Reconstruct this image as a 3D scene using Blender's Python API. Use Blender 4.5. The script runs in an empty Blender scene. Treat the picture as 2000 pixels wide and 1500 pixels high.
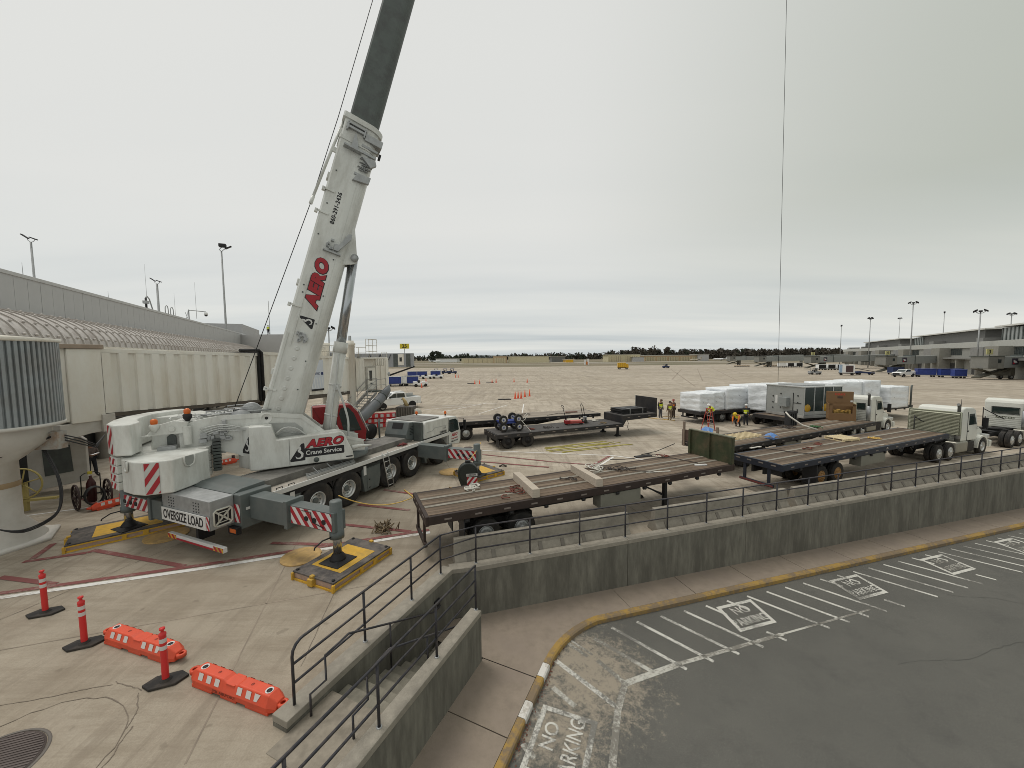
import bpy, bmesh, math, random
from mathutils import Matrix, Vector
random.seed(7)
PI = math.pi
R = math.radians
scene = bpy.context.scene
COL = scene.collection

# ------------------------------------------------------------------ camera
cam_d = bpy.data.cameras.new('camera')
cam_d.sensor_width = 36.0
cam_d.lens = 13.5
cam_d.clip_start = 0.1
cam_d.clip_end = 6000
cam = bpy.data.objects.new('camera', cam_d)
COL.objects.link(cam)
_p, _r = math.atan(53 / 750), R(0.5)
_fw = Vector((0, math.cos(_p), -math.sin(_p)))
_up0 = Vector((0, math.sin(_p), math.cos(_p)))
_rt0 = Vector((1, 0, 0))
_rt = _rt0 * math.cos(_r) - _up0 * math.sin(_r)
_up = _up0 * math.cos(_r) + _rt0 * math.sin(_r)
_m = Matrix((_rt, _up, -_fw)).transposed().to_4x4()
_m.translation = (0, 0, 6.1)
cam.matrix_world = _m
scene.camera = cam

# ------------------------------------------------------------------ world: overcast sky
SUN_EL, SUN_AZ = R(66), R(-60)      # azimuth measured from +y towards +x
world = bpy.data.worlds.new('World')
scene.world = world
world.use_nodes = True
wn, wl = world.node_tree.nodes, world.node_tree.links
wn.clear()
w_out = wn.new('ShaderNodeOutputWorld')
w_bg = wn.new('ShaderNodeBackground')
sky = wn.new('ShaderNodeTexSky')
sky.sky_type = 'NISHITA'
sky.sun_disc = False
sky.sun_elevation = SUN_EL
sky.sun_rotation = SUN_AZ
sky.dust_density = 3.0
sk_s = wn.new('ShaderNodeMix'); sk_s.data_type = 'RGBA'; sk_s.blend_type = 'MULTIPLY'
sk_s.inputs[0].default_value = 1.0
sk_s.inputs[7].default_value = (0.09, 0.09, 0.09, 1)
wl.new(sky.outputs[0], sk_s.inputs[6])
geo = wn.new('ShaderNodeTexCoord')
sep = wn.new('ShaderNodeSeparateXYZ')
wl.new(geo.outputs['Generated'], sep.inputs[0])
def wmath(op, a, b=None, clamp=False):
    n = wn.new('ShaderNodeMath'); n.operation = op; n.use_clamp = clamp
    for i, v in enumerate((a, b)):
        if v is None: continue
        if isinstance(v, (int, float)): n.inputs[i].default_value = v
        else: wl.new(v, n.inputs[i])
    return n.outputs[0]
zc = wmath('MAXIMUM', sep.outputs[2], 0.0)
zd = wmath('ADD', zc, 0.085)
px = wmath('DIVIDE', sep.outputs[0], zd)
py = wmath('DIVIDE', sep.outputs[1], zd)
comb = wn.new('ShaderNodeCombineXYZ')
wl.new(px, comb.inputs[0]); wl.new(py, comb.inputs[1])
mp = wn.new('ShaderNodeMapping')
mp.inputs['Scale'].default_value = (0.13, 0.55, 1)
mp.inputs['Rotation'].default_value = (0, 0, R(12))
wl.new(comb.outputs[0], mp.inputs[0])
cn = wn.new('ShaderNodeTexNoise')
cn.inputs['Scale'].default_value = 0.55
cn.inputs['Detail'].default_value = 5
cn.inputs['Roughness'].default_value = 0.52
wl.new(mp.outputs[0], cn.inputs['Vector'])
# a cloud deck seen edge-on shows streaks low down and an even sheet overhead
streak = wn.new('ShaderNodeMapRange')
streak.inputs['From Min'].default_value = 0.02
streak.inputs['From Max'].default_value = 0.30
streak.inputs['To Min'].default_value = 1.0
streak.inputs['To Max'].default_value = 0.16
wl.new(sep.outputs[2], streak.inputs['Value'])
crA = wn.new('ShaderNodeValToRGB')
crA.color_ramp.elements[0].position = 0.34; crA.color_ramp.elements[0].color = (0.49, 0.545, 0.57, 1)
crA.color_ramp.elements[1].position = 0.60; crA.color_ramp.elements[1].color = (0.83, 0.835, 0.79, 1)
e = crA.color_ramp.elements.new(0.47); e.color = (0.68, 0.71, 0.70, 1)
wl.new(cn.outputs['Fac'], crA.inputs[0])
# broad brightness of the sheet: brighter towards the veiled sun (left), heavier cloud plus a painted greenish window reflection to the right
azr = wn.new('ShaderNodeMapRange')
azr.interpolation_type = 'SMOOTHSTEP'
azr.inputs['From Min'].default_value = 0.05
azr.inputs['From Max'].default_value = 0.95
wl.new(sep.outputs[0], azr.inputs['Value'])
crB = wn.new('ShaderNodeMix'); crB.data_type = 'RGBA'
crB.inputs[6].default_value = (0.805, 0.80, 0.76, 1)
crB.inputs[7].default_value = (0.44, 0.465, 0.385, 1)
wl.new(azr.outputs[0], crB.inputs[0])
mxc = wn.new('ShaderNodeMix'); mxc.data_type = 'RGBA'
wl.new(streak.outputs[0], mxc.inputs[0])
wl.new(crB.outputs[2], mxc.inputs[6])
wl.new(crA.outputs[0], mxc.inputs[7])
mxs = wn.new('ShaderNodeMix'); mxs.data_type = 'RGBA'
mxs.inputs[0].default_value = 0.93
wl.new(sk_s.outputs[2], mxs.inputs[6])
wl.new(mxc.outputs[2], mxs.inputs[7])
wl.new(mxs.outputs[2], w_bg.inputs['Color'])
w_bg.inputs['Strength'].default_value = 1.0
wl.new(w_bg.outputs[0], w_out.inputs['Surface'])

sun_d = bpy.data.lights.new('sun', 'SUN')
sun_d.energy = 1.5
sun_d.angle = R(25)
sun_d.color = (1.0, 0.955, 0.90)
sun = bpy.data.objects.new('sun', sun_d)
COL.objects.link(sun)
_sd = Vector((math.sin(SUN_AZ) * math.cos(SUN_EL), math.cos(SUN_AZ) * math.cos(SUN_EL), math.sin(SUN_EL)))
sun.rotation_euler = _sd.to_track_quat('Z', 'Y').to_euler()

vs = scene.view_settings
vs.view_transform = 'Standard'
vs.look = 'None'
vs.exposure = 0.0
vs.gamma = 1.0
vs.use_curve_mapping = False
scene.cycles.filter_width = 0.9
scene.cycles.max_bounces = 5
scene.cycles.diffuse_bounces = 3
scene.cycles.glossy_bounces = 2
scene.cycles.transmission_bounces = 3
scene.cycles.transparent_max_bounces = 6

# ------------------------------------------------------------------ materials
MATS = {}
def M(name, col, rough=0.6, metal=0.0, var=0.10, scale=1.5, bump=0.0, bscale=20.0, dirt=None, dscale=0.6, damt=0.4, stretch=None, spec=0.4):
    """procedural paint / concrete / metal: base colour with two octaves of wear and optional dirt patches"""
    if name in MATS: return MATS[name]
    m = bpy.data.materials.new(name); m.use_nodes = True
    n, l = m.node_tree.nodes, m.node_tree.links
    b = n['Principled BSDF']
    b.inputs['Roughness'].default_value = rough
    b.inputs['Metallic'].default_value = metal
    b.inputs['Specular IOR Level'].default_value = spec
    tc = n.new('ShaderNodeTexCoord')
    vec = tc.outputs['Object']
    if stretch:
        mpn = n.new('ShaderNodeMapping'); mpn.inputs['Scale'].default_value = stretch
        l.new(vec, mpn.inputs[0]); vec = mpn.outputs[0]
    ns = n.new('ShaderNodeTexNoise'); ns.inputs['Scale'].default_value = scale; ns.inputs['Detail'].default_value = 5; ns.inputs['Roughness'].default_value = 0.62
    l.new(vec, ns.inputs['Vector'])
    cr = n.new('ShaderNodeMapRange')
    cr.inputs['From Min'].default_value = 0.3; cr.inputs['From Max'].default_value = 0.7
    cr.inputs['To Min'].default_value = 1 - var; cr.inputs['To Max'].default_value = 1 + var
    l.new(ns.outputs['Fac'], cr.inputs['Value'])
    mx = n.new('ShaderNodeMix'); mx.data_type = 'RGBA'; mx.blend_type = 'MULTIPLY'; mx.inputs[0].default_value = 1
    mx.inputs[6].default_value = (*col, 1)
    l.new(cr.outputs[0], mx.inputs[7])
    out = mx.outputs[2]
    if dirt:
        n2 = n.new('ShaderNodeTexNoise'); n2.inputs['Scale'].default_value = dscale; n2.inputs['Detail'].default_value = 7; n2.inputs['Roughness'].default_value = 0.68
        l.new(vec, n2.inputs['Vector'])
        r2 = n.new('ShaderNodeMapRange'); r2.inputs['From Min'].default_value = 0.45; r2.inputs['From Max'].default_value = 0.62
        r2.inputs['To Min'].default_value = 0; r2.inputs['To Max'].default_value = damt
        l.new(n2.outputs['Fac'], r2.inputs['Value'])
        m2 = n.new('ShaderNodeMix'); m2.data_type = 'RGBA'
        l.new(r2.outputs[0], m2.inputs[0]); l.new(out, m2.inputs[6]); m2.inputs[7].default_value = (*dirt, 1)
        out = m2.outputs[2]
    l.new(out, b.inputs['Base Color'])
    if bump:
        n3 = n.new('ShaderNodeTexNoise'); n3.inputs['Scale'].default_value = bscale; n3.inputs['Detail'].default_value = 3
        l.new(vec, n3.inputs['Vector'])
        bp = n.new('ShaderNodeBump'); bp.inputs['Strength'].default_value = bump; bp.inputs['Distance'].default_value = 0.02
        l.new(n3.outputs['Fac'], bp.inputs['Height']); l.new(bp.outputs[0], b.inputs['Normal'])
    MATS[name] = m
    return m

def glass(name, col=(0.02, 0.03, 0.032), rough=0.06):
    if name in MATS: return MATS[name]
    m = M(name, col, rough=rough, var=0.05, spec=0.8)
    return m

def worn_paint(name, col, under, wear=0.5, scale=9.0):
    """traffic paint: the paint colour broken up by noise where it has worn to the surface below"""
    if name in MATS: return MATS[name]
    m = bpy.data.materials.new(name); m.use_nodes = True
    n, l = m.node_tree.nodes, m.node_tree.links
    b = n['Principled BSDF']; b.inputs['Roughness'].default_value = 0.85
    tc = n.new('ShaderNodeTexCoord')
    a = n.new('ShaderNodeTexNoise'); a.inputs['Scale'].default_value = scale; a.inputs['Detail'].default_value = 8; a.inputs['Roughness'].default_value = 0.75
    c = n.new('ShaderNodeTexNoise'); c.inputs['Scale'].default_value = 0.9; c.inputs['Detail'].default_value = 3
    l.new(tc.outputs['Object'], a.inputs['Vector']); l.new(tc.outputs['Object'], c.inputs['Vector'])
    ad = n.new('ShaderNodeMath'); ad.operation = 'ADD'
    l.new(a.outputs['Fac'], ad.inputs[0]); l.new(c.outputs['Fac'], ad.inputs[1])
    mr = n.new('ShaderNodeMapRange'); mr.inputs['From Min'].default_value = 2 * wear - 0.10; mr.inputs['From Max'].default_value = 2 * wear + 0.10
    mr.inputs['To Min'].default_value = 1.0; mr.inputs['To Max'].default_value = 0.12
    l.new(ad.outputs[0], mr.inputs['Value'])
    mx = n.new('ShaderNodeMix'); mx.data_type = 'RGBA'
    mx.inputs[6].default_value = (*under, 1); mx.inputs[7].default_value = (*col, 1)
    l.new(mr.outputs[0], mx.inputs[0]); l.new(mx.outputs[2], b.inputs['Base Color'])
    MATS[name] = m
    return m

white = M('crane_white', (0.65, 0.66, 0.625), 0.30, var=0.06, dirt=(0.34, 0.325, 0.28), damt=0.42, dscale=1.1, stretch=(1.3, 1.3, .4))
grey = M('crane_grey', (0.100, 0.117, 0.114), 0.5, var=0.10, dirt=(0.17, 0.17, 0.16), damt=0.35, dscale=1.2)
greyd = M('boom_dark', (0.090, 0.105, 0.097), 0.5, var=0.08, dirt=(0.06, 0.06, 0.06), damt=0.6, dscale=2.0)
deckgrey = M('deck_tread', (0.175, 0.168, 0.152), 0.7, var=0.18, scale=4, dirt=(0.075, 0.07, 0.065), damt=0.6, dscale=1.5)
walkgrey = M('walkway_tread', (0.36, 0.33, 0.285), 0.75, var=0.12, scale=4)
alu = M('aluminium', (0.58, 0.59, 0.58), 0.35, 0.7, var=0.1)
steel = M('galvanised', (0.36, 0.37, 0.37), 0.5, 0.5, var=0.15, scale=5)
chrome = M('rod_chrome', (0.42, 0.44, 0.46), 0.22, 0.9, var=0.05)
rubber = M('tyre_rubber', (0.022, 0.021, 0.020), 0.85, var=0.2, scale=3, dirt=(0.085, 0.07, 0.055), damt=0.5, dscale=2.0)
black = M('black_steel', (0.009, 0.009, 0.010), 0.6, var=0.25, scale=3, dirt=(0.035, 0.03, 0.026), damt=0.3)
blackp = M('black_plastic', (0.03, 0.03, 0.032), 0.5, var=0.15)
railm = M('rail_paint', (0.026, 0.026, 0.032), 0.45, var=0.3, scale=6, dirt=(0.11, 0.09, 0.08), damt=0.35, dscale=5)
red = M('red_paint', (0.24, 0.012, 0.014), 0.4, var=0.08)
redm = M('sign_red', (0.36, 0.02, 0.03), 0.5, var=0.06)
signw = M('sign_white', (0.62, 0.62, 0.60), 0.5, var=0.05)
inkm = M('ink_black', (0.015, 0.015, 0.017), 0.5, var=0.1)
orange = M('barrier_orange', (0.63, 0.075, 0.03), 0.5, var=0.10, scale=3, dirt=(0.40, 0.07, 0.04), damt=0.5)
redor = M('post_red', (0.62, 0.035, 0.035), 0.45, var=0.06)
yellow = M('mat_yellow', (0.62, 0.36, 0.035), 0.55, var=0.12, scale=3, dirt=(0.32, 0.22, 0.06), damt=0.6, dscale=2.5)
matdark = M('mat_dark', (0.075, 0.068, 0.066), 0.8, var=0.3, scale=4, dirt=(0.20, 0.17, 0.14), damt=0.5, dscale=2)
matwood = M('mat_core', (0.40, 0.29, 0.23), 0.8, var=0.15, scale=5)
ply = M('plywood_tan', (0.50, 0.33, 0.13), 0.75, var=0.2, scale=3, dirt=(0.28, 0.19, 0.10), damt=0.7, dscale=2)
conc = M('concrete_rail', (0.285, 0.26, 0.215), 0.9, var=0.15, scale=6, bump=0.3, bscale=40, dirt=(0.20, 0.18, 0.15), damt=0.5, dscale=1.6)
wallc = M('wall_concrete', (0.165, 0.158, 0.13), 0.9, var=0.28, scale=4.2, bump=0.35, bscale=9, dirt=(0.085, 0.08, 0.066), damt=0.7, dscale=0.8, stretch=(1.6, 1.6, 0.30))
sidec = M('pavement_concrete', (0.255, 0.21, 0.165), 0.9, var=0.12, scale=4, bump=0.2, bscale=40, dirt=(0.22, 0.18, 0.15), damt=0.5, dscale=1.0)
kerby = worn_paint('kerb_yellow', (0.34, 0.215, 0.055), (0.17, 0.13, 0.09), 0.49, 6)
kerbw = worn_paint('kerb_white', (0.62, 0.60, 0.56), (0.30, 0.26, 0.21), 0.55, 8)
roadw = worn_paint('road_white', (0.54, 0.53, 0.48), (0.11, 0.105, 0.092), 0.525, 16)
roadw2 = worn_paint('road_white_worn', (0.47, 0.46, 0.41), (0.13, 0.12, 0.10), 0.49, 16)
aprw = worn_paint('apron_white', (0.66, 0.65, 0.62), (0.38, 0.33, 0.27), 0.56, 8)
aprr = worn_paint('apron_red', (0.20, 0.065, 0.06), (0.30, 0.23, 0.19), 0.56, 6)
planksm = [M('plank_%s' % k, c, 0.85, var=0.32, scale=1.4, stretch=(0.5, 8, 8), dirt=(0.075, 0.058, 0.04), damt=0.6, dscale=1.2)
           for k, c in (('a', (0.125, 0.089, 0.060)), ('b', (0.155, 0.112, 0.078)), ('c', (0.105, 0.074, 0.050)), ('d', (0.19, 0.142, 0.10)))]
timber = M('timber_new', (0.46, 0.40, 0.325), 0.8, var=0.15, scale=3, stretch=(0.6, 6, 6))
palletm = M('pallet_pine', (0.66, 0.55, 0.34), 0.8, var=0.15)
hiviz = M('hiviz_yellow', (0.62, 0.72, 0.03), 0.6, var=0.05)
hivizo = M('hiviz_orange', (0.75, 0.20, 0.03), 0.6, var=0.05)
skin = M('skin', (0.36, 0.20, 0.13), 0.55, var=0.05)
navy = M('dark_cloth', (0.025, 0.027, 0.035), 0.85, var=0.2)
denim = M('grey_cloth', (0.10, 0.105, 0.12), 0.85, var=0.15)
khaki = M('khaki_cloth', (0.22, 0.17, 0.125), 0.85, var=0.15)
blue = M('cart_blue', (0.028, 0.05, 0.22), 0.5, var=0.12)
bluet = M('tarp_blue', (0.10, 0.22, 0.48), 0.5, var=0.15, scale=4)
brown = M('jobbox_brown', (0.20, 0.115, 0.05), 0.5, var=0.08)
ropem = M('rope_yellow', (0.58, 0.38, 0.10), 0.8, var=0.15, scale=10)
strapm = M('strap_white', (0.56, 0.54, 0.48), 0.7, var=0.15)
olive = M('headboard_green', (0.042, 0.052, 0.024), 0.6, var=0.25, scale=2, dirt=(0.12, 0.085, 0.05), damt=0.6, dscale=1.4)
wrap = M('shrink_wrap', (0.76, 0.79, 0.81), 0.22, var=0.06, scale=4, bump=1.0, bscale=3.2, stretch=(.7, .7, 2.6), spec=0.5)
ahug = M('ahu_grey', (0.30, 0.31, 0.295), 0.5, var=0.05)
bridgew = M('bridge_cream', (0.80, 0.78, 0.715), 0.6, var=0.06, scale=1.0, dirt=(0.52, 0.45, 0.34), damt=0.45, dscale=0.5, stretch=(1, 1, 0.35))
panelg = M('panel_grey', (0.44, 0.44, 0.435), 0.5, var=0.04, scale=0.7)
roofm = M('canopy_metal', (0.50, 0.47, 0.44), 0.5, 0.1, var=0.10, scale=1.2, dirt=(0.25, 0.21, 0.18), damt=0.6, dscale=0.9)
concw = M('white_concrete', (0.56, 0.54, 0.50), 0.7, var=0.07, dirt=(0.36, 0.32, 0.26), damt=0.4)
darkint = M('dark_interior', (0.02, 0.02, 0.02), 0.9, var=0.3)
curtain = M('rotunda_slats', (0.30, 0.325, 0.335), 0.5, 0.3, var=0.10, scale=2, dirt=(0.22, 0.19, 0.16), damt=0.4)
stuccog = M('terminal_grey', (0.27, 0.27, 0.245), 0.8, var=0.08)
stuccot = M('terminal_tan', (0.235, 0.23, 0.20), 0.85, var=0.1)
pent = M('penthouse_grey', (0.115, 0.115, 0.108), 0.7, var=0.08)
wing = glass('window_dark', (0.03, 0.038, 0.04), 0.08)
bglass = glass('cab_glass', (0.02, 0.032, 0.03), 0.05)
amber = M('beacon_amber', (0.60, 0.13, 0.02), 0.3, var=0.05)
tanh = M('hangar_tan', (0.52, 0.475, 0.32), 0.8, var=0.08)
tanb = M('hangar_brown', (0.46, 0.34, 0.21), 0.8, var=0.08)
whitev = M('vehicle_white', (0.76, 0.77, 0.76), 0.3, var=0.03, spec=0.5)
truckw = M('truck_white', (0.64, 0.645, 0.585), 0.35, var=0.05, spec=0.5)
yellowv = M('vehicle_yellow', (0.62, 0.36, 0.02), 0.45, var=0.05)

# ------------------------------------------------------------------ mesh building
class MB:
    """collects boxes, prisms, tubes and lathes; build() links them as ONE mesh object"""
    def __init__(s, m=None):
        s.v, s.f, s.mi, s.sm = [], [], [], []
        s.m = m
    def add(s, vs, fs, mat=0, smooth=False):
        o = len(s.v)
        for p in vs:
            p = Vector(p)
            s.v.append(s.m @ p if s.m is not None else p)
        for f in fs:
            s.f.append([i + o for i in f]); s.mi.append(mat); s.sm.append(smooth)
        return s
    def box(s, x0, x1, y0, y1, z0, z1, mat=0):
        return s.add([(x0, y0, z0), (x1, y0, z0), (x1, y1, z0), (x0, y1, z0), (x0, y0, z1), (x1, y0, z1), (x1, y1, z1), (x0, y1, z1)],
                     [(0, 3, 2, 1), (4, 5, 6, 7), (0, 1, 5, 4), (1, 2, 6, 5), (2, 3, 7, 6), (3, 0, 4, 7)], mat)
    def prism(s, poly, axis, a0, a1, mat=0, smooth=False):
        """poly in (y,z) for axis x, (x,z) for y, (x,y) for z, extruded from a0 to a1"""
        n = len(poly)
        def pt(p, a):
            return {'x': (a, p[0], p[1]), 'y': (p[0], a, p[1]), 'z': (p[0], p[1], a)}[axis]
        vs = [pt(p, a0) for p in poly] + [pt(p, a1) for p in poly]
        s.add(vs, [tuple(range(n))[::-1], tuple(range(n, 2 * n))], mat)
        s.f  # caps flat, sides below
        o = len(s.v) - 2 * n
        for i in range(n):
            j = (i + 1) % n
            s.f.append([o + i, o + j, o + n + j, o + n + i]); s.mi.append(mat); s.sm.append(smooth)
        return s
    def tube(s, pts, r, n=8, mat=0, closed=False):
        pts = [Vector(p) for p in pts]
        k = len(pts)
        rs = r if isinstance(r, (list, tuple)) else [r] * k
        ring = []
        prev = None
        vs = []
        for i, p in enumerate(pts):
            a = pts[i - 1] if (i > 0 or closed) else pts[i]
            b = pts[(i + 1) % k] if (i < k - 1 or closed) else pts[i]
            t = (b - a)
            if t.length < 1e-9: t = Vector((0, 0, 1))
            t.normalize()
            if prev is None:
                u = t.orthogonal().normalized()
            else:
                u = (prev - t * prev.dot(t))
                u = u.normalized() if u.length > 1e-6 else t.orthogonal().normalized()
            prev = u
            w = t.cross(u)
            for q in range(n):
                an = 2 * PI * q / n
                vs.append(p + (u * math.cos(an) + w * math.sin(an)) * rs[i])
        fs = []
        for i in range(k if closed else k - 1):
            i2 = (i + 1) % k
            for q in range(n):
                q2 = (q + 1) % n
                fs.append((i * n + q, i * n + q2, i2 * n + q2, i2 * n + q))
        s.add(vs, fs, mat, True)
        if not closed:
            o = len(s.v) - k * n
            s.f.append([o + q for q in range(n)][::-1]); s.mi.append(mat); s.sm.append(False)
            s.f.append([o + (k - 1) * n + q for q in range(n)]); s.mi.append(mat); s.sm.append(False)
        return s
    def cyl(s, p0, p1, r0, r1=None, n=16, mat=0):
        return s.tube([p0, p1], [r0, r0 if r1 is None else r1], n, mat)
    def bar(s, p0, p1, w, h, mat=0):
        """rectangular bar from p0 to p1, w sideways, h upwards"""
        p0, p1 = Vector(p0), Vector(p1)
        t = (p1 - p0).normalized()
        up = Vector((0, 0, 1)) if abs(t.z) < 0.95 else Vector((1, 0, 0))
        sd = t.cross(up).normalized() * (w / 2)
        u = sd.cross(t).normalized() * (h / 2)
        vs = []
        for p in (p0, p1):
            vs += [p - sd - u, p + sd - u, p + sd + u, p - sd + u]
        return s.add(vs, [(0, 3, 2, 1), (4, 5, 6, 7), (0, 1, 5, 4), (1, 2, 6, 5), (2, 3, 7, 6), (3, 0, 4, 7)], mat)
    def lathe(s, prof, c=(0, 0, 0), axis='z', n=24, mat=0):
        vs, fs = [], []
        for (r, h) in prof:
            for q in range(n):
                a = 2 * PI * q / n
                x, y = r * math.cos(a), r * math.sin(a)
                p = {'z': (x, y, h), 'y': (x, h, y), 'x': (h, x, y)}[axis]
                vs.append((p[0] + c[0], p[1] + c[1], p[2] + c[2]))
        for i in range(len(prof) - 1):
            for q in range(n):
                q2 = (q + 1) % n
                fs.append((i * n + q, i * n + q2, (i + 1) * n + q2, (i + 1) * n + q))
        return s.add(vs, fs, mat, True)
    def quad(s, a, b, c, d, mat=0):
        return s.add([a, b, c, d], [(0, 1, 2, 3)], mat)
    def mesh(s, name, mats):
        me = bpy.data.meshes.new(name)
        me.from_pydata([tuple(v) for v in s.v], [], s.f)
        for m in (mats if isinstance(mats, (list, tuple)) else [mats]):
            me.materials.append(m)
        me.polygons.foreach_set('material_index', s.mi)
        me.polygons.foreach_set('use_smooth', s.sm)
        bm = bmesh.new(); bm.from_mesh(me)
        bmesh.ops.recalc_face_normals(bm, faces=bm.faces)
        bm.to_mesh(me); bm.free()
        return me
    def build(s, name, mats, parent=None, loc=None, rot=0, bev=0, mat4=None, seg=2):
        return link(name, s.mesh(name, mats), parent, loc, rot, bev, mat4, seg)

def link(name, me, parent=None, loc=None, rot=0, bev=0, mat4=None, seg=2):
    o = bpy.data.objects.new(name, me)
    COL.objects.link(o)
    if parent: o.parent = parent
    if mat4 is not None: o.matrix_local = mat4
    else:
        if loc: o.location = loc
        if rot: o.rotation_euler = (0, 0, rot)
    if bev:
        b = o.modifiers.new('bevel', 'BEVEL'); b.width = bev; b.segments = seg; b.limit_method = 'ANGLE'; b.angle_limit = R(40)
    return o

def tag(o, label=None, cat=None, group=None, kind=None):
    if label: o['label'] = label
    if cat: o['category'] = cat
    if group: o['group'] = group
    if kind: o['kind'] = kind
    return o
def thing(name, label, cat, loc=(0, 0, 0), rotz=0, group=None):
    o = bpy.data.objects.new(name, None); COL.objects.link(o)
    o.empty_display_size = 0.2
    o.location = loc; o.rotation_euler = (0, 0, rotz)
    return tag(o, label, cat, group)
def copy_tree(o, loc=None, rotz=None, label=None, parent=None):
    c = o.copy(); COL.objects.link(c)
    if parent: c.parent = parent
    for ch in list(o.children): copy_tree(ch, parent=c)
    if loc is not None: c.location = loc
    if rotz is not None: c.rotation_euler = (0, 0, rotz)
    if label: c['label'] = label
    return c
def struct(name, mb, mats, **k):
    return tag(mb.build(name, mats, **k), kind='structure')
def frame(o, deg):
    """world matrix of a ground frame: origin o, local x towards deg (from world +x)"""
    return Matrix.Translation((o[0], o[1], o[2] if len(o) > 2 else 0)) @ Matrix.Rotation(R(deg), 4, 'Z')
def basis(pos, right, up):
    r = Vector(right).normalized(); u = Vector(up); u = (u - r * u.dot(r)).normalized(); n = r.cross(u)
    m = Matrix((r, u, n)).transposed().to_4x4(); m.translation = pos
    return m
def letters(string, parent, pos, right, up, size, mat, bold=0.0, sx=1.0, shear=0.0, align='CENTER', name='lettering', extrude=0.002, space=1.0):
    cu = bpy.data.curves.new(name, 'FONT')
    cu.body = string; cu.size = size; cu.align_x = align; cu.align_y = 'CENTER'
    cu.offset = bold * size; cu.shear = shear; cu.extrude = extrude; cu.resolution_u = 3
    cu.space_character = space
    cu.materials.append(mat)
    tmp = bpy.data.objects.new(name, cu)
    me = bpy.data.meshes.new_from_object(tmp)
    bpy.data.objects.remove(tmp); bpy.data.curves.remove(cu)
    o = link(name, me, parent)
    o.matrix_local = basis(pos, right, up) @ Matrix.Diagonal((sx, 1, 1, 1))
    return o
def clip_rect(poly, w, h):
    def cl(P, f, g):
        out = []
        for i in range(len(P)):
            a, b = P[i], P[(i + 1) % len(P)]
            fa, fb = f(a), f(b)
            if fa >= 0: out.append(a)
            if fa * fb < 0:
                t = fa / (fa - fb); out.append((a[0] + (b[0] - a[0]) * t, a[1] + (b[1] - a[1]) * t))
        return out
    for f in (lambda p: p[0], lambda p: w - p[0], lambda p: p[1], lambda p: h - p[1]):
        poly = cl(poly, f, None)
        if len(poly) < 3: return []
    return poly
def stripes(mb, pos, right, up, w, h, pitch, slant, mat_w=0, mat_r=1, lift=0.004, mirror=False):
    """white board with slanting red bars, laid on the plane (pos; right, up)"""
    B = basis(pos, right, up)
    def P(x, y, l): return B @ Vector((x, y, l))
    mb.add([P(0, 0, lift), P(w, 0, lift), P(w, h, lift), P(0, h, lift)], [(0, 1, 2, 3)], mat_w)
    x = -abs(slant) * h - pitch
    while x < w + abs(slant) * h + pitch:
        q = [(x, 0), (x + pitch / 2, 0), (x + pitch / 2 + slant * h, h), (x + slant * h, h)]
        q = clip_rect(q, w, h)
        if q: mb.add([P(a, b, lift * 2) for a, b in q], [tuple(range(len(q)))], mat_r)
        x += pitch
    return mb
def arc(c, r, a0, a1, n, plane='xy', off=0):
    out = []
    for i in range(n + 1):
        a = R(a0 + (a1 - a0) * i / n)
        x, y = r * math.cos(a), r * math.sin(a)
        out.append({'xy': (c[0] + x, c[1] + y, c[2]), 'xz': (c[0] + x, c[1], c[2] + y), 'yz': (c[0], c[1] + x, c[2] + y)}[plane])
    return out
def smooth(pts, n=5):
    P = [Vector(p) for p in pts]; out = []
    for i in range(len(P) - 1):
        a, b, c, d = P[max(i - 1, 0)], P[i], P[i + 1], P[min(i + 2, len(P) - 1)]
        for k in range(n):
            t = k / n
            out.append(.5 * ((2 * b) + (c - a) * t + (2 * a - 5 * b + 4 * c - d) * t * t + (3 * b - a - 3 * c + d) * t ** 3))
    return out + [P[-1]]
def catenary(a, b, sag, n=12):
    a, b = Vector(a), Vector(b)
    return [a.lerp(b, i / n) - Vector((0, 0, sag * 4 * (i / n) * (1 - i / n))) for i in range(n + 1)]
_wc = {}
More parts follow.
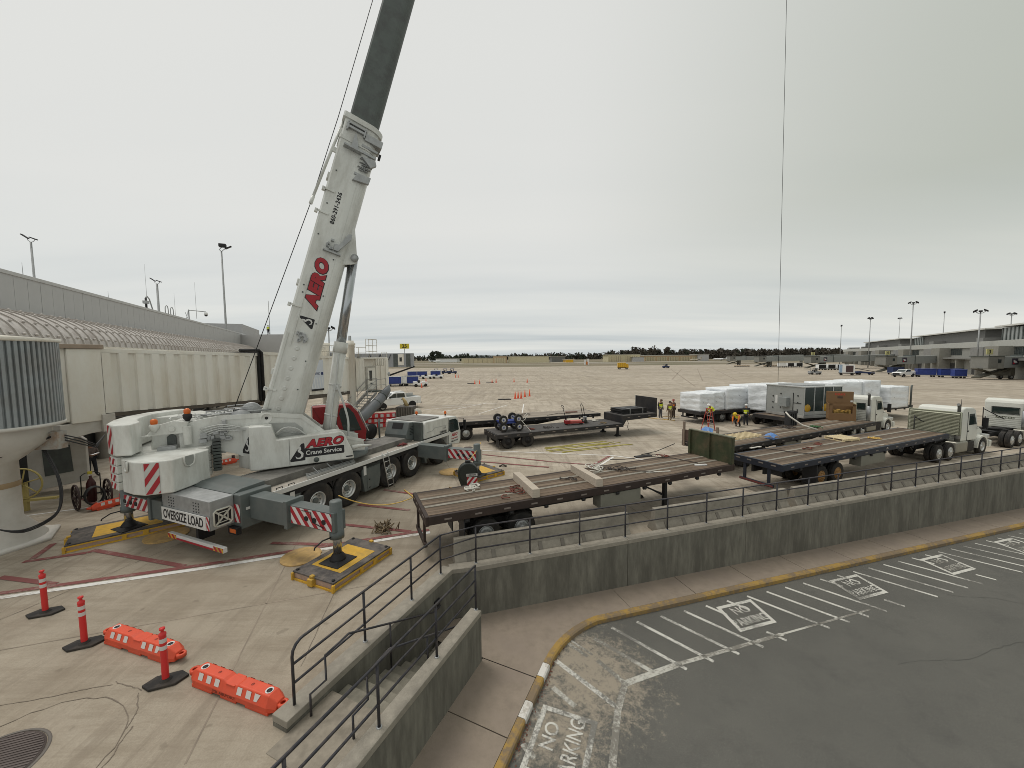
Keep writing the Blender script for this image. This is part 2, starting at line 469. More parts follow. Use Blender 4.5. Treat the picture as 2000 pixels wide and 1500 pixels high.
def wheel(parent, loc, r, w, rim_mat=None, dish=0.1, side=-1, hubm=None, rr=0.56):
    """a wheel turning about local y; side -1 shows its dish towards -y. wheel (tyre) > rim, hub"""
    rim_mat = rim_mat or alu
    hubm = hubm or grey
    key = (r, w, rim_mat.name, dish, side, hubm.name, rr)
    if key not in _wc:
        t = MB()
        h = w / 2
        t.lathe([(r * rr, -h * .86), (r * .80, -h), (r * .93, -h * .96), (r * .985, -h * .8), (r, -h * .5), (r * .985, -h * .22), (r * .985, -h * .18), (r, -h * .16), (r, h * .16), (r * .985, h * .18), (r * .985, h * .22), (r, h * .5), (r * .985, h * .8), (r * .93, h * .96), (r * .80, h), (r * rr, h * .86)], axis='y', n=28)
        rim = MB()
        d = side
        rim.lathe([(r * rr * 1.01, d * h * .87), (r * rr * .98, d * h * .97), (r * rr * .90, d * h * .88), (r * rr * .84, d * h * .55), (r * rr * .80, d * h * (.9 - dish * 8 if dish else .5)), (r * rr * .5, d * h * (.85 - dish * 8)), (r * rr * .42, d * h * (.95 - dish * 8)), (0.001, d * h * (.95 - dish * 8))], axis='y', n=28)
        rim.lathe([(r * rr, -d * h * .8), (r * rr * .8, -d * h * .3), (0.001, -d * h * .3)], axis='y', n=20)
        hub = MB()
        hd = d * h * (1.0 - dish * 8 + 0.12)
        hub.lathe([(r * rr * .36, d * h * (.93 - dish * 8)), (r * rr * .33, hd), (r * rr * .2, hd + d * .02), (0.001, hd + d * .02)], axis='y', n=14)
        for k in range(10):
            a = 2 * PI * k / 10
            x, z = r * rr * .62 * math.cos(a), r * rr * .62 * math.sin(a)
            y0 = d * h * (.86 - dish * 8)
            hub.cyl((x, y0 - d * .01, z), (x, y0 + d * .045, z), r * .028, n=5)
        _wc[key] = (t.mesh('wheel', rubber), rim.mesh('rim', rim_mat), hub.mesh('hub', hubm))
    a, b, c = _wc[key]
    o = link('wheel', a, parent, loc)
    link('rim', b, o); link('hub', c, o)
    return o
# ================================================================== SETTING
WALL_A = R(17.6)                    # direction of the retaining wall and kerb
wd = Vector((math.cos(WALL_A), math.sin(WALL_A), 0)); wnr = Vector((math.sin(WALL_A), -math.cos(WALL_A), 0))   # along, towards the road
ST_A = R(65.8)                      # direction of the stairs
sd_ = Vector((math.cos(ST_A), math.sin(ST_A), 0)); snr = Vector((math.sin(ST_A), -math.cos(ST_A), 0))
def road_z(x): return -1.40 - 0.02 * max(x, -20)
W0 = Vector((-1.08, 10.60, 0))      # centre line of the retaining wall, start
I0 = Vector((-3.77, 6.17, 0))       # centre line of the inner stair wall (near end)
O0 = Vector((-2.24, 5.92, 0))       # centre line of the outer stair wall
# --- apron with a notch for the lower road
def mk_apron_mat():
    m = bpy.data.materials.new('apron_concrete'); m.use_nodes = True
    n, l = m.node_tree.nodes, m.node_tree.links
    b = n['Principled BSDF']; b.inputs['Roughness'].default_value = 0.88; b.inputs['Specular IOR Level'].default_value = 0.3
    tc = n.new('ShaderNodeTexCoord')
    def noise(scale, det, stretch=None, rot=0, rough=0.6):
        v = tc.outputs['Object']
        if stretch:
            mp = n.new('ShaderNodeMapping'); mp.inputs['Scale'].default_value = stretch; mp.inputs['Rotation'].default_value = (0, 0, R(rot))
            l.new(v, mp.inputs[0]); v = mp.outputs[0]
        t = n.new('ShaderNodeTexNoise'); t.inputs['Scale'].default_value = scale; t.inputs['Detail'].default_value = det; t.inputs['Roughness'].default_value = rough
        l.new(v, t.inputs['Vector']); return t.outputs['Fac']
    def rng(v, a, b_, c, d):
        r = n.new('ShaderNodeMapRange'); r.inputs[1].default_value = a; r.inputs[2].default_value = b_; r.inputs[3].default_value = c; r.inputs[4].default_value = d
        l.new(v, r.inputs[0]); return r.outputs[0]
    def mix(f, a, b_, typ='MIX'):
        x = n.new('ShaderNodeMix'); x.data_type = 'RGBA'; x.blend_type = typ
        if isinstance(f, float): x.inputs[0].default_value = f
        else: l.new(f, x.inputs[0])
        for i, c in ((6, a), (7, b_)):
            if isinstance(c, tuple): x.inputs[i].default_value = (*c, 1)
            else: l.new(c, x.inputs[i])
        return x.outputs[2]
    base = mix(rng(noise(0.035, 4), .38, .62, 0., 1.), (0.42, 0.37, 0.29), (0.53, 0.475, 0.39))
    base = mix(rng(noise(0.5, 7, rough=.7), .42, .62, 0., 0.6), base, (0.285, 0.235, 0.175))
    base = mix(rng(noise(1.6, 9, (0.22, 1.5, 1), -62, .74), .47, .60, 0., 0.55), base, (0.235, 0.192, 0.14))
    base = mix(rng(noise(1.3, 8, (1.5, 0.14, 1), -14, .74), .50, .62, 0., 0.5), base, (0.215, 0.178, 0.138))
    base = mix(rng(noise(0.8, 8, (1.4, 0.2, 1), 30, .72), .50, .62, 0., 0.5), base, (0.54, 0.475, 0.38))
    base = mix(rng(noise(0.09, 7, (.25, 1.6, 1), 14, .7), .50, .62, 0., .5), base, (0.25, 0.212, 0.165))
    base = mix(rng(noise(0.16, 5, (2.0, .12, 1), 25, .6), .56, .68, 0., .45), base, (0.19, 0.165, 0.135))
    base = mix(rng(noise(2.4, 3, rough=.55), .66, .72, 0., .5), base, (0.15, 0.125, 0.095))
    base = mix(rng(noise(30, 4, rough=.7), .38, .66, 0., .35), base, (0.19, 0.16, 0.125))
    # shade near the building and window tint painted into the concrete colour, with a ragged edge
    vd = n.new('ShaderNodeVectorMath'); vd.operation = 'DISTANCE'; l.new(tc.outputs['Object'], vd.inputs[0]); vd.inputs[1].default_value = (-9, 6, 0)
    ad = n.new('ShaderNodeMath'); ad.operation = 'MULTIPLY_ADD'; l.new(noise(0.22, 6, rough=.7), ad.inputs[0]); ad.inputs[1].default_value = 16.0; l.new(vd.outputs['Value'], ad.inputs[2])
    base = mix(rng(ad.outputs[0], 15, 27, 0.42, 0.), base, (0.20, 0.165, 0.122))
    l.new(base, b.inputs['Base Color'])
    bp = n.new('ShaderNodeBump'); bp.inputs['Strength'].default_value = 0.25; bp.inputs['Distance'].default_value = 0.01
    l.new(noise(60, 3), bp.inputs['Height']); l.new(bp.outputs[0], b.inputs['Normal'])
    return m
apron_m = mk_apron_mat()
wall_back = W0 + wd * 160 - wnr * 0.17
st_in = I0 - snr * 0.17
notch0 = W0 - wnr * 0.17
mb = MB()
top_l = st_in - sd_ * 0.0
edge_out = O0 + snr * 0.10 - sd_ * 0.55
pts = [Vector((-420, -14, 0)), Vector((-6.5, -14, 0)) + Vector((0, 0, 0)), edge_out - sd_ * 9, edge_out, I0 + snr * 0.17 - sd_ * 0.15 + sd_ * 0.35, ]
# the apron polygon: far field, the stair head, the inner stair wall, the retaining wall
poly = [(-420, -14), ((edge_out - sd_ * 22).x, (edge_out - sd_ * 22).y), ((O0 + snr * .10 + sd_ * .25).x, (O0 + snr * .10 + sd_ * .25).y),
        ((I0 - snr * .0 + sd_ * .55).x, (I0 - snr * .0 + sd_ * .55).y)]
inn_end = I0 + sd_ * 4.75
poly += [(inn_end.x, inn_end.y), (W0.x, W0.y), ((W0 + wd * 160).x, (W0 + wd * 160).y), (330, 300), (181, 261), (-52, 223), (-420, 180)]
bm = bmesh.new()
vsx = [bm.verts.new((x, y, 0)) for x, y in poly]
fc = bm.faces.new(vsx)
bmesh.ops.triangulate(bm, faces=[fc])
me = bpy.data.meshes.new('apron'); bm.to_mesh(me); bm.free()
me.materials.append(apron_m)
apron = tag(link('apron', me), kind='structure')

# joints between the concrete slabs: narrow sealed strips
jm = M('joint_seal', (0.265, 0.22, 0.172), 0.9, var=0.3, scale=0.7)
jmb = MB()
def strip(mb, a, b, w, z, mat=0):
    a, b = Vector((a[0], a[1], 0)), Vector((b[0], b[1], 0))
    d = (b - a).normalized(); s = Vector((-d.y, d.x, 0)) * w / 2
    return mb.quad(*(tuple((p.x, p.y, z)) for p in (a - s, b - s, b + s, a + s)), mat=mat)
def in_apron(x, y):
    p = Vector((x, y, 0))
    if (p - W0).dot(wnr) < -0.25 and (p - I0).dot(snr) < -0.25: return True
    if (p - W0).dot(wnr) < -0.25 and (p - W0).dot(wd) > 0: return True
    return (p - I0).dot(snr) < -0.25 and (p - I0).dot(sd_) < 5.2
for fam, ang in ((0, 17.6), (1, 107.6)):
    d = Vector((math.cos(R(ang)), math.sin(R(ang)), 0)); nrm = Vector((-d.y, d.x, 0))
    k0, k1 = (-3, 52) if fam == 0 else (-46, 22)
    for k in range(k0, k1):
        base = Vector((-6.2, 9.2, 0)) + nrm * (k * 6.1) 
        t = -240
        run = None
        while t <= 330:
            p = base + d * t
            ok = in_apron(p.x, p.y) and -160 < p.x < 230 and -5 < p.y < 215
            if ok and run is None: run = p.copy()
            if run is not None and ((not ok) or (p - run).length > 12):
                strip(jmb, run, p - d * 1.0, 0.028 if run.y < 45 else 0.085, 0.004); run = p - d * 1.0 if ok else None
            t += 1.0
for a, b in (((74.7, 169), (40.5, 97)), ((71.5, 173), (35.9, 75)), ((84.0, 174), (45.3, 91)), ((94, 180), (54, 92)), ((101, 186), (63, 95)), ((-2, 62), (30, 44)), ((-8, 70), (60, 66)), ((20, 100), (90, 78)), ((-12, 55), (12, 63)), ((6, 44), (34, 52))):
    a, b = Vector((*a, 0)), Vector((*b, 0))
    for i in range(14): strip(jmb, a.lerp(b, i / 14), a.lerp(b, (i + 1) / 14), .30 if a.y > 75 else .12, 0.0055)
struct('apron_joint', jmb, jm)

# tyre-worn and tar-sealed cracks that cross the near apron
cmb = MB()
def wander(a, b, w, amp, n=26):
    a, b = Vector((*a, 0)), Vector((*b, 0)); d = (b - a); s = Vector((-d.y, d.x, 0)).normalized()
    off = 0; P = []
    for i in range(n + 1):
        off += random.uniform(-amp, amp); P.append(a + d * i / n + s * off)
    for i in range(n):
        strip(cmb, P[i], P[i + 1], w * random.uniform(.5, 1.3), 0.006)
for a, b in (((-9.6, 6.3), (-7.6, 6.9)), ((-7.6, 6.9), (-6.9, 6.65)), ((-6.9, 6.65), (-6.4, 6.0)), ((-6.4, 6.0), (-6.2, 5.2)), ((-12.3, 8.2), (-11, 12.5)), ((-5.0, 11.5), (-4.3, 7.2)), ((-2, 14.5), (3.5, 13.8)), ((8, 16.5), (20, 21.5))):
    wander(a, b, 0.016, 0.012)
struct('apron_crack', cmb, M('crack_dark', (0.17, 0.14, 0.11), 0.95))

# painted lines on the apron
aw, ar = MB(), MB()
def aline(p, w=.15, red_off=None):
    for a, b in zip(p, p[1:]):
        strip(aw, a, b, w, 0.008)
aline([(-20, 7.42), (-13.28, 9.52), (-9.05, 10.85), (-2.91, 13.03)], .17)
aline([(-17.6, 15.6), (-22.5, 13.2)], .10); aline([(-17.6, 15.6), (-11.9, 19.2)], .10)
aline([(-1.98, 24.76), (6.18, 23.18), (8.25, 21.84)], .13); aline([(4.6, 20.71), (6.12, 22.9)], .13)
for (a, b) in (((-8.0, 42.5), (-3.5, 50.5)), ((-3.6, 41.2), (-0.6, 48.6)), ((1.0, 39.9), (1.5, 49.4)), ((-10.5, 44.5), (-6.0, 47.8))): aline([a, b], .13)
aline([(-10, 47.8), (-2, 50.4)], .1)
zr = 0.010
for p in ([(-20, 7.62), (-13.94, 9.58), (-9.32, 11.0), (-2.98, 13.22)], [(-14.92, 11.28), (-13.55, 11.81), (-13.45, 12.0)], [(-14.85, 11.45), (-15.37, 12.44)], [(-13.45, 11.95), (-9.73, 10.95)], [(-14.53, 10.46), (-12.54, 10.1)], [(-8.03, 12.34), (-5.95, 11.75 + .45)], [(-6.21, 13.71), (-3.61, 13.1)], [(-6.47, 15.62), (-4.14, 14.99)], [(-5.97, 17.4), (-4.65, 16.9), (-1.5, 15.9)], [(-1.9, 23.71), (2.25, 21.92), (4.4, 21.2)], [(-1.86, 22.06), (1.99, 20.79)], [(4.2, 20.72), (5.9, 23.05)], [(-19, 16.6), (-16.6, 15.4)]):
    for a, b in zip(p, p[1:]):
        strip(ar, a, b, .17, zr); zr += .0006
struct('apron_line_white', aw, aprw)
struct('apron_line_red', ar, aprr)

# --- lower road, pavement, kerb
def mk_road_mat():
    m = bpy.data.materials.new('asphalt'); m.use_nodes = True
    n, l = m.node_tree.nodes, m.node_tree.links
    b = n['Principled BSDF']; b.inputs['Roughness'].default_value = 0.82; b.inputs['Specular IOR Level'].default_value = 0.3
    tc = n.new('ShaderNodeTexCoord'); V = tc.outputs['Object']
    def noise(s, d, r=.6):
        t = n.new('ShaderNodeTexNoise'); t.inputs['Scale'].default_value = s; t.inputs['Detail'].default_value = d; t.inputs['Roughness'].default_value = r
        l.new(V, t.inputs['Vector']); return t.outputs['Fac']
    def rng(v, a, b_, c, d):
        r = n.new('ShaderNodeMapRange'); r.inputs[1].default_value = a; r.inputs[2].default_value = b_; r.inputs[3].default_value = c; r.inputs[4].default_value = d
        l.new(v, r.inputs[0]); return r.outputs[0]
    def mix(f, a, b_):
        x = n.new('ShaderNodeMix'); x.data_type = 'RGBA'; l.new(f, x.inputs[0])
        for i, c in ((6, a), (7, b_)):
            if isinstance(c, tuple): x.inputs[i].default_value = (*c, 1)
            else: l.new(c, x.inputs[i])
        return x.outputs[2]
    def m2(op, a, b_):
        x = n.new('ShaderNodeMath'); x.operation = op; x.use_clamp = op == 'MULTIPLY'
        for i, c in enumerate((a, b_)):
            if isinstance(c, float): x.inputs[i].default_value = c
            else: l.new(c, x.inputs[i])
        return x.outputs[0]
    base = mix(rng(noise(0.35, 5), .35, .65, 0., 1.), (0.074, 0.073, 0.066), (0.100, 0.098, 0.087))
    base = mix(rng(noise(48, 5, .8), .42, .62, 0., .6), base, (0.155, 0.15, 0.133))
    base = mix(rng(noise(1.1, 8, .75), .52, .64, 0., .28), base, (0.058, 0.058, 0.054))
    base = mix(rng(noise(70, 2, .5), .66, .72, 0., .8), base, (0.26, 0.25, 0.22))
    # sand and worn seal coat gathered in the corner of the kerb
    vd = n.new('ShaderNodeVectorMath'); vd.operation = 'DISTANCE'; l.new(V, vd.inputs[0]); vd.inputs[1].default_value = (1.75, 8.6, -1.42)
    near = rng(vd.outputs['Value'], 0.5, 2.6, 1., 0.)
    vd2 = n.new('ShaderNodeVectorMath'); vd2.operation = 'DISTANCE'; l.new(V, vd2.inputs[0]); vd2.inputs[1].default_value = (0.9, 7.2, -1.42)
    near2 = rng(vd2.outputs['Value'], 0.3, 1.9, .9, 0.)
    near = m2('MAXIMUM', near, near2)
    sand = m2('ADD', noise(4.5, 12, .86), m2('MULTIPLY', near, 0.26))
    base = mix(m2('MULTIPLY', rng(sand, .63, .75, 0., .8), rng(near, 0., .25, 0., 1.)), base, (0.33, 0.285, 0.22))
    l.new(base, b.inputs['Base Color'])
    bp = n.new('ShaderNodeBump'); bp.inputs['Strength'].default_value = 0.35; bp.inputs['Distance'].default_value = 0.008
    l.new(noise(90, 3), bp.inputs['Height']); l.new(bp.outputs[0], b.inputs['Normal'])
    return m
# kerb line (road side) from the near end round the corner and away along the wall
Kl = Vector((1.22, 9.55, 0))
kerb_pts = [Kl - sd_ * 16, Kl - sd_ * 6.0, Kl - sd_ * 0.9]
c_in = Vector((2.35, 10.32, 0))
for i in range(1, 6):
    t = i / 6
    a, c, b = Kl - sd_ * 0.9, Kl + sd_ * 0.22, c_in
    kerb_pts.append(a * (1 - t) ** 2 + c * 2 * t * (1 - t) + b * t * t)
kerb_pts += [c_in] + [c_in + wd * d for d in (2, 5, 10, 20, 40, 90, 160)]
def kerb_off(d):
    out = []
    for i, p in enumerate(kerb_pts):
        a = kerb_pts[max(i - 1, 0)]; b = kerb_pts[min(i + 1, len(kerb_pts) - 1)]
        t = (b - a).normalized(); nn = Vector((-t.y, t.x, 0))
        out.append(p + nn * d)
    return out
rmb = MB()
rp = [Vector((-4.5, -8, 0))] 
road_poly = [kerb_pts[0] - Vector((.3, 0, 0))] + [p for p in kerb_off(0.02)] + [Vector((160, -20, 0)), Vector((60, -40, 0)), Vector((-2, -14, 0))]
bm = bmesh.new()
# two sheets folded nowhere: the road falls evenly towards the right
bm.faces.new([bm.verts.new((p.x, p.y, road_z(p.x))) for p in road_poly])
bmesh.ops.triangulate(bm, faces=bm.faces[:])
me = bpy.data.meshes.new('road'); bm.to_mesh(me); bm.free(); me.materials.append(mk_road_mat())
tag(link('road', me), kind='structure')
KH = 0.14
outer, inner = kerb_off(0.0), kerb_off(0.17)
def kerb_seg(i0, i1, name, mat):
    mb = MB()
    for i in range(i0, i1):
        a, b, c, d = outer[i], outer[i + 1], inner[i + 1], inner[i]
        def q(p, h): return (p.x, p.y, road_z(p.x) + h)
        a2, b2 = a.lerp(d, .22), b.lerp(c, .22)
        mb.add([q(a, -.2), q(b, -.2), q(b, KH - .03), q(a, KH - .03), q(a2, KH), q(b2, KH), q(c, KH), q(d, KH), q(c, -.2), q(d, -.2)],
               [(0, 1, 2, 3), (3, 2, 5, 4), (4, 5, 6, 7), (7, 6, 8, 9)], 0)
    return struct(name, mb, mat)
# subdivide the straight left run so that the two white bars can be their own pieces
kp = []
base_l = Kl - sd_ * 0.9
segs = [(-16, -7.6, 'y'), (-7.6, -4.5, 'y'), (-4.5, -2.45, 'y'), (-2.45, -2.02, 'w'), (-2.02, -1.32, 'y'), (-1.32, -0.9, 'w')]
for a, b, k in segs:
    mb = MB()
    pa, pb = Kl + sd_ * a, Kl + sd_ * b
    nn = Vector((-sd_.y, sd_.x, 0))
    def q(p, o, h): return (p.x + nn.x * o, p.y + nn.y * o, road_z(p.x) + h)
    g = 0.006
    pa, pb = pa + sd_ * g, pb - sd_ * g
    mb.add([q(pa, 0, -.2), q(pb, 0, -.2), q(pb, 0, KH - .03), q(pa, 0, KH - .03), q(pa, .03, KH), q(pb, .03, KH), q(pb, .17, KH), q(pa, .17, KH), q(pb, .17, -.2), q(pa, .17, -.2)],
           [(0, 1, 2, 3), (3, 2, 5, 4), (4, 5, 6, 7), (7, 6, 8, 9), (0, 3, 4, 7, 9), (1, 8, 6, 5, 2)], 0)
    struct('kerb', mb, kerbw if k == 'w' else kerby)
kerb_seg(2, 8, 'kerb', kerby); kerb_seg(8, 10, 'kerb', kerby); kerb_seg(10, len(kerb_pts) - 1, 'kerb', kerby)
# pavement: the strip between the kerb and the walls, in bays with open joints
pv = MB()
def pz(p): return road_z(p.x) + KH - 0.004
bays = [Kl + sd_ * t for t in (-16, -10, -7.4, -5.9, -4.4, -2.95, -1.4)]
nn = Vector((-sd_.y, sd_.x, 0))
walls_o = O0 + snr * 0.12
wdist = (Kl - walls_o).dot(snr)
pav = []
for a, b in zip(bays, bays[1:]):
    pa, pb = a + sd_ * .012, b - sd_ * .012
    q = [pa + nn * .18, pb + nn * .18, pb + nn * (wdist), pa + nn * (wdist)]
    m1 = MB().add([(p.x, p.y, pz(p)) for p in q] + [(p.x, p.y, pz(p) - .2) for p in q], [(0, 1, 2, 3), (0, 4, 5, 1), (1, 5, 6, 2), (2, 6, 7, 3), (3, 7, 4, 0)])
    pav.append(struct('pavement', m1, sidec))
# corner bay
cor = [Kl - sd_ * 1.39 + nn * .18] + [p for p in inner[2:9]] + [c_in + wd * 1.2 + Vector((-wd.y, wd.x, 0)) * .17]
wl0 = W0 + wnr * 0.12
wallpt = lambda d: wl0 + wd * d
cc = (c_in + wd * 1.2)
dw = (cc - wl0).dot(wd)
cor += [wallpt(dw), wallpt(-1.6), Kl - sd_ * 1.39 + nn * (wdist + 1.7), Kl - sd_ * 1.39 + nn * wdist]
bm = bmesh.new()
f = bm.faces.new([bm.verts.new((p.x, p.y, pz(p))) for p in cor]); bmesh.ops.triangulate(bm, faces=[f])
me = bpy.data.meshes.new('pavement'); bm.to_mesh(me); bm.free(); me.materials.append(sidec); tag(link('pavement', me), kind='structure')
t = 1.2 + .012
kn = Vector((-wd.y, wd.x, 0))
while t < 150:
    L = 2.4 if t < 30 else 12
    a, b = c_in + wd * t, c_in + wd * (t + L - .024)
    da, db = (a - wl0).dot(wd), (b - wl0).dot(wd)
    q = [a + kn * .18, b + kn * .18, wallpt(db), wallpt(da)]
    m1 = MB().add([(p.x, p.y, pz(p)) for p in q] + [(p.x, p.y, pz(p) - .2) for p in q], [(0, 1, 2, 3), (0, 4, 5, 1), (1, 5, 6, 2), (2, 6, 7, 3), (3, 7, 4, 0)])
    struct('pavement', m1, sidec)
    t += L

mb = MB(); mb.add([(-12, -30, -2.75), (170, -30, -5.5), (170, 75, -5.5), (-12, 20, -2.75)], [(0, 1, 2, 3)])
struct('subgrade', mb, M('subgrade_soil', (.05, .045, .04), .95))
# --- painted bays on the road
rm, rm2 = MB(), MB()
def rq(mb, pts, lift=0.005):
    mb.add([(p[0], p[1], road_z(p[0]) + lift) for p in pts], [tuple(range(len(pts)))])
def rline(mb, a, b, w=.10, lift=0.005):
    a, b = Vector((a[0], a[1], 0)), Vector((b[0], b[1], 0)); d = (b - a).normalized(); s = Vector((-d.y, d.x, 0)) * w / 2
    n = max(1, int((b - a).length / 3))
    for i in range(n):
        p, q = a.lerp(b, i / n), a.lerp(b, (i + 1) / n)
        rq(mb, [p - s, q - s, q + s, p + s], lift)
ed = Vector((4.1, 8.98, 0))
def edge_pt(t): return ed + wd * t
rline(rm2, (2.56, 8.36), (4.1, 8.96), .16); rline(rm2, (4.1, 8.96), edge_pt(3.4), .11); rline(rm2, edge_pt(3.4), edge_pt(7), .06)
rline(rm2, (2.54, 8.34), (2.2, 7.69), .14); rline(rm2, (2.2, 7.69), (1.8, 6.59), .14); rline(rm2, (1.8, 6.59), (0.9, 4.2), .14)
k = 0
for i in range(30):
    p = Vector((2.72, 10.2, 0)) + wd * (i * .82)
    e_ = p + Vector((1.45, -1.42, 0))
    ph = i % 6
    if i in (4, 5, 10, 11, 16, 17, 22, 23, 28, 29):
        # the lines that run into a box stop short on both sides of it
        rline(rm, p, p + Vector((.42, -.41, 0)), .095)
        if i % 6 == 4: rline(rm, p + Vector((1.12, -1.10, 0)), e_, .095)
        continue
    rline(rm, p, e_, .10)
rline(rm2, (2.14, 9.78), (3.33, 8.68), .12)
rline(rm2, (1.30, 9.72), (1.84, 9.15), .10); rline(rm2, (1.42, 9.78), (1.98, 9.2), .06)
rline(rm, (1.02, 9.02), (2.18, 7.77), .12); rline(rm2, (2.06, 9.03), (2.57, 8.34), .12)
rline(rm2, (0.87, 8.23), (1.3, 7.76), .12); rline(rm2, (0.36, 7.70), (0.58, 7.44), .12); rline(rm2, (0.14, 6.95), (0.36, 6.68), .12)
rline(rm2, (-.3, 6.2), (1.0, 4.9), .12)
def box_frame(o, u, v, W, Hh, t=.11):
    o = Vector((o[0], o[1], 0)); u = u.normalized(); v = v.normalized()
    c = [o, o + u * W, o + u * W + v * Hh, o + v * Hh]
    ins = [o + u * t + v * t, o + u * (W - t) + v * t, o + u * (W - t) + v * (Hh - t), o + u * t + v * (Hh - t)]
    for i in range(4):
        j = (i + 1) % 4
        rq(rm, [c[i], c[j], ins[j], ins[i]], 0.009)
    return c
def road_text(s, pos, right, up, size, sx, bold=0.02, mat=None):
    rr = Vector((right.x, right.y, -0.02 * right.x)); uu = Vector((up.x, up.y, -0.02 * up.x))
    o = letters(s, None, (pos.x, pos.y, road_z(pos.x) + 0.007), rr, uu, size, mat or roadw, bold=bold, sx=sx, name='road_lettering', extrude=0.0)
    return tag(o, kind='structure')
vdn = Vector((.08, -1, 0)).normalized()
for k in range(5):
    # boxes every 4.85 m along the kerb; the words are read from the road
    o = Vector((6.12, 11.12, 0)) + wd * (4.87 * k)
    v = Vector((.10, -1.0, 0)).normalized()
    box_frame(o, wd, v, 1.36, 1.06)
    cx = o + wd * .68
    m_ = roadw if k < 2 else roadw2
    road_text('NO', cx + v * .33, wd, -v, .42, .95, .012, m_)
    road_text('PARKING', cx + v * .76, wd, -v, .40, .74, .010, m_)
o1 = Vector((0.62, 7.80, 0)); u1 = Vector((1.09, -.39, 0)).normalized(); v1 = Vector((-.42, -1.0, 0)).normalized()
box_frame(o1, v1, u1, 1.45, 1.16)
road_text('NO', o1 + u1 * .34 + v1 * .62, v1 * -1, u1 * -1, .40, .95, .012)
road_text('PARKING', o1 + u1 * .80 + v1 * .74, v1 * -1, u1 * -1, .42, .74, .010)
struct('road_line_white', rm, roadw)
struct('road_line_worn', rm2, roadw2)
crk = MB()
cmb = MB()
for a, b in (((9.5, 9.0), (14.5, 10.2)), ((14, 11.9), (18, 10.9))):
    P = [Vector((a[0] + (b[0] - a[0]) * i / 30, a[1] + (b[1] - a[1]) * i / 30, 0)) for i in range(31)]
    off = 0
    for i in range(30):
        n2 = off + random.uniform(-.05, .05)
        rline(cmb, P[i] + Vector((0, off, 0)), P[i + 1] + Vector((0, n2, 0)), .011, .004); off = n2
lv = MB()
for i in range(150):
    tt = random.choice((-1.3, -1.1, -2.6, -2.8, -4.0, 0.1)) + random.gauss(0, .35); off = abs(random.gauss(0, .05)) + .02
    p = Kl + sd_ * tt + snr * off; sz = random.uniform(.012, .03); a_ = random.uniform(0, 6)
    u_ = Vector((math.cos(a_), math.sin(a_), random.uniform(-.3, .3))) * sz; v_ = Vector((-math.sin(a_), math.cos(a_), random.uniform(-.2, .4))) * sz * .6
    c_ = Vector((p.x, p.y, road_z(p.x) + .012 + random.uniform(0, .02)))
    lv.add([c_ - u_, c_ - v_, c_ + u_, c_ + v_], [(0, 1, 2, 3)])
tag(lv.build('fallen_leaves', M('leaf_brown', (.13, .05, .03), .8, var=.4, scale=20)), kind='stuff')
struct('road_crack', cmb, M('crack_asphalt', (0.076, 0.075, 0.068), 0.95))

# --- retaining wall (a thing of its own), bays with a coping that is 3 mm proud
def wall_run(name, label, start, d, length, thick, ztop, zbot_fn, bay, coping=.13):
    nr = Vector((d.y, -d.x, 0))
    t0 = thing(name, label, 'wall', (start.x, start.y, 0), math.atan2(d.y, d.x))
    x = 0
    while x < length - .01:
        L = min(bay, length - x)
        if x > 40: L = min(30, length - x)
        p = start + d * x; q = start + d * (x + L)
        zb0, zb1 = zbot_fn(p.x), zbot_fn(q.x)
        h = thick / 2
        m1 = MB()
        g = .008
        m1.add([(x + g, -h, zb0), (x + L - g, -h, zb1), (x + L - g, h, zb1), (x + g, h, zb0), (x + g, -h, ztop - coping), (x + L - g, -h, ztop - coping), (x + L - g, h, ztop - coping), (x + g, h, ztop - coping)],
               [(0, 3, 2, 1), (4, 5, 6, 7), (0, 1, 5, 4), (1, 2, 6, 5), (2, 3, 7, 6), (3, 0, 4, 7)])
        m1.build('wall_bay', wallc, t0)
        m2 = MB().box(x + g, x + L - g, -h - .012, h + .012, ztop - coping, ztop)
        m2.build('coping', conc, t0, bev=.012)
        x += L
    return t0
rw = wall_run('retaining_wall', 'long grey concrete retaining wall topped by a black railing, along the sunken road', W0, wd, 150, .30, .20, lambda x: road_z(x) - .1, 4.95)
cj = I0 + sd_ * 4.70
jd = (W0 - cj); jl_ = jd.length; jd.normalize()
jw = wall_run('corner_wall', 'short concrete corner wall joining the stair wall to the retaining wall', cj, jd, jl_ + .1, .30, .199, lambda x: -2.2, 3)
iw = wall_run('stair_wall', 'inner concrete stair wall beside the orange barriers, carrying the bent-over railing', I0 - sd_ * .28, sd_, 5.0, .34, .20, lambda x: -1.7, 5.0)
ow = wall_run('stair_wall', 'outer concrete stair wall with dark drip stains, standing on the pavement', O0 - sd_ * 9, sd_, 12.25, .26, .03, lambda x: -1.9, 12.25)
m1 = MB().box(-.11, .11, 0, .045, -.13, .13); m1.build('wall_light', black, iw, loc=(4.15, -.215, -.35), bev=.01)
m1 = MB().box(-.035, .035, 0, .012, -.02, .02); m1.build('lens', alu, iw, loc=(4.16, -.228, -.28))

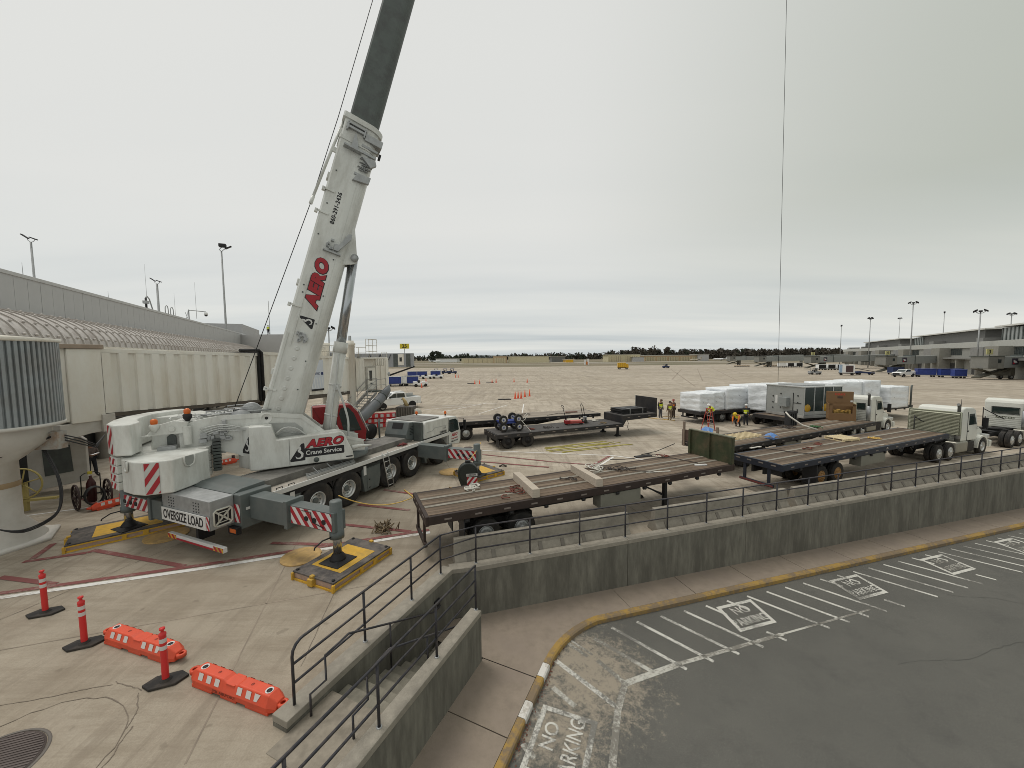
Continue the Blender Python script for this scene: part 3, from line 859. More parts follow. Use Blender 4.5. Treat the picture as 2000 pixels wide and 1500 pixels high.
# --- stairs down between the two walls
stt = thing('staircase', 'concrete stairs going down between two walls to the pavement', 'stairs', (I0.x, I0.y, 0), ST_A)
yR, yL = -((O0 - I0).dot(snr)) + .13, -.171
nst = 9
for i in range(nst):
    m1 = MB().box(.62 + i * .33, .62 + (i + 1) * .33 + .02, yR + .002, yL - .002, -2.0, -.158 * (i + 1) + .0)
    m1.build('step', M('step_concrete', (.21, .195, .155), .9, var=.2, scale=5), stt, bev=.012)
    m2 = MB().box(.64 + i * .33, .67 + i * .33, yR + .04, yL - .04, -.158 * (i + 1) + .001, -.158 * (i + 1) + .005)
    m2.build('nosing', steel, stt)
m1 = MB().box(.62 + nst * .33 + .02, 6.2, yR + .002, yL - .002, -2.2, -1.42); m1.build('landing', conc, stt)
m1 = MB().box(-.62, .61, yR + .002, yL - .002, -.4, .012); m1.build('top_slab', M('slab_light', (0.25, 0.22, 0.175), .9, var=.2, scale=5, dirt=(.15,.13,.10), damt=.6, dscale=2), stt, bev=.01)

# --- railings
def railing(name, label, P0, d, posts, zbase, heights, bend_near=False, r=.026, rail_r=.0225, extra_start=0.0, far_pt=None):
    t0 = thing(name, label, 'railing', (P0.x, P0.y, zbase), math.atan2(d.y, d.x))
    hm = max(heights)
    first = posts[0]
    xs = [x for x in posts]
    for i, x in enumerate(xs):
        if bend_near and i == 0: continue
        m1 = MB().tube([(x, 0, -.02), (x, 0, hm)], r, 8); m1.build('post', railm, t0)
        m2 = MB().lathe([(.05, 0), (.05, .008), (.03, .012)], (x, 0, 0.001), n=10); m2.build('base_plate', steel, t0)
    for h in sorted(heights, reverse=True):
        x0, x1 = xs[0] - extra_start, xs[-1]
        if h == hm and bend_near:
            pts = [(x0, 0, -.02), (x0, 0, h - .22)] + [(x0 + .22 - .22 * math.cos(R(a)), 0, h - .22 + .22 * math.sin(R(a))) for a in (25, 50, 75, 90)] + [(x1, 0, h)]
        else:
            pts = [(x0, 0, h), (x1, 0, h)]
        MB().tube(pts, rail_r if h < hm else rail_r + .003, 8).build('rail', railm, t0)
    return t0
railing('guard_railing', 'bent-over black railing on the inner stair wall beside the orange barriers', I0, sd_, [0, 1.6, 3.1, 4.33], .20, (.38, .72, 1.08), bend_near=True)
railing('guard_railing', 'straight black railing on the outer stair wall nearest the camera', O0, sd_, [-6.4, -4.8, -3.2, -1.6, 0, 1.62, 3.22], .03, (.40, .74, 1.10), extra_start=0)
# the wall railing starts at the corner where the inner stair railing meets it
posts = [0.0] + [0 + 1.655 * i for i in range(1, 70)]
rl = railing('guard_railing', 'long black railing on top of the retaining wall', W0 + Vector((0, .06, 0)), wd, posts, .20, (.42, .76, 1.08))
a = I0 + sd_ * 4.33; b = W0 + Vector((0, .06, 0))
mcn = MB()
for h in (.38, .72, 1.08):
    mcn.tube([(a.x, a.y, .2 + h), (b.x, b.y, .2 + h + (.04 if h < 1 else 0))], .02, 8)
inv = (rl.matrix_world if False else (Matrix.Translation(rl.location) @ Matrix.Rotation(WALL_A, 4, 'Z'))).inverted()
mcn.m = None
for i, vv in enumerate(mcn.v): mcn.v[i] = inv @ vv
mcn.build('corner_rail', railm, rl)
def handrail(label, yy, side):
    t0 = thing('stair_handrail', label, 'handrail', (I0.x, I0.y, 0), ST_A)
    sl = .158 / .33
    xt, xb = .55, 3.6
    zt = .92
    # starts with the stepped return loop at the head of the stairs
    pts = [(.05, yy, .02), (.05, yy, .42), (-.02 + .07, yy, .42), (.30, yy, .42), (.30, yy, .42)]
    MB().tube([(.10, yy, .0), (.10, yy, .40), (.42, yy, .40), (.42, yy, .86), (.95, yy, .90), (xb, yy, .90 - sl * (xb - .95)), (xb + .3, yy, .90 - sl * (xb - .95))], .021, 8).build('rail', railm, t0)
    MB().tube([(2.05, yy, -.7), (2.05, yy, .90 - sl * 1.10)], .02, 8).build('post', railm, t0)
    return t0
handrail('dark stair handrail with a stepped end, fixed beside the inner stair wall', yL - .10, 1)
handrail('dark stair handrail with a stepped end, standing beside the outer stair wall', yR + .12, -1)

# --- precast barriers behind the railing
def jersey(L):
    m1 = MB()
    prof = [(-.30, 0), (.30, 0), (.30, .07), (.13, .34), (.075, .81), (-.075, .81), (-.13, .34), (-.30, .07)]
    m1.prism(prof, 'x', 0, L)
    return m1
jl = ['grey concrete road barrier behind the railing, first from the stairs', 'grey concrete road barrier under the trailer with two loose timbers', 'grey concrete road barrier third along the railing from the stairs', 'grey concrete road barrier beside the rear wheels of the flatbed with the pallet', 'grey concrete road barrier behind the railing, fifth from the stairs', 'grey concrete road barrier behind the railing below the louvred headache rack', 'grey concrete road barrier farthest right along the railing']
x = .35
spans = [(-.55, 5.9), (6.4, 6.2), (13.0, 5.2), (18.4, 5.2), (23.8, 5.2), (29.2, 5.2), (34.6, 5.2)]
for (x, L), lab in zip(spans, jl):
    p = W0 + wd * x - wnr * .50
    t0 = thing('road_barrier', lab, 'barrier', (p.x, p.y, 0), WALL_A, 'concrete barriers along the railing')
    jersey(L).build('body', conc, t0, bev=.015)
    n = int(L / .75)
    for i in range(n):
        MB().prism([(-.318, .06), (-.315, .10), (-.145, .36), (-.13, .33), (-.29, .05)], 'x', .35 + i * .75, .47 + i * .75).build('groove_rib', M('barrier_groove', (.17, .155, .13), .9), t0)

# --- grass infield and far land
gm = M('infield_grass', (0.175, 0.145, 0.095), .95, var=.2, scale=.02, dirt=(0.10, 0.10, 0.05), dscale=.012, damt=.7)
mb = MB(); mb.add([(-3000, -300, -.35), (3000, -300, -.35), (3000, 4500, -.35), (-3000, 4500, -.35)], [(0, 1, 2, 3)])
# leave out the sunken road: the land sheet starts behind the retaining wall line
w1, w2 = W0 + wd * 159, W0
landp = [(-3000, 179, -.06), (-420, 179, -.06), (-52, 222, -.06), (181, 260, -.06), (330, 299, -.06), (3000, 299, -.06), (3000, 4800, -.06), (-3000, 4800, -.06)]
mb = MB(); mb.add(landp, [tuple(range(len(landp)))])
struct('grass_field', mb, gm)
mb = MB(); mb.add([(-3000, 179, -.05), (-420, 179, -.05), (-420, -14, -.05), (-3000, -14, -.05)], [(0, 1, 2, 3)])
mb.add([(330, 299, -.05), (3000, 299, -.05), (3000, 60, -.05), (165, 55, -.05)], [(0, 1, 2, 3)])
struct('ground', mb, gm)
mb = MB(); mb.add([(-700, 300, -.05), (900, 318, -.05), (900, 326, -.05), (-700, 308, -.05)], [(0, 1, 2, 3)])
mb.add([(-700, 365, -.05), (1000, 375, -.05), (1000, 400, -.05), (-700, 392, -.05)], [(0, 1, 2, 3)])
struct('taxiway', mb, M('taxiway_concrete', (.36, .33, .28), .9))
# ================================================================== THE CRANE
CR_O = (-5.13, 19.37)
F_DEG, S_DEG = 67.0, 31.0
crane = thing('mobile_crane', 'large white five axle mobile crane with raised boom lettered in red', 'crane', (CR_O[0], CR_O[1], 0), R(F_DEG))
YC = 1.42                                                   # centre line of the carrier
# superstructure frame, relative to the carrier
MS = Matrix.Translation((-3.4, 1.4, 0)) @ Matrix.Rotation(R(S_DEG - F_DEG), 4, 'Z')
def cp(name, mb, mats, bev=.012, par=None, m=None, seg=2): return mb.build(name, mats, par or crane, bev=bev, mat4=m, seg=seg)
def sp(name, mb, mats, bev=.012, seg=2): return mb.build(name, mats, crane, bev=bev, mat4=MS, seg=seg)

# --- wheels, both sides
for x in (-5.67, -4.17, -1.6, 0.0, 2.55):
    for y, s in ((.21, -1), (2.63, 1)):
        wheel(crane, (x, y, .72), .72, .42, alu, .09, s, grey, .50)
# --- carrier
hull = MB()
hull.prism([(-8.3, 1.0), (-8.3, 1.66), (-7.3, 1.86), (1.0, 1.86), (1.0, 1.0)], 'y', .75, 2.1)
hull.box(-7.4, 4.2, .55, 2.3, .75, 1.05)
cp('chassis', hull, deckgrey)
for y0, y1, nm in ((.02, .74, 'walkway'), (2.11, 2.83, 'walkway')):
    cp(nm, MB().box(-7.38, 1.1, y0, y1, 1.50, 1.60), walkgrey, .006)
for y0, y1 in ((-.03, .02), (2.83, 2.88)):
    cp('side_rail', MB().box(-7.40, 4.0 if y0 > 1 else 3.45, y0, y1, 1.50, 1.67), signw, .008)
for y0, y1 in ((.03, .06), (2.79, 2.82)):
    cp('skirt', MB().box(-7.38, 1.0, y0, y1, 1.30, 1.50), black, 0)
f1 = MB()
for xc in (-5.67, -4.17, -1.6, 0.0):
    f1.prism([(xc + .80 * math.cos(R(a)), .72 + .80 * math.sin(R(a))) for a in range(20, 161, 14)] + [(xc - .72, 1.5), (xc + .72, 1.5)], 'y', .08, .50)
    f1.prism([(xc + .80 * math.cos(R(a)), .72 + .80 * math.sin(R(a))) for a in range(20, 161, 14)] + [(xc - .72, 1.5), (xc + .72, 1.5)], 'y', 2.35, 2.76)
cp('mudguard', f1, black, 0)
tb = cp('tool_box', MB().prism([(-3.28, .28), (-2.42, .28), (-2.30, .75), (-2.30, 1.46), (-3.40, 1.46), (-3.40, .9)], 'y', .03, .70), grey, .015)
MB().box(-3.14, -2.44, .012, .03, .36, 1.26).build('door', grey, tb, bev=.006)
MB().box(-3.05, -2.98, .0, .02, .75, .80).build('latch', black, tb); MB().box(-3.05, -2.98, .0, .02, .40, .44).build('latch', black, tb)
cp('decal', MB().box(-3.33, -3.18, .012, .028, 1.02, 1.42), signw, 0)
cp('front_fender', MB().prism([(.75, 1.5), (1.16, .38), (1.24, .38), (1.24, .6), (1.6, .6), (1.6, 1.5)], 'y', .03, .5), grey, .015)
cp('rear_fender', MB().prism([(-7.35, .75), (-6.55, .75), (-6.38, 1.15), (-6.30, 1.5), (-7.35, 1.5)], 'y', .04, .6), grey, .015)
cp('decal', MB().box(-6.78, -6.60, .022, .038, .95, 1.42), signw, 0)
# rear outrigger housing, rear ballast plate with the sign
ob = cp('outrigger_box', MB().box(-8.45, -7.42, .02, 2.82, .80, 1.90), grey, .03)
MB().prism([(-8.45, 1.90), (-7.42, 1.90), (-7.42, 2.02), (-8.2, 1.99)], 'y', .35, 2.5).build('cover_plate', grey, ob, bev=.01)
MB().box(-8.28, -8.02, -.004, .018, 1.38, 1.46).build('decal', signw, ob)
s1 = MB(); stripes(s1, (-8.456, .30, 1.02), (0, -1, 0), (0, 0, 1), .26, .58, .26, -.5, lift=.003); s1.build('warning_board', [signw, redm], ob)
rb = cp('ballast_plate', MB().box(-9.15, -8.46, .30, 2.78, 1.0, 1.90), steel, .02)
for yk in (1.0, 2.3):
    hm = MB()
    for a in range(3):
        for b in range(4): hm.cyl((-9.16, yk - .18 + a * .13, 1.50 + b * .09), (-9.145, yk - .18 + a * .13, 1.50 + b * .09), .022, n=6)
    hm.build('hole_plate', inkm, rb)
s1 = MB().box(-9.20, -9.165, .44, 2.74, 1.02, 1.43); sg = s1.build('sign_board', signw, rb, bev=.004)
letters('OVERSIZE LOAD', sg, (-9.203, 1.59, 1.22), (0, -1, 0), (0, 0, 1), .405, inkm, bold=.022, sx=.70)
for a, b in ((2.745, 2.84), (.30, .435)):
    s1 = MB(); stripes(s1, (-9.17, b, 1.02), (0, -1, 0), (0, 0, 1), b - a, .42, .16, -.6, lift=.004); s1.build('warning_board', [signw, redm], rb)
gr = MB()
gr.tube([(-8.98, .285, 1.08), (-8.60, .285, 1.08), (-8.54, .285, 1.14), (-8.54, .285, 1.52), (-8.60, .285, 1.58), (-8.98, .285, 1.58), (-9.05, .285, 1.52), (-9.05, .285, 1.14)], .028, 6, closed=True)
gr.bar((-9.0, .285, 1.13), (-8.58, .285, 1.53), .02, .05); gr.bar((-9.0, .285, 1.53), (-8.58, .285, 1.13), .02, .05)
gr.tube([(-8.92, .285, 1.18), (-8.66, .285, 1.18), (-8.66, .285, 1.48), (-8.92, .285, 1.48)], .022, 6, closed=True)
gr.build('tail_grille', M('grille_pale', (.52, .51, .45), .5), rb)
MB().box(-9.03, -8.56, .292, .299, 1.10, 1.56).build('grille_recess', black, rb)
bp_ = cp('rear_bumper', MB().box(-9.07, -8.95, -.10, 2.75, .36, .52), signw, .01)
s1 = MB()
stripes(s1, (-9.071, 2.75, .37), (0, -1, 0), (0, 0, 1), .46, .14, .22, -.9, lift=.003); stripes(s1, (-9.071, .36, .37), (0, -1, 0), (0, 0, 1), .46, .14, .22, -.9, lift=.003)
s1.build('warning_board', [yellow, redm], bp_)
MB().box(-9.076, -9.072, .37, 2.28, .37, .43).build('reflector', redm, bp_)
MB().box(-8.96, -8.5, 1.3, 1.42, .45, 1.0).build('bracket', black, bp_)
tl = cp('tail_light', MB().box(-8.62, -8.47, -.02, .40, .70, .92), black, .01)
MB().box(-8.63, -8.62, .02, .30, .76, .88).build('lens', amber, tl)

# --- outriggers: housing, two telescopic beams, jack, foot
def outrigger(xc, y_in, y_mid, y_out, sgn, zb, zt, jx, jy, label=None):
    """sgn -1: near side. first beam grey from y_in to y_mid, second, striped, to y_out"""
    w1, w2 = .25, .20
    a = cp('outrigger_beam', MB().box(xc - w1, xc + w1, min(y_in, y_mid), max(y_in, y_mid), zb - .10, zt + .06), grey, .02)
    MB().box(xc - w1 - .05, xc + w1 + .05, min(y_mid, y_mid + sgn * .14), max(y_mid, y_mid + sgn * .14), zb - .16, zt + .12).build('collar', grey, a, bev=.015)
    b = cp('outrigger_beam', MB().box(xc - w2, xc + w2, min(y_mid, y_out), max(y_mid, y_out), zb, zt), grey, .015)
    s1 = MB()
    yl = abs(y_out - y_mid) - .30
    ys = y_mid + sgn * .2
    if sgn < 0:
        stripes(s1, (xc - w2 - .002, ys, zb + .03), (0, -1, 0), (0, 0, 1), yl - .0, zt - zb - .06, .34, -.8)
    else:
        stripes(s1, (xc - w2 - .002, y_out - .05, zb + .03), (0, -1, 0), (0, 0, 1), yl, zt - zb - .06, .34, .8)
    s1.build('warning_board', [signw, redm], b)
    for dy in (.25, .62, .95): MB().cyl((xc - w2 - .03, y_out - sgn * (dy + .15), (zb + zt) / 2 - .02), (xc - w2 + .01, y_out - sgn * (dy + .15), (zb + zt) / 2 - .02), .075, n=12).build('pin_hole', inkm, b)
    hn = MB()
    hn.tube([(xc - w2 - .03, y_out - sgn * 1.25, zt - .08), (xc - w2 - .03, y_out - sgn * .9, zt - .08), (xc - w2 - .03, y_out - sgn * .82, zb + .2), (xc - w2 - .03, y_out - sgn * .4, zb + .1)], .012, 6)
    hn.build('hose', black, b)
    j = cp('jack', MB().lathe([(.001, zt + .30), (.15, zt + .30), (.17, zt + .27), (.17, zb - .02), (.20, zb - .04), (.20, zb - .22), (.001, zb - .22)], (jx, jy, 0), n=20), grey, 0)
    s2 = MB(); stripes(s2, (jx - .14, jy + sgn * .16, zb), (1, 0, 0), (0, 0, 1), .3, zt - zb, .3, .9)
    MB().lathe([(.12, zb - .22), (.12, .40), (.001, .40)], (jx, jy, 0), n=18).build('rod', chrome, j)
    ft = MB()
    ft.lathe([(.12, .50), (.17, .44), (.22, .36), (.24, .30), (.001, .30)], (jx, jy, 0), n=16)
    ft.add([(jx - .36, jy - .36, .255), (jx + .36, jy - .36, .255), (jx + .36, jy + .36, .255), (jx - .36, jy + .36, .255), (jx - .36, jy - .36, .275), (jx + .36, jy - .36, .275), (jx + .36, jy + .36, .275), (jx - .36, jy + .36, .275),
            (jx - .16, jy - .16, .34), (jx + .16, jy - .16, .34), (jx + .16, jy + .16, .34), (jx - .16, jy + .16, .34)],
           [(0, 3, 2, 1), (0, 1, 5, 4), (1, 2, 6, 5), (2, 3, 7, 6), (3, 0, 4, 7), (4, 5, 9, 8), (5, 6, 10, 9), (6, 7, 11, 10), (7, 4, 8, 11), (8, 9, 10, 11)])
    ft.build('foot_plate', black, j)
    MB().tube([(jx - .13, jy, zb - .14), (jx - .42, jy + .1, zb - .16), (jx - .62, jy + .16, zb - .28), (jx - .64, jy + .16, zb - .34)], .022, 6).build('crank_handle', black, j)
    return b
outrigger(-7.92, .02, -1.60, -3.55, -1, 1.17, 1.74, -7.92, -3.41)
outrigger(-8.95, 2.75, 3.3, 5.45, 1, 1.05, 1.52, -9.03, 5.22)
outrigger(.72, .10, -1.62, -3.5, -1, 1.00, 1.52, .72, -3.35)
outrigger(.72, 2.75, 4.4, 6.2, 1, 1.00, 1.52, .72, 6.1)

# --- carrier cab, engine housing
cabm = MB()
prof = [(1.15, 1.69), (3.46, 1.69), (3.46, .96), (3.7, .88), (4.72, .74), (4.90, .98), (4.93, 1.50), (4.62, 2.34), (4.40, 2.50), (3.40, 2.58), (1.28, 2.62), (1.20, 2.5)]
cabm.prism(prof, 'y', .06, 2.74)
cc_ = cp('carrier_cab', cabm, white, .05, seg=3)
MB().prism([(3.58, 1.72), (3.62, 2.38), (4.30, 2.36), (4.55, 2.2), (4.70, 1.62), (3.85, 1.58)], 'y', .045, .062).build('side_window', bglass, cc_)
MB().add([(4.955, .30, 1.45), (4.955, 2.5, 1.45), (4.66, 2.5, 2.30), (4.66, .30, 2.30)], [(0, 1, 2, 3)]).build('windscreen', bglass, cc_)
MB().box(3.50, 3.53, .050, .064, .95, 2.5).build('door_seam', black, cc_)
MB().prism([(1.35, 2.05), (1.9, 2.06), (2.05, 2.18), (3.3, 2.14), (3.3, 2.10), (2.08, 2.14), (1.93, 2.02), (1.35, 2.01)], 'y', .05, .066).build('pressed_line', M('line_shade', (.42, .43, .41), .5), cc_)
letters('AERO', cc_, (4.18, .052, 1.40), (1, 0, 0), (0, 0, 1), .25, redm, bold=.03, shear=.25)
letters('Crane Service', cc_, (4.18, .052, 1.19), (1, 0, 0), (0, 0, 1), .125, redm, bold=.02)
letters('860-291-2436', cc_, (4.18, .052, 1.02), (1, 0, 0), (0, 0, 1), .13, inkm, bold=.02)
letters('LIEBHERR', cc_, (2.95, .052, 1.80), (1, 0, 0), (0, 0, 1), .17, inkm, bold=.03)
letters('L 250', cc_, (3.1, .052, 2.0), (1, 0, 0), (0, 0, 1), .15, steel, bold=.01)
mm = MB(); mm.tube([(4.62, .02, 2.35), (4.85, -.22, 2.30), (4.90, -.25, 1.60), (4.75, -.05, 1.55)], .02, 6); mm.box(4.80, 4.92, -.34, -.20, 1.62, 2.22)
mm.build('wing_mirror', black, cc_, bev=.01)
MB().box(3.52, 3.80, .02, .10, .60, .95).build('step', steel, cc_)
rp_ = MB()
rp_.box(1.3, 3.0, .35, 2.4, 2.60, 2.66); cp('roof_panel', rp_, deckgrey, .02)
hl = MB().box(4.9, 4.95, .2, .6, 1.0, 1.25); hl.build('headlight', alu, cc_)
for x, y, zb in ((3.33, 2.2, 2.55), (4.35, .8, 2.50)):
    b_ = cp('beacon', MB().lathe([(.05, zb - .02), (.05, zb + .10), (.03, zb + .11)], (x, y, 0), n=10), black, 0)
    MB().lathe([(.07, zb + .11), (.08, zb + .16), (.075, zb + .24), (.04, zb + .29), (.001, zb + .30)], (x, y, 0), n=12).build('lens', amber, b_)
cp('antenna', MB().tube([(3.6, 2.3, 2.55), (3.62, 2.3, 3.5)], .006, 5), black, 0)
eh = cp('engine_housing', MB().prism([(.42, 1.80), (.42, 2.02), (.56, 2.30), (.72, 2.64), (1.1, 2.62), (1.14, 2.5), (1.14, 1.61)], 'y', .70, 2.15), grey, .03)
MB().add([(.545, 1.05, 2.30), (.545, 1.75, 2.30), (.685, 1.75, 2.60), (.685, 1.05, 2.60)], [(0, 1, 2, 3)]).build('grille', black, eh)
gsl = MB()
for k in range(6):
    gsl.bar((.72, .69, 2.0 + k * .08), (1.05, .69, 2.0 + k * .08), .01, .02)
gsl.build('grille_slat', black, eh)
cp('radiator_block', MB().box(1.0, 1.16, .15, .68, 1.62, 2.62), greyd, .02)
cp('exhaust_post', MB().tube([(.15, 2.25, 1.8), (.15, 2.25, 2.85)], .05, 8), greyd, 0)
wnd = cp('hose_drum', MB().lathe([(.001, 2.35), (.42, 2.35), (.42, 2.4), (.36, 2.42), (.36, 2.70), (.42, 2.72), (.42, 2.78), (.001, 2.78)], (-.05, .25, 2.18), axis='y', n=20), black, 0)
# ladders and loose gear on the carrier
ld = cp('access_ladder', MB().tube([(-2.28, -.06, 1.78), (-2.28, -.10, 1.70), (-1.98, -.16, .0)], .022, 6), alu, 0)
MB().tube([(-1.92, -.06, 1.78), (-1.92, -.10, 1.70), (-1.62, -.16, .0)], .022, 6).build('stile', alu, ld)
for k in range(6):
    t = (k + .3) / 6
    xx = -2.28 + .30 * t; zz = 1.70 * (1 - t); yy = -.10 - .06 * t
    MB().tube([(xx, yy, zz), (xx + .36, yy, zz)], .018, 6).build('rung', alu, ld)
for k in range(3):
    x0 = -5.9 + k * .06
    l2 = cp('stowed_ladder', MB().bar((x0, .25 + k * .10, 1.66 + k * .02), (x0 + 2.3, .22 + k * .10, 1.66 + k * .02), .035, .09), alu, 0)
m3 = MB()
for k in range(7): m3.bar((-5.7 + k * .32, .26, 1.70), (-5.65 + k * .32, .62, 1.86 if k % 2 else 1.72), .03, .03)
m3.build('ladder_rung', steel, l2)
m3 = MB()
for xx in (-7.2, -6.75): m3.tube([(xx, .10, 1.60), (xx, .12, 1.70), (xx + .22, .12, 1.70), (xx + .22, .10, 1.60)], .016, 6)
cp('grab_handle', m3, black, 0)
m3 = MB()
for k in range(8):
    a = random.uniform(0, 6); m3.tube([(-.4 + k * .05, .62, 1.62), (-.35 + k * .05, .5 + .1 * math.cos(a), 1.72), (-.2 + k * .05, .4, 1.63)], .025, 6)
cp('red_shackle', m3, M('chain_red', (.16, .03, .03), .6), 0)

# ------------------------------------------------------------------ superstructure
# turntable and frame plates
sp('turntable', MB().lathe([(1.25, 1.86), (1.25, 2.05), (.9, 2.05), (.9, 2.3), (.001, 2.3)], n=32), grey, 0)
fp = [(-5.2, 2.9), (-5.2, 3.75), (-4.6, 3.95), (-4.1, 4.02), (-2.55, 4.02), (-1.34, 3.85), (-.5, 3.05), (.95, 2.55), (1.0, 2.1), (-2.9, 2.1), (-3.6, 2.55), (-4.4, 2.85)]
fpi = [(-2.5, 3.62), (-1.62, 3.55), (-1.35, 3.30), (-1.30, 2.6), (-2.5, 2.6)]
for y0, y1 in ((-.80, -.70), (.70, .80)):
    m4 = MB()
    m4.prism(fp, 'y', y0, y1)
    fr = sp('frame_plate', m4, white, .012)
    yy = (y0 - .006) if y0 < 0 else (y1 + .006)
    MB().prism([(-4.0, 3.86), (-2.55, 3.86), (-1.4, 3.70), (-.6, 2.95), (.9, 2.45), (1.0, 2.55), (-.5, 3.06), (-1.34, 3.86), (-2.55, 4.03), (-4.1, 4.03)], 'y', yy - .02, yy + .02).build('flange', white, fr)
    MB().prism(fpi, 'y', yy - .004, yy + .004).build('recess', M('recess_grey', (.40, .41, .39), .6), fr)
sp('cross_member', MB().box(-4.3, -3.9, -.7, .7, 2.6, 3.7), white, .02)
wn_ = sp('winch', MB().lathe([(.001, -.62), (.42, -.62), (.42, -.56), (.32, -.55), (.32, .55), (.42, .56), (.42, .62), (.001, .62)], (-3.4, 0, 3.75), axis='y', n=24), steel, 0)
wr = MB()
for k in range(16): wr.lathe([(.335, -.52 + k * .065), (.35, -.50 + k * .065), (.335, -.47 + k * .065)], (-3.4, 0, 3.75), axis='y', n=20)
wr.build('rope_layer', M('rope_steel', (.10, .10, .10), .5, .5), wn_)
# side covers with the lettering
def cover(y, s):
    m4 = MB()
    y0, y1 = (y, y + .75) if s < 0 else (y - .75, y)
    m4.prism([(-2.94, 1.93), (.46, 1.93), (.42, 2.25), (.10, 3.02), (-.02, 3.12), (-2.27, 3.02), (-2.41, 3.58), (-3.13, 3.60), (-3.15, 1.96)], 'y', y0, y1)
    c = sp('side_cover', m4, white, .045, 3)
    return c
cv = cover(-1.4, -1)
MB().prism([(-1.875, 2.0), (-1.865, 2.0), (-1.855, 3.0), (-1.865, 3.0)], 'y', -1.41, -1.38).build('cover_seam', black, cv)
bk = MB()     # angled rear face of the near cover
bk.add([(-2.95, -1.39, 1.95), (-3.55, -.55, 1.95), (-3.55, -.55, 3.58), (-2.95, -1.39, 3.58), (-3.1, -.3, 1.95), (-3.1, -.3, 3.58), (-2.5, -.9, 1.95), (-2.5, -.9, 3.58)], [(0, 1, 2, 3), (1, 4, 5, 2), (3, 2, 5, 7), (0, 6, 4, 1), (0, 3, 7, 6), (6, 7, 5, 4)])
bk.build('rear_cover', white, cv, bev=.03)
letters('AERO', cv, (-.62, -1.404, 2.74), (1, 0, .03), (0, 0, 1), .42, inkm, bold=.085, sx=1.12, shear=.3, space=1.12)
letters('AERO', cv, (-.625, -1.408, 2.745), (1, 0, .03), (0, 0, 1), .40, redm, bold=.06, sx=1.16, shear=.3, space=1.13)
MB().prism([(-1.38, 2.22), (.06, 2.22), (.09, 2.25), (.09, 2.52), (.06, 2.55), (-1.38, 2.55), (-1.41, 2.52), (-1.41, 2.25)], 'y', -1.404, -1.398).build('name_plate', inkm, cv)
letters('Crane Service', cv, (-.66, -1.407, 2.385), (1, 0, 0), (0, 0, 1), .235, signw, bold=.022, sx=.98)
def hook_logo(parent, pos, right, up, s):
    B = basis(pos, right, up)
    m4 = MB(m=B)
    m4.add([(-.02, .0, .003), (.60, .0, .003), (.64, .04, .003), (.64, .86, .003), (.60, .90, .003), (.50, .88, .003), (-.05, .08, .003)], [(0, 1, 2, 3, 4, 5, 6)])
    m4.v = [B @ Vector(((B.inverted() @ v).x * s, (B.inverted() @ v).y * s, (B.inverted() @ v).z)) for v in m4.v]
    o = m4.build('hook_emblem', inkm, parent)
    pts = [(.40, .72), (.42, .60), (.36, .52), (.44, .46), (.52, .36), (.50, .22), (.40, .14), (.28, .15), (.22, .24)]
    m5 = MB()
    prev = None
    for i in range(len(pts) - 1):
        a, b = Vector((*pts[i], 0)), Vector((*pts[i + 1], 0)); d = (b - a).normalized(); n = Vector((-d.y, d.x, 0))
        wa, wb = (.055, .055) if i < 3 else (.055 - .004 * (i - 3), .055 - .004 * (i - 2))
        if i >= 6: wb = max(.01, .05 - .02 * (i - 5))
        q = [a - n * wa - d * .02, b - n * wb + d * .02, b + n * wb + d * .02, a + n * wa - d * .02]
        m5.add([B @ Vector((p.x * s, p.y * s, .0075 + .0004 * i)) for p in q], [(0, 1, 2, 3)])
    m5.build('hook', signw, o)
    return o
hook_logo(cv, (-1.90 + .08, -1.402, 2.10), (1, 0, .02), (0, 0, 1), .76)
MB().lathe([(.001, -1.41), (.10, -1.41), (.10, -1.39)], (-.95, 0, 2.07), axis='y', n=16).build('vent', greyd, cv)
MB().box(-2.88, -2.66, -1.412, -1.395, 1.97, 2.03).build('decal', signw, cv); MB().box(.15, .40, -1.412, -1.395, 2.02, 2.07).build('decal', inkm, cv)
hook_logo(cv, (-3.38, -.80, 2.55), (.58, -.81, 0), (0, 0, 1), .72)
fl = sp('floodlight', MB().lathe([(.001, -1.02), (.10, -1.02), (.17, -1.12), (.19, -1.20), (.17, -1.20), (.15, -1.17), (.001, -1.15)], (-2.56, 0, 3.86), axis='y', n=20), white, 0)
MB().lathe([(.001, -1.16), (.055, -1.17), (.001, -1.19)], (-2.56, 0, 3.86), axis='y', n=10).build('lamp', black, fl)
hw_ = M('hose_white', (.50, .51, .49), .5)
for k in range(5):
    sp('hydraulic_hose', MB().tube(smooth([(-2.3, -1.1 + k * .07, 3.2 - k * .03), (-2.0, -1.1 + k * .07, 3.42 - k * .05), (-1.6, -1.1 + k * .07, 3.36 - k * .06), (-1.25, -1.08 + k * .07, 3.05)], 3), .028, 6), hw_, 0)
for k in range(4):
    sp('hydraulic_hose', MB().tube(smooth([(-4.6, -.86, 3.6 - k * .1), (-4.0, -.95, 3.72 - k * .07), (-3.5, -1.0, 3.60 - k * .05), (-3.1, -1.0, 3.48)], 3), .022, 6), hw_, 0)
far = cover(1.4, 1)
vb = MB()
for k in range(14):
    x = -4.35 + random.uniform(-.3, .5); z = 3.2 + random.uniform(-.2, .5)
    vb.box(x, x + random.uniform(.08, .25), -.95, -.82, z, z + random.uniform(.06, .18))
sp('valve_block', vb, steel, .006)
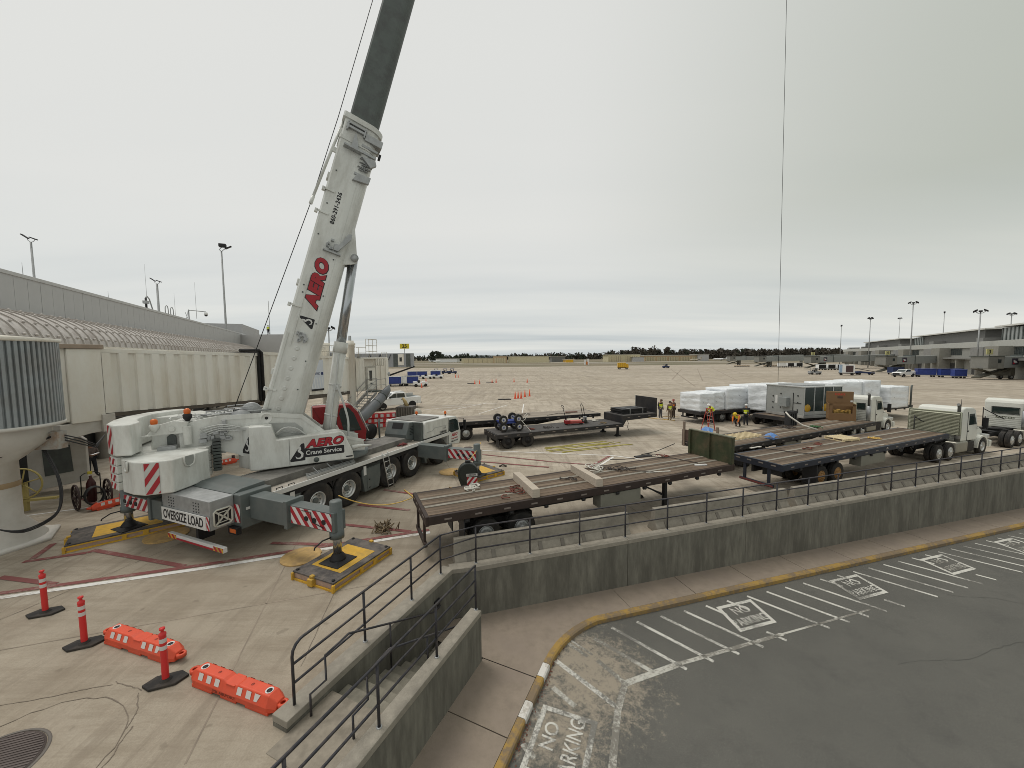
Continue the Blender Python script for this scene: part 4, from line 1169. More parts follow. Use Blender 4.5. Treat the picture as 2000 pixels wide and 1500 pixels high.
# clutter of hose coils and sheave gear on the frame top
cl = MB()
for k in range(22):
    x, y, z = random.uniform(-5.2, -3.9), random.uniform(-.55, .6), 3.98 + random.uniform(0, .10)
    rr_ = random.uniform(.15, .38)
    cl.tube([(x + rr_ * math.cos(a), y + rr_ * .8 * math.sin(a), z + .03 * math.sin(3 * a)) for a in [i * .55 for i in range(random.randint(5, 11))]], .02, 5)
sp('hose_coil', cl, M('hose_white', (.50, .51, .49), .5), 0)
gr2 = MB()
for y in (-.55, .55):
    gr2.tube([(-4.6, y, 4.06), (-2.4, y, 4.12)], .03, 6); gr2.tube([(-3.9, y, 4.06), (-3.9, y, 4.25), (-3.0, y, 4.28), (-3.0, y, 4.06)], .02, 6)
gr2.lathe([(.001, .3), (.34, .3), (.36, .36), (.34, .42), (.001, .42)], (-3.1, 0, 4.0), axis='y', n=20)
sp('top_gear', gr2, steel, 0)
# counterweight: base slabs, near wing block, far wing block, tall centre block
def ctw_wing(name, s, z0, z1, bev=.04):
    P = [(-6.52, s * 1.5), (-6.44, s * 1.84), (-6.10, s * 2.36), (-5.76, s * 2.68), (-5.05, s * 2.76), (-4.30, s * 1.65), (-4.30, s * 1.45), (-4.9, s * 1.2), (-6.4, s * 1.2)]
    return sp(name, MB().prism(P, 'z', z0, z1), white, bev, 3)
wg = ctw_wing('counterweight_wing', -1, 1.93, 2.98)
for px_, py_, ax in ((-4.72, -2.28, 'c'), (-6.27, -2.10, 'l')):
    if ax == 'c': n_ = Vector((.825, -.565, 0)); 
    else: n_ = Vector((-.91, -.41, 0))
    p_ = Vector((px_, py_, 2.80)) 
    rgt = Vector((-n_.y, n_.x, 0))
    m6 = MB()
    Bm = basis(p_ + n_ * .012, rgt, (0, 0, 1))
    m6.m = Bm
    m6.tube([(-.19, .17, 0), (-.19, .0, 0), (-.15, -.12, 0), (0, -.18, 0), (.15, -.12, 0), (.19, .0, 0), (.19, .17, 0)], .03, 6)
    m6.add([(-.17, .17, -.005), (-.17, 0, -.005), (-.13, -.1, -.005), (0, -.15, -.005), (.13, -.1, -.005), (.17, 0, -.005), (.17, .17, -.005)], [tuple(range(7))], 1)
    m6.build('lifting_pocket', [white, M('pocket_grey', (.30, .31, .29), .7)], wg)
s1 = MB(); stripes(s1, (-5.73, -2.687, 1.97), (.71, -.08, 0), (0, 0, 1), .36, .96, .30, .62, lift=.008)
s1.build('warning_board', [M('sign_grey', (.50, .51, .48), .5), redm], wg)
ctw_wing('counterweight_wing', 1, 1.93, 2.98)
ctw_wing('counterweight_wing', 1, 3.0, 3.9)
for k in range(4):
    z0 = 1.93 + k * .27
    sl = sp('counterweight_slab', MB().prism([(-6.9, -1.1), (-6.62, -1.62), (-6.3, -1.3), (-4.4, -1.3), (-4.3, -1.0), (-4.3, 1.0), (-4.4, 1.3), (-6.3, 1.3), (-6.62, 1.62), (-6.9, 1.1), (-7.0, 0)], 'z', z0, z0 + .255), white, .03)
    s1 = MB(); stripes(s1, (-6.905, -1.08, z0 + .02), (.28, -.52, 0), (0, 0, 1), .55, .21, .34, .75, lift=.006); s1.build('warning_board', [signw, redm], sl)
tall = sp('counterweight_block', MB().prism([(-6.92, -1.1), (-6.62, -1.66), (-6.2, -1.75), (-6.12, -1.05), (-6.35, -.4), (-6.42, .2), (-6.3, 1.1), (-5.9, 1.75), (-5.4, 2.1), (-5.6, 2.45), (-6.1, 2.25), (-6.6, 1.7), (-6.95, .7), (-7.02, -.2)], 'z', 3.05, 4.06), white, .05, 3)
s1 = MB(); stripes(s1, (-6.88, -1.16, 3.1), (.30, -.56, 0), (0, 0, 1), .42, .92, .42, .75, lift=.006); s1.build('warning_board', [signw, redm], tall)
sp('counterweight_neck', MB().prism([(-6.0, 2.98), (-4.7, 2.98), (-4.7, 3.9), (-5.2, 3.95), (-5.95, 3.6)], 'y', -.62, .62), white, .03)
bt = MB()
bt.prism([(-6.05, 3.52), (-5.0, 3.52), (-4.9, 3.9), (-5.3, 3.98), (-5.75, 3.85)], 'y', -.95, -.78)
bt.cyl((-4.95, -.9, 3.1), (-4.95, -.9, 3.75), .13, n=14); bt.cyl((-5.35, -1.0, 3.7), (-5.35, -.75, 3.7), .09, n=14)
bt.bar((-6.35, -1.0, 3.5), (-5.4, -.9, 3.56), .05, .05)
sp('ballast_linkage', bt, white, .01)
sp('ballast_pin', MB().prism([(-5.55, 3.0), (-5.3, 3.0), (-5.3, 3.4), (-5.42, 3.5), (-5.55, 3.4)], 'y', -.70, -.64), greyd, .01)
sp('pin_seat', MB().box(-5.75, -5.25, -1.1, -.8, 2.98, 3.12), steel, .02)
for x, y, z in ((-5.80, -.95, 3.75), (-4.95, -.7, 4.02)):
    b_ = sp('beacon', MB().lathe([(.05, z - .12), (.13, z), (.14, z + .12), (.09, z + .16)], (x, y, 0), n=12), white if x < -5.5 else black, 0)
    MB().lathe([(.09, z + .15), (.105, z + .20), (.10, z + .29), (.05, z + .34), (.001, z + .35)], (x, y, 0), n=12).build('lens', amber, b_)
ch = MB()
for k in range(10):
    ch.box(-4.26, -4.02, -1.1 + .0, -.86, 2.06 + k * .12, 2.15 + k * .12)
sp('cable_chain', ch, greyd, .01)
# operator cab on the far side
oc = MB()
oc.prism([(-.25, 2.2), (1.35, 2.1), (1.42, 2.66), (1.05, 3.55), (.72, 3.93), (-.10, 3.93), (-.25, 3.8)], 'y', .98, 2.15)
ocab = sp('operator_cab', oc, red, .05, 3)
MB().prism([(.40, 2.68), (1.18, 2.66), (.86, 3.50), (.62, 3.80), (.30, 3.78), (.22, 3.5)], 'y', .965, .982).build('side_window', bglass, ocab)
MB().prism([(-.15, 2.7), (.12, 2.7), (.10, 3.75), (-.15, 3.75)], 'y', .965, .982).build('side_window', bglass, ocab)
MB().add([(1.44, 1.1, 2.66), (1.44, 2.05, 2.66), (.78, 2.05, 3.92), (.78, 1.1, 3.92)], [(0, 1, 2, 3)]).build('windscreen', bglass, ocab)
MB().box(.55, .85, .95, .985, 2.30, 2.45).build('handle', steel, ocab); MB().box(.55, .85, .95, .985, 2.54, 2.66).build('handle', steel, ocab)
gd = MB(); gd.tube([(-.9, .95, 3.0), (-.92, .95, 3.92), (-.85, .95, 4.0), (.65, .95, 4.02), (1.1, .95, 3.60), (1.5, .95, 2.6)], .022, 6); gd.tube([(-.2, .95, 4.02), (-.2, 2.1, 4.02), (.65, 2.1, 4.02), (.65, .95, 4.02)], .02, 6)
gd.build('guard_rail', white, ocab)
rbx = sp('red_locker', MB().box(-.86, -.28, .95, 1.9, 2.55, 3.90), red, .02)
MB().bar((-.84, .945, 3.84), (-.30, .945, 2.75), .01, .02).build('edge_strip', M('red_dark', (.14, .01, .01), .5), rbx)
sp('cable_socket', MB().tube([(.42, -1.2, 2.35), (.75, -1.2, 2.38), (1.2, -1.2, 2.36)], [.10, .07, .04], 10), white, 0)

# ------------------------------------------------------------------ boom
be = R(73.9)
MBm = MS @ Matrix(((math.sin(be), 0, math.cos(be), -2.97), (0, 1, 0, 0), (-math.cos(be), 0, math.sin(be), 3.2), (0, 0, 0, 1)))
def bsec(n0, nf, n1, hw, k=8):
    """outline in (n, y): flat back, flat sides to nf, rounded belly to n1"""
    P = [(n0, hw - .06), (n0 + .06, hw)]
    P += [(nf + (n1 - nf) * math.sin(R(90 * i / k)), hw * math.cos(R(90 * i / k))) for i in range(k + 1)]
    Q = [(a, -b) for a, b in P[::-1]]
    out = []
    for p in P + Q:
        if not out or (abs(out[-1][0] - p[0]) + abs(out[-1][1] - p[1])) > 1e-4: out.append(p)
    return out
boom = crane
bo = cp('boom', MB().prism(bsec(0, 1.04, 1.50, .45), 'z', .75, 13.75, smooth=False), white, 0, m=MBm)
def bp2(name, mb, mats, bev=.008): return mb.build(name, mats, bo, bev=bev)
bp2('boom_foot', MB().box(-.02, 1.0, -.40, .40, -.1, .80), white)
cl1 = bp2('head_collar', MB().prism(bsec(-.10, 1.0, 1.58, .52), 'z', 13.5, 13.72).prism(bsec(-.04, 1.02, 1.54, .48), 'z', 12.6, 12.75), white, 0)
# telescoped sections
cp('boom_section', MB().prism(bsec(.12, .92, 1.36, .38), 'z', 13.6, 26.5), greyd, 0, m=MBm)
cp('boom_section', MB().prism(bsec(.17, .86, 1.28, .34), 'z', 26.4, 39.0), greyd, 0, m=MBm)
cp('boom_section', MB().prism(bsec(.22, .80, 1.20, .30), 'z', 38.9, 51.0), greyd, 0, m=MBm)
hd_ = cp('boom_head', MB().box(.05, 1.3, -.40, .40, 50.6, 52.2), white, .02, m=MBm)
sv = bp2('weld_seam', MB().box(1.03, 1.05, -.462, -.445, .9, 13.4), white, 0)
ws = MB(); ws.box(.30, .33, -.475, -.445, 3.64, 6.74); ws.box(.12, .15, -.475, -.445, .9, 4.2); bp2('side_strip', ws, white, .003)
# lettering up the side: reading direction +s, letter tops towards -n
letters('AERO', bo, (.66, -.456, 6.42), (0, 0, 1), (-1, 0, 0), .64, inkm, bold=.10, sx=1.12, shear=.22, space=1.12)
letters('AERO', bo, (.655, -.460, 6.43), (0, 0, 1), (-1, 0, 0), .62, redm, bold=.07, sx=1.15, shear=.22, space=1.13)
MBk = letters('860-291-2436', bo, (.57, -.456, 9.70), (0, 0, 1), (-1, 0, 0), .225, inkm, bold=.03, sx=1.05, space=1.05)
hook_logo(bo, (.92, -.452, 4.56), (0, 0, 1), (-1, 0, 0), .62)
br = MB()
for s_, n0, n1 in ((5.3, -.10, .34), (9.32, -.10, .36), (10.3, -.06, .36), (1.8, -.10, .28)): br.box(n0, n1, -.50, -.44, s_ - .035, s_ + .035); br.box(n0 - .06, n0 + .06, -.50, -.30, s_ - .09, s_ + .05)
bp2('rope_bracket', br, white, .006)
ci = MB()
for k in range(8): ci.lathe([(.055, -.458), (.09, -.458), (.09, -.448), (.055, -.448)], (.52 + .01 * k, 0, 1.1 + k * .42), axis='y', n=16)
bp2('round_boss', ci, white, 0)
cb = MB()
for (n, s_) in ((.98, 6.0), (1.0, 4.8), (1.0, 3.2), (1.0, 2.0), (.98, 7.6), (.20, 8.4), (.20, 11.2), (.2, 6.2), (.23, 5.9), (.2, 9.75)): cb.cyl((n, -.47, s_), (n, -.44, s_), .03, n=8)
bp2('bolt', cb, greyd, 0)
# control box low on the side, pin brackets near the luffing lug
vb = MB()
for k in range(11): 
    n, s_ = random.uniform(.35, .75), random.uniform(3.75, 4.25)
    vb.box(n, n + random.uniform(.04, .16), -.56, -.44, s_, s_ + random.uniform(.08, .18))
bp2('valve_cluster', vb, steel, .004)
vb = MB()
for k in range(9):
    n, s_ = random.uniform(.45, .75), random.uniform(7.9, 8.35)
    vb.box(n, n + random.uniform(.05, .14), -.60, -.44, s_, s_ + random.uniform(.04, .10))
vb.box(.5, 1.2, -.62, -.44, 7.82, 7.88)
vb.prism([(.9, 7.95), (1.05, 7.95), (1.42, 8.62), (1.40, 8.85), (1.25, 8.80), (1.05, 8.25), (.85, 8.2)], 'y', -.66, -.50)
bp2('fly_jib_bracket', vb, steel, .006)
gs = MB()
for y in (-.30, .20): gs.prism([(1.1, 10.3), (1.42, 9.4), (1.86, 8.05), (1.90, 7.85), (1.70, 7.72), (1.2, 7.5)], 'y', y, y + .10)
bp2('luffing_lug', gs, white, .01)
up_ = MB()
up_.box(.12, .90, -.58, -.44, 13.12, 13.22); up_.box(.12, .90, -.60, -.44, 13.28, 13.34); up_.box(.14, .20, -.6, -.44, 13.0, 13.4); up_.box(.82, .88, -.6, -.44, 13.0, 13.4)
up_.box(.20, .92, -.72, -.44, 12.28, 12.36); up_.prism([(.48, 12.36), (.80, 12.36), (.56, 12.98), (.50, 12.98)], 'y', -.60, -.54)
for s_ in (12.72, 12.45, 11.45): up_.box(.85, 1.52, -.50, -.38, s_ - .05, s_ + .05)
up_.prism([(.95, 12.2), (1.5, 12.3), (1.6, 12.1), (1.4, 11.9)], 'y', -.62, -.45); up_.prism([(.85, 11.1), (1.0, 11.45), (1.52, 11.5), (1.5, 11.2)], 'y', -.60, -.45)
for k in range(14): up_.box(.9 + random.uniform(0, .4), 1.1 + random.uniform(0, .4), -.56, -.40, 11.65 + k * .04, 11.67 + k * .04)
up_.box(.9, 1.62, -.55, .3, 12.95, 13.25)
bp2('jib_fitting', up_, steel, .008)
bp2('sensor', MB().box(1.62, 1.72, -.06, .06, 12.7, 12.95), black)
rp2 = MB()
rp2.tube([(-.03, 0, 13.65), (-.16, 0, 12.2), (-.34, 0, 9.95)], .055, 8); rp2.cyl((-.34, 0, 9.95), (-.36, 0, 9.6), .07, n=8)
rp2.box(-.16, .02, -.05, .05, 12.1, 12.3)
bp2('rope_guide_arm', rp2, white, 0)
cst = MB()
for s_ in (2.5, 11.0, 13.0, 6.3): cst.box(-.07, .0, -.2, .2, s_ - .12, s_ + .12)
bp2('back_lug', cst, white, .01)
# luffing cylinder
lc = sp('luffing_cylinder', MB().cyl((-.50, 0, 1.95), (.30, 0, 6.75), .255, n=20).cyl((.24, 0, 6.35), (.31, 0, 6.80), .29, n=20), white, 0)
MB().cyl((.29, 0, 6.7), (.93, 0, 10.45), .20, n=20).build('rod', chrome, lc)
MB().lathe([(.001, -.42), (.16, -.42), (.16, .42), (.001, .42)], (.93, 0, 10.42), axis='y', n=16).build('pin', steel, lc)
hb = MB()
for s_ in (0.35, .62):
    hb.cyl((-.50 + .8 * s_ - .01, 0, 1.95 + 4.8 * s_ - .03), (-.50 + .8 * s_ + .01, 0, 1.95 + 4.8 * s_ + .03), .27, n=20)
hb.tube(smooth([(.16, -.27, 6.3), (.02, -.32, 5.2), (-.02, -.34, 4.95), (-.16, -.30, 4.2), (-.3, -.30, 3.0)], 3), .03, 6)
MB().tube(smooth([(.02, -.34, 4.95), (.22, -.36, 4.3), (.42, -.34, 3.4), (.40, -.3, 2.6)], 4), .045, 8).build('hydraulic_hose', hw_, lc)
hb.box(-.12, .14, -.34, -.2, 4.75, 5.0)
hb.build('clamp_ring', hw_, lc)
# ropes
rope = M('rope_dark', (.03, .03, .03), .6)
MsW = Matrix.Translation((CR_O[0], CR_O[1], 0)) @ Matrix.Rotation(R(F_DEG), 4, 'Z') @ MS
MbW = Matrix.Translation((CR_O[0], CR_O[1], 0)) @ Matrix.Rotation(R(F_DEG), 4, 'Z') @ MBm
BI = MBm.inverted() @ MS
p_w = BI @ Vector((-3.7, 0, 4.0))
bp2('hoist_rope', MB().tube([p_w, (-.36, 0, 9.7), (-.30, 0, 12.2), (-.26, 0, 13.6), (-.02, 0, 51.5)], .016, 5), rope, 0)
# lattice luffing jib high above the picture, that carries the load line over the unloading place
tip = MbW @ Vector((.6, 0, 51.8))
load_x, load_y, load_z = 20.9, 31.6, 63.0
jend = Vector((load_x, load_y, load_z))
jm_ = MB()
iW = (Matrix.Translation((CR_O[0], CR_O[1], 0)) @ Matrix.Rotation(R(F_DEG), 4, 'Z')).inverted()
d_ = (jend - tip); L_ = d_.length; d_.normalize(); s_v = d_.cross(Vector((0, 0, 1))).normalized(); u_v = s_v.cross(d_)
def jp(t, a, b):
    k = min(1, t * 6, (1 - t) * 6) * .75 + .12
    return iW @ (tip + d_ * (t * L_) + s_v * (a * k) + u_v * (b * k))
N = 16
for a in (-1, 1):
    for b in (-1, 1):
        jm_.tube([jp(i / N, a, b) for i in range(N + 1)], .05, 5)
for i in range(N):
    for a in (-1, 1): jm_.tube([jp(i / N, a, -1), jp((i + .5) / N, a, 1), jp((i + 1) / N, a, -1)], .025, 4); jm_.tube([jp(i / N, -1, a), jp((i + 1) / N, 1, a)], .025, 4)
cp('luffing_jib', jm_, white, 0)
cp('load_rope', MB().tube([iW @ jend, iW @ Vector((21.95, load_y, 3.75))], .016, 5), rope, 0)

# --- crane mats (stand on the apron) and loose plywood discs
def mat_thing(label, c, deg, L=2.05, W=1.5):
    t0 = thing('crane_mat', label, 'crane mat', (c[0], c[1], 0), R(deg), 'mats under the crane outriggers')
    MB().box(-L / 2 + .03, L / 2 - .03, -W / 2 + .03, W / 2 - .03, .035, .20).build('core', matwood, t0)
    MB().box(-L / 2, L / 2, -W / 2, W / 2, .20, .245).build('top_sheet', matdark, t0, bev=.008)
    MB().box(-L * .30, L * .30, -W * .36, W * .36, .2455, .2545).build('bearing_plate', yellow, t0, bev=.003)
    e = MB()
    for s in (-1, 1):
        e.box(-L / 2 - .012, L / 2 + .012, s * W / 2 - .02, s * W / 2 + .02, .0, .05); e.box(s * L / 2 - .02, s * L / 2 + .02, -W / 2 - .01, W / 2 + .01, .0, .048)
        e.box(-L / 2 - .005, L / 2 + .005, s * W / 2 - .012, s * W / 2 + .012, .16, .20)
        for q in (-1, 1): e.box(q * L / 2 - .05, q * L / 2 + .015, s * W / 2 - .05, s * W / 2 + .015, .0, .20)
        e.box(-.16, -.05, s * W / 2 - .015, s * W / 2 + .014, .05, .16); e.box(.35, .5, s * W / 2 - .015, s * W / 2 + .014, .05, .16)
    e.build('edge_frame', yellow, t0)
    for s in (-1, 1):
        MB().box(s * L / 2 - .10, s * L / 2 + .06, -.09, .09, .02, .22).box(s * L / 2 + s * .0 - .05, s * L / 2 + .05, -.06, .06, .22, .29).build('lug', yellow, t0, bev=.015)
    for s in (-1, 1):
        for q in (-1, 1): MB().lathe([(.045, .245), (.045, .275), (.03, .285), (.001, .285)], (s * (L / 2 - .09), q * (W / 2 - .09), 0), n=8).build('corner_cap', black, t0)
    return t0
mat_thing('black and yellow crane mat in front of the stairs, under the nearest outrigger foot', (-4.98, 10.92), 66, 2.15, 1.55)
mat_thing('black and yellow crane mat at the left, under the outrigger behind the counterweight', (-13.7, 13.35), 42, 2.9, 1.6)
mat_thing('black and yellow crane mat beside the dark hook block, under the front outrigger', (-1.75, 19.55), 40, 1.95, 1.7)
mat_thing('black and yellow crane mat hidden on the far side of the crane', (-10.5, 22.4), 66, 2.1, 1.5)
def disc(label, c, r, notch):
    P = []
    for i in range(40):
        a = 2 * PI * i / 40
        rr_ = r * (.93 if abs(((a - notch + PI) % (2 * PI)) - PI) < .06 else 1)
        P.append((rr_ * math.cos(a), rr_ * math.sin(a)))
    o = MB().prism(P, 'z', .004, .035).build('plywood_disc', ply, None, (c[0], c[1], 0))
    return tag(o, label, 'disc', 'round plywood discs lying by the crane')
disc('round tan plywood disc lying beside the nearest crane mat', (-6.55, 11.45), .57, .3)
disc('round tan plywood disc under the crane tail beside the left mat', (-12.05, 12.95), .62, 4)
disc('round tan plywood disc lying in front of the hook block', (-3.3, 20.1), .62, 3.6)
# hook block on the near trailer side, sling line up to the jack
hkb = thing('hook_block', 'dark crane hook block with a red and white striped plate, standing by the trailer', 'hook block', (-2.05, 17.25, 0), R(8))
hb1 = MB(); P = [(.47 * math.cos(R(a)), .80 + .52 * math.sin(R(a))) for a in range(-25, 206, 15)] + [(-.28, .12), (-.15, .0), (.15, .0), (.30, .12)]
hb1.prism(P, 'y', -.20, .20); hb1.build('cheek', M('hookblock_black', (.022, .028, .024), .45, var=.1), hkb, bev=.05, seg=3)
MB().prism([(.36 * math.cos(R(a)), .84 + .40 * math.sin(R(a))) for a in range(0, 360, 15)], 'y', -.215, -.2).build('rim', M('hookblock_rim', (.03, .036, .032), .4), hkb)
n_p = MB().box(-.08, .42, -.225, -.205, .72, .84).build('name_plate', signw, hkb)
letters('LIEBHERR', n_p, (.17, -.227, .78), (1, 0, 0), (0, 0, 1), .095, inkm, bold=.02)
s1 = MB(); stripes(s1, (-.06, -.219, .30), (1, 0, 0), (0, 0, 1), .47, .38, .24, .8); s1.build('warning_board', [signw, redm], hkb)
MB().box(-.12, .12, -.1, .1, 1.28, 1.40).build('rope_socket', black, hkb, bev=.02)
tag(MB().tube(catenary((-2.05, 17.2, 1.38), (-1.62, 19.35, 1.75), .1) , .018, 6).build('tag_line', ropem), 'yellow rope running from the hook block up to the front outrigger jack', 'rope')
rp3 = MB().tube([(-5.0, 17.3, .03), (-4.2, 16.2, .03), (-3.3, 15.6, .03), (-2.5, 15.9, .03), (-2.0, 16.6, .03), (-2.2, 17.3, .03), (-3.0, 17.6, .03), (-2.6, 17.2, .05), (-2.1, 16.95, .30)], .03, 6)
tag(rp3.build('yellow_rope', ropem), 'thick yellow rope lying in a loop beside the crane ladder', 'rope')
tag(MB().tube(catenary((-5.25, 11.3, 1.98), (-3.35, 12.62, 1.42), .28, 16), .016, 6).build('barrier_rope', ropem), 'thin yellow rope hanging from the rear outrigger jack to the trailer corner', 'rope')
pile = MB()
for k in range(26):
    x, y = -4.55 + random.gauss(0, .14), 13.25 + random.gauss(0, .16)
    pile.tube([(x, y, random.uniform(.0, .1)), (x + random.uniform(-.2, .2), y + random.uniform(-.2, .2), random.uniform(.05, .32)), (x + random.uniform(-.3, .3), y + random.uniform(-.3, .3), .03)], .02, 5)
tag(pile.build('sling_heap', M('sling_tan', (.20, .15, .09), .9, var=.3)), 'small heap of tan slings and chain under the yellow rope', 'sling heap')
# ================================================================== TRAILERS AND THEIR LOADS
_plank = {}
def trailer(name, label, o, deg, L, W, dz, rail, wheels_x, nplank=12, strips=(4, 8), group='flatbed trailers on the apron', legs_x=None, tool=None, plank_mats=None, rim=None, rear=True, stake=False, x0=0.0, tape=True, bumper=True, dish=-.02):
    t0 = thing(name, label, 'trailer', (o[0], o[1], 0), R(deg), group)
    # deck boards run lengthwise, every board its own piece; pale steel strips lie between some of them
    pw = (W - .16) / nplank
    pm = plank_mats or planksm
    for i in range(nplank):
        y = .08 + i * pw
        key = (round(L, 2), round(pw, 4), round(x0, 2), round(dz, 2))
        mi = random.randrange(len(pm))
        kk = key + (pm[mi].name,)
        if kk not in _plank:
            _plank[kk] = MB().box(x0 + .06, L - .04, .006, pw - .006, dz - .045, dz).mesh('plank', pm[mi])
        p = link('plank', _plank[kk], t0, (0, y, random.uniform(-.006, .004)))
    for s in strips:
        y = .08 + s * pw
        MB().box(x0 + .07, L - .05, y - .065, y + .065, dz - .01, dz + .010).build('deck_strip', M('deck_strip', (.25, .23, .19), .65, .1, var=.25, scale=3), t0)
    for y0, y1 in ((-.03, .078), (W - .078, W + .03)):
        MB().box(x0, L, y0, y1, dz - .26, dz - .004).build('side_rail', rail, t0, bev=.012)
    if rear: MB().box(x0 - .05, x0 + .055, -.03, W + .03, dz - .28, dz + .006).build('rear_sill', rail, t0, bev=.01)
    MB().box(L - .035, L + .05, -.03, W + .03, dz - .26, dz + .004).build('front_sill', rail, t0, bev=.01)
    fm = MB()
    for y in (.85, W - .85):
        fm.prism([(x0 + .1, dz - .62), (L * .62, dz - .70), (L * .78, dz - .42), (L - .1, dz - .38), (L - .1, dz - .06), (x0 + .1, dz - .06)], 'y', y - .05, y + .05)
    k = x0 + .5
    while k < L - .3:
        fm.box(k, k + .07, .05, W - .05, dz - .20, dz - .06); k += .6
    fm.build('frame', black, t0)
    if tape:
        tm = M('tape_pale', (.20, .17, .15), .5)
        if 'tape' not in _plank: _plank['tape'] = MB().box(0, .22, -.036, -.029, -.17, -.12).mesh('reflector', tm); _plank['tape2'] = MB().box(-.056, -.049, 0, .2, -.12, -.07).mesh('reflector', tm)
        k = x0 + .5
        while k < L - .4: link('reflector', _plank['tape'], t0, (k, 0, dz)); k += .95
        for k in range(4): link('reflector', _plank['tape2'], t0, (x0, .25 + k * (W - .6) / 3, dz))
    for x in wheels_x:
        for y, s in ((.40, -1), (.72, -1), (W - .72, 1), (W - .40, 1)):
            wheel(t0, (x, y, .50), .50, .27, rim or steel, dish if s * 1 else 0, s, rim or steel, .54)
    if wheels_x:
        ax = MB()
        for x in wheels_x: ax.cyl((x, .3, .5), (x, W - .3, .5), .09, n=10)
        ax.box(min(wheels_x) - .6, max(wheels_x) + .6, .75, W - .75, .60, .78)
        ax.build('axle', black, t0)
        for y in (.06, W - .66): MB().box(min(wheels_x) - .78, min(wheels_x) - .75, y, y + .6, .22, dz - .28).build('mud_flap', blackp, t0)
    if bumper:
        MB().box(x0 - .03, x0 + .06, .35, W - .35, .42, .54).box(x0 - .02, x0 + .05, .5, .62, .54, dz - .2).box(x0 - .02, x0 + .05, W - .62, W - .5, .54, dz - .2).build('rear_bumper', rail, t0, bev=.008)
    if legs_x:
        for y in (.35, W - .35):
            lg = MB().box(legs_x - .07, legs_x + .07, y - .07, y + .07, .05, dz - .2)
            lg.prism([(legs_x - .22, 0), (legs_x + .22, 0), (legs_x + .12, .12), (legs_x - .12, .12)], 'y', y - .14, y + .14)
            lg.bar((legs_x, y, .55), (legs_x - 1.0, y, dz - .4), .05, .05)
            lg.build('landing_leg', black, t0, bev=.006)
        MB().bar((legs_x, .35, .6), (legs_x, W - .35, .6), .05, .05).build('leg_brace', black, t0)
    if tool:
        MB().box(tool[0], tool[1], .02, .5, dz - .80, dz - .30).build('tool_box', M('toolbox_grey', (.20, .195, .16), .6, var=.1), t0, bev=.015)
    if 'winch' not in _plank:
        wz = MB(); wz.lathe([(.001, -.05), (.05, -.05), (.05, .06), (.001, .06)], (0, 0, 0), axis='y', n=8); wz.box(-.07, .07, -.045, -.01, -.04, .06)
        _plank['winch'] = wz.mesh('strap_winch', black)
    k = x0 + 1.2
    while k < L - .6:
        link('strap_winch', _plank['winch'], t0, (k, 0, dz - .32)); k += 1.25 + .2 * (int(k) % 2)
    return t0
railb = M('rail_black', (.018, .018, .02), .5, var=.2, scale=3, dirt=(.07, .06, .05), damt=.4)
railr = M('rail_rust', (.040, .026, .020), .7, var=.3, scale=3, dirt=(.03, .022, .02), damt=.6)
railbl = M('rail_blueblack', (.018, .022, .034), .5, var=.2)
t1 = trailer('flatbed_trailer', 'flatbed trailer nearest the railing with two timbers and a green headboard', (-2.49, 10.8), 23.4, 12.85, 2.2, 1.50, railr, (1.9, 3.15), nplank=9, strips=(3, 6), legs_x=9.4, tool=(6.1, 7.9))
hb = MB().box(12.76, 12.90, 0, 2.2, 1.45, 2.62).build('headboard', olive, t1, bev=.012)
for y in (.06, 1.1, 2.14): MB().box(12.68, 12.76, y - .05, y + .05, 1.5, 2.64).build('post', olive, hb)
MB().box(12.74, 12.92, -.02, 2.22, 2.62, 2.66).build('top_rail', M('headboard_rim', (.17, .17, .12), .6), hb)
T1M = Matrix.Translation((-2.49, 10.8, 0)) @ Matrix.Rotation(R(23.4), 4, 'Z')
def on(Mx, x, y, z): return Mx @ Vector((x, y, z))
for x0, lab in ((3.55, 'square timber laid across the near trailer, the one closer to its rear'), (6.05, 'square timber laid across the near trailer, the one closer to its headboard')):
    p = on(T1M, x0, .02, 1.505)
    o = MB().box(-.13, .13, 0, 2.0, 0, .29).build('timber', timber, None, (p.x, p.y, p.z), R(24.2 - 6), bev=.012)
    tag(o, lab, 'timber', 'timbers on the near trailer')
def chain_pile(name, label, Mx, x, y, z, n, spread, m, r=.018, cat='chain'):
    mb = MB()
    for k in range(n):
        a = random.uniform(0, 2 * PI); rr_ = random.uniform(.1, .3) * spread
        cx, cy = random.gauss(0, .25) * spread, random.gauss(0, .2) * spread
        mb.tube([(cx + rr_ * math.cos(a + t * .8), cy + rr_ * math.sin(a + t * .8), r + .01 + random.uniform(0, .04)) for t in range(random.randint(3, 6))], r, 5)
    p = on(Mx, x, y, z)
    return tag(mb.build(name, m, None, tuple(p), R(random.uniform(0, 90))), label, cat)
chr_ = M('chain_rust', (.16, .045, .03), .7, var=.3)
chd = M('chain_dark', (.05, .04, .035), .7, var=.3)
chain_pile('strap_heap', 'white strap crumpled at the rear of the near trailer', T1M, 1.9, 1.75, 1.50, 12, .7, strapm, .025, 'strap')
chain_pile('chain', 'rusty red chain coiled beside the rear timber', T1M, 3.25, .95, 1.50, 12, .7, chr_, .018)
chain_pile('chain', 'dark chain binder lying just behind the second timber', T1M, 5.45, 1.1, 1.50, 6, .5, chd, .018)
chain_pile('strap_heap', 'pale strap heaped beyond the second timber', T1M, 7.3, 2.0, 1.50, 16, .8, strapm, .022, 'strap')
chain_pile('chain', 'dark chain spread over the middle of the near trailer deck', T1M, 7.9, 1.5, 1.50, 14, .9, chd, .014)
chain_pile('chain', 'rusty chain lying close to the green headboard', T1M, 11.2, 2.2, 1.50, 10, .6, chr_, .015)
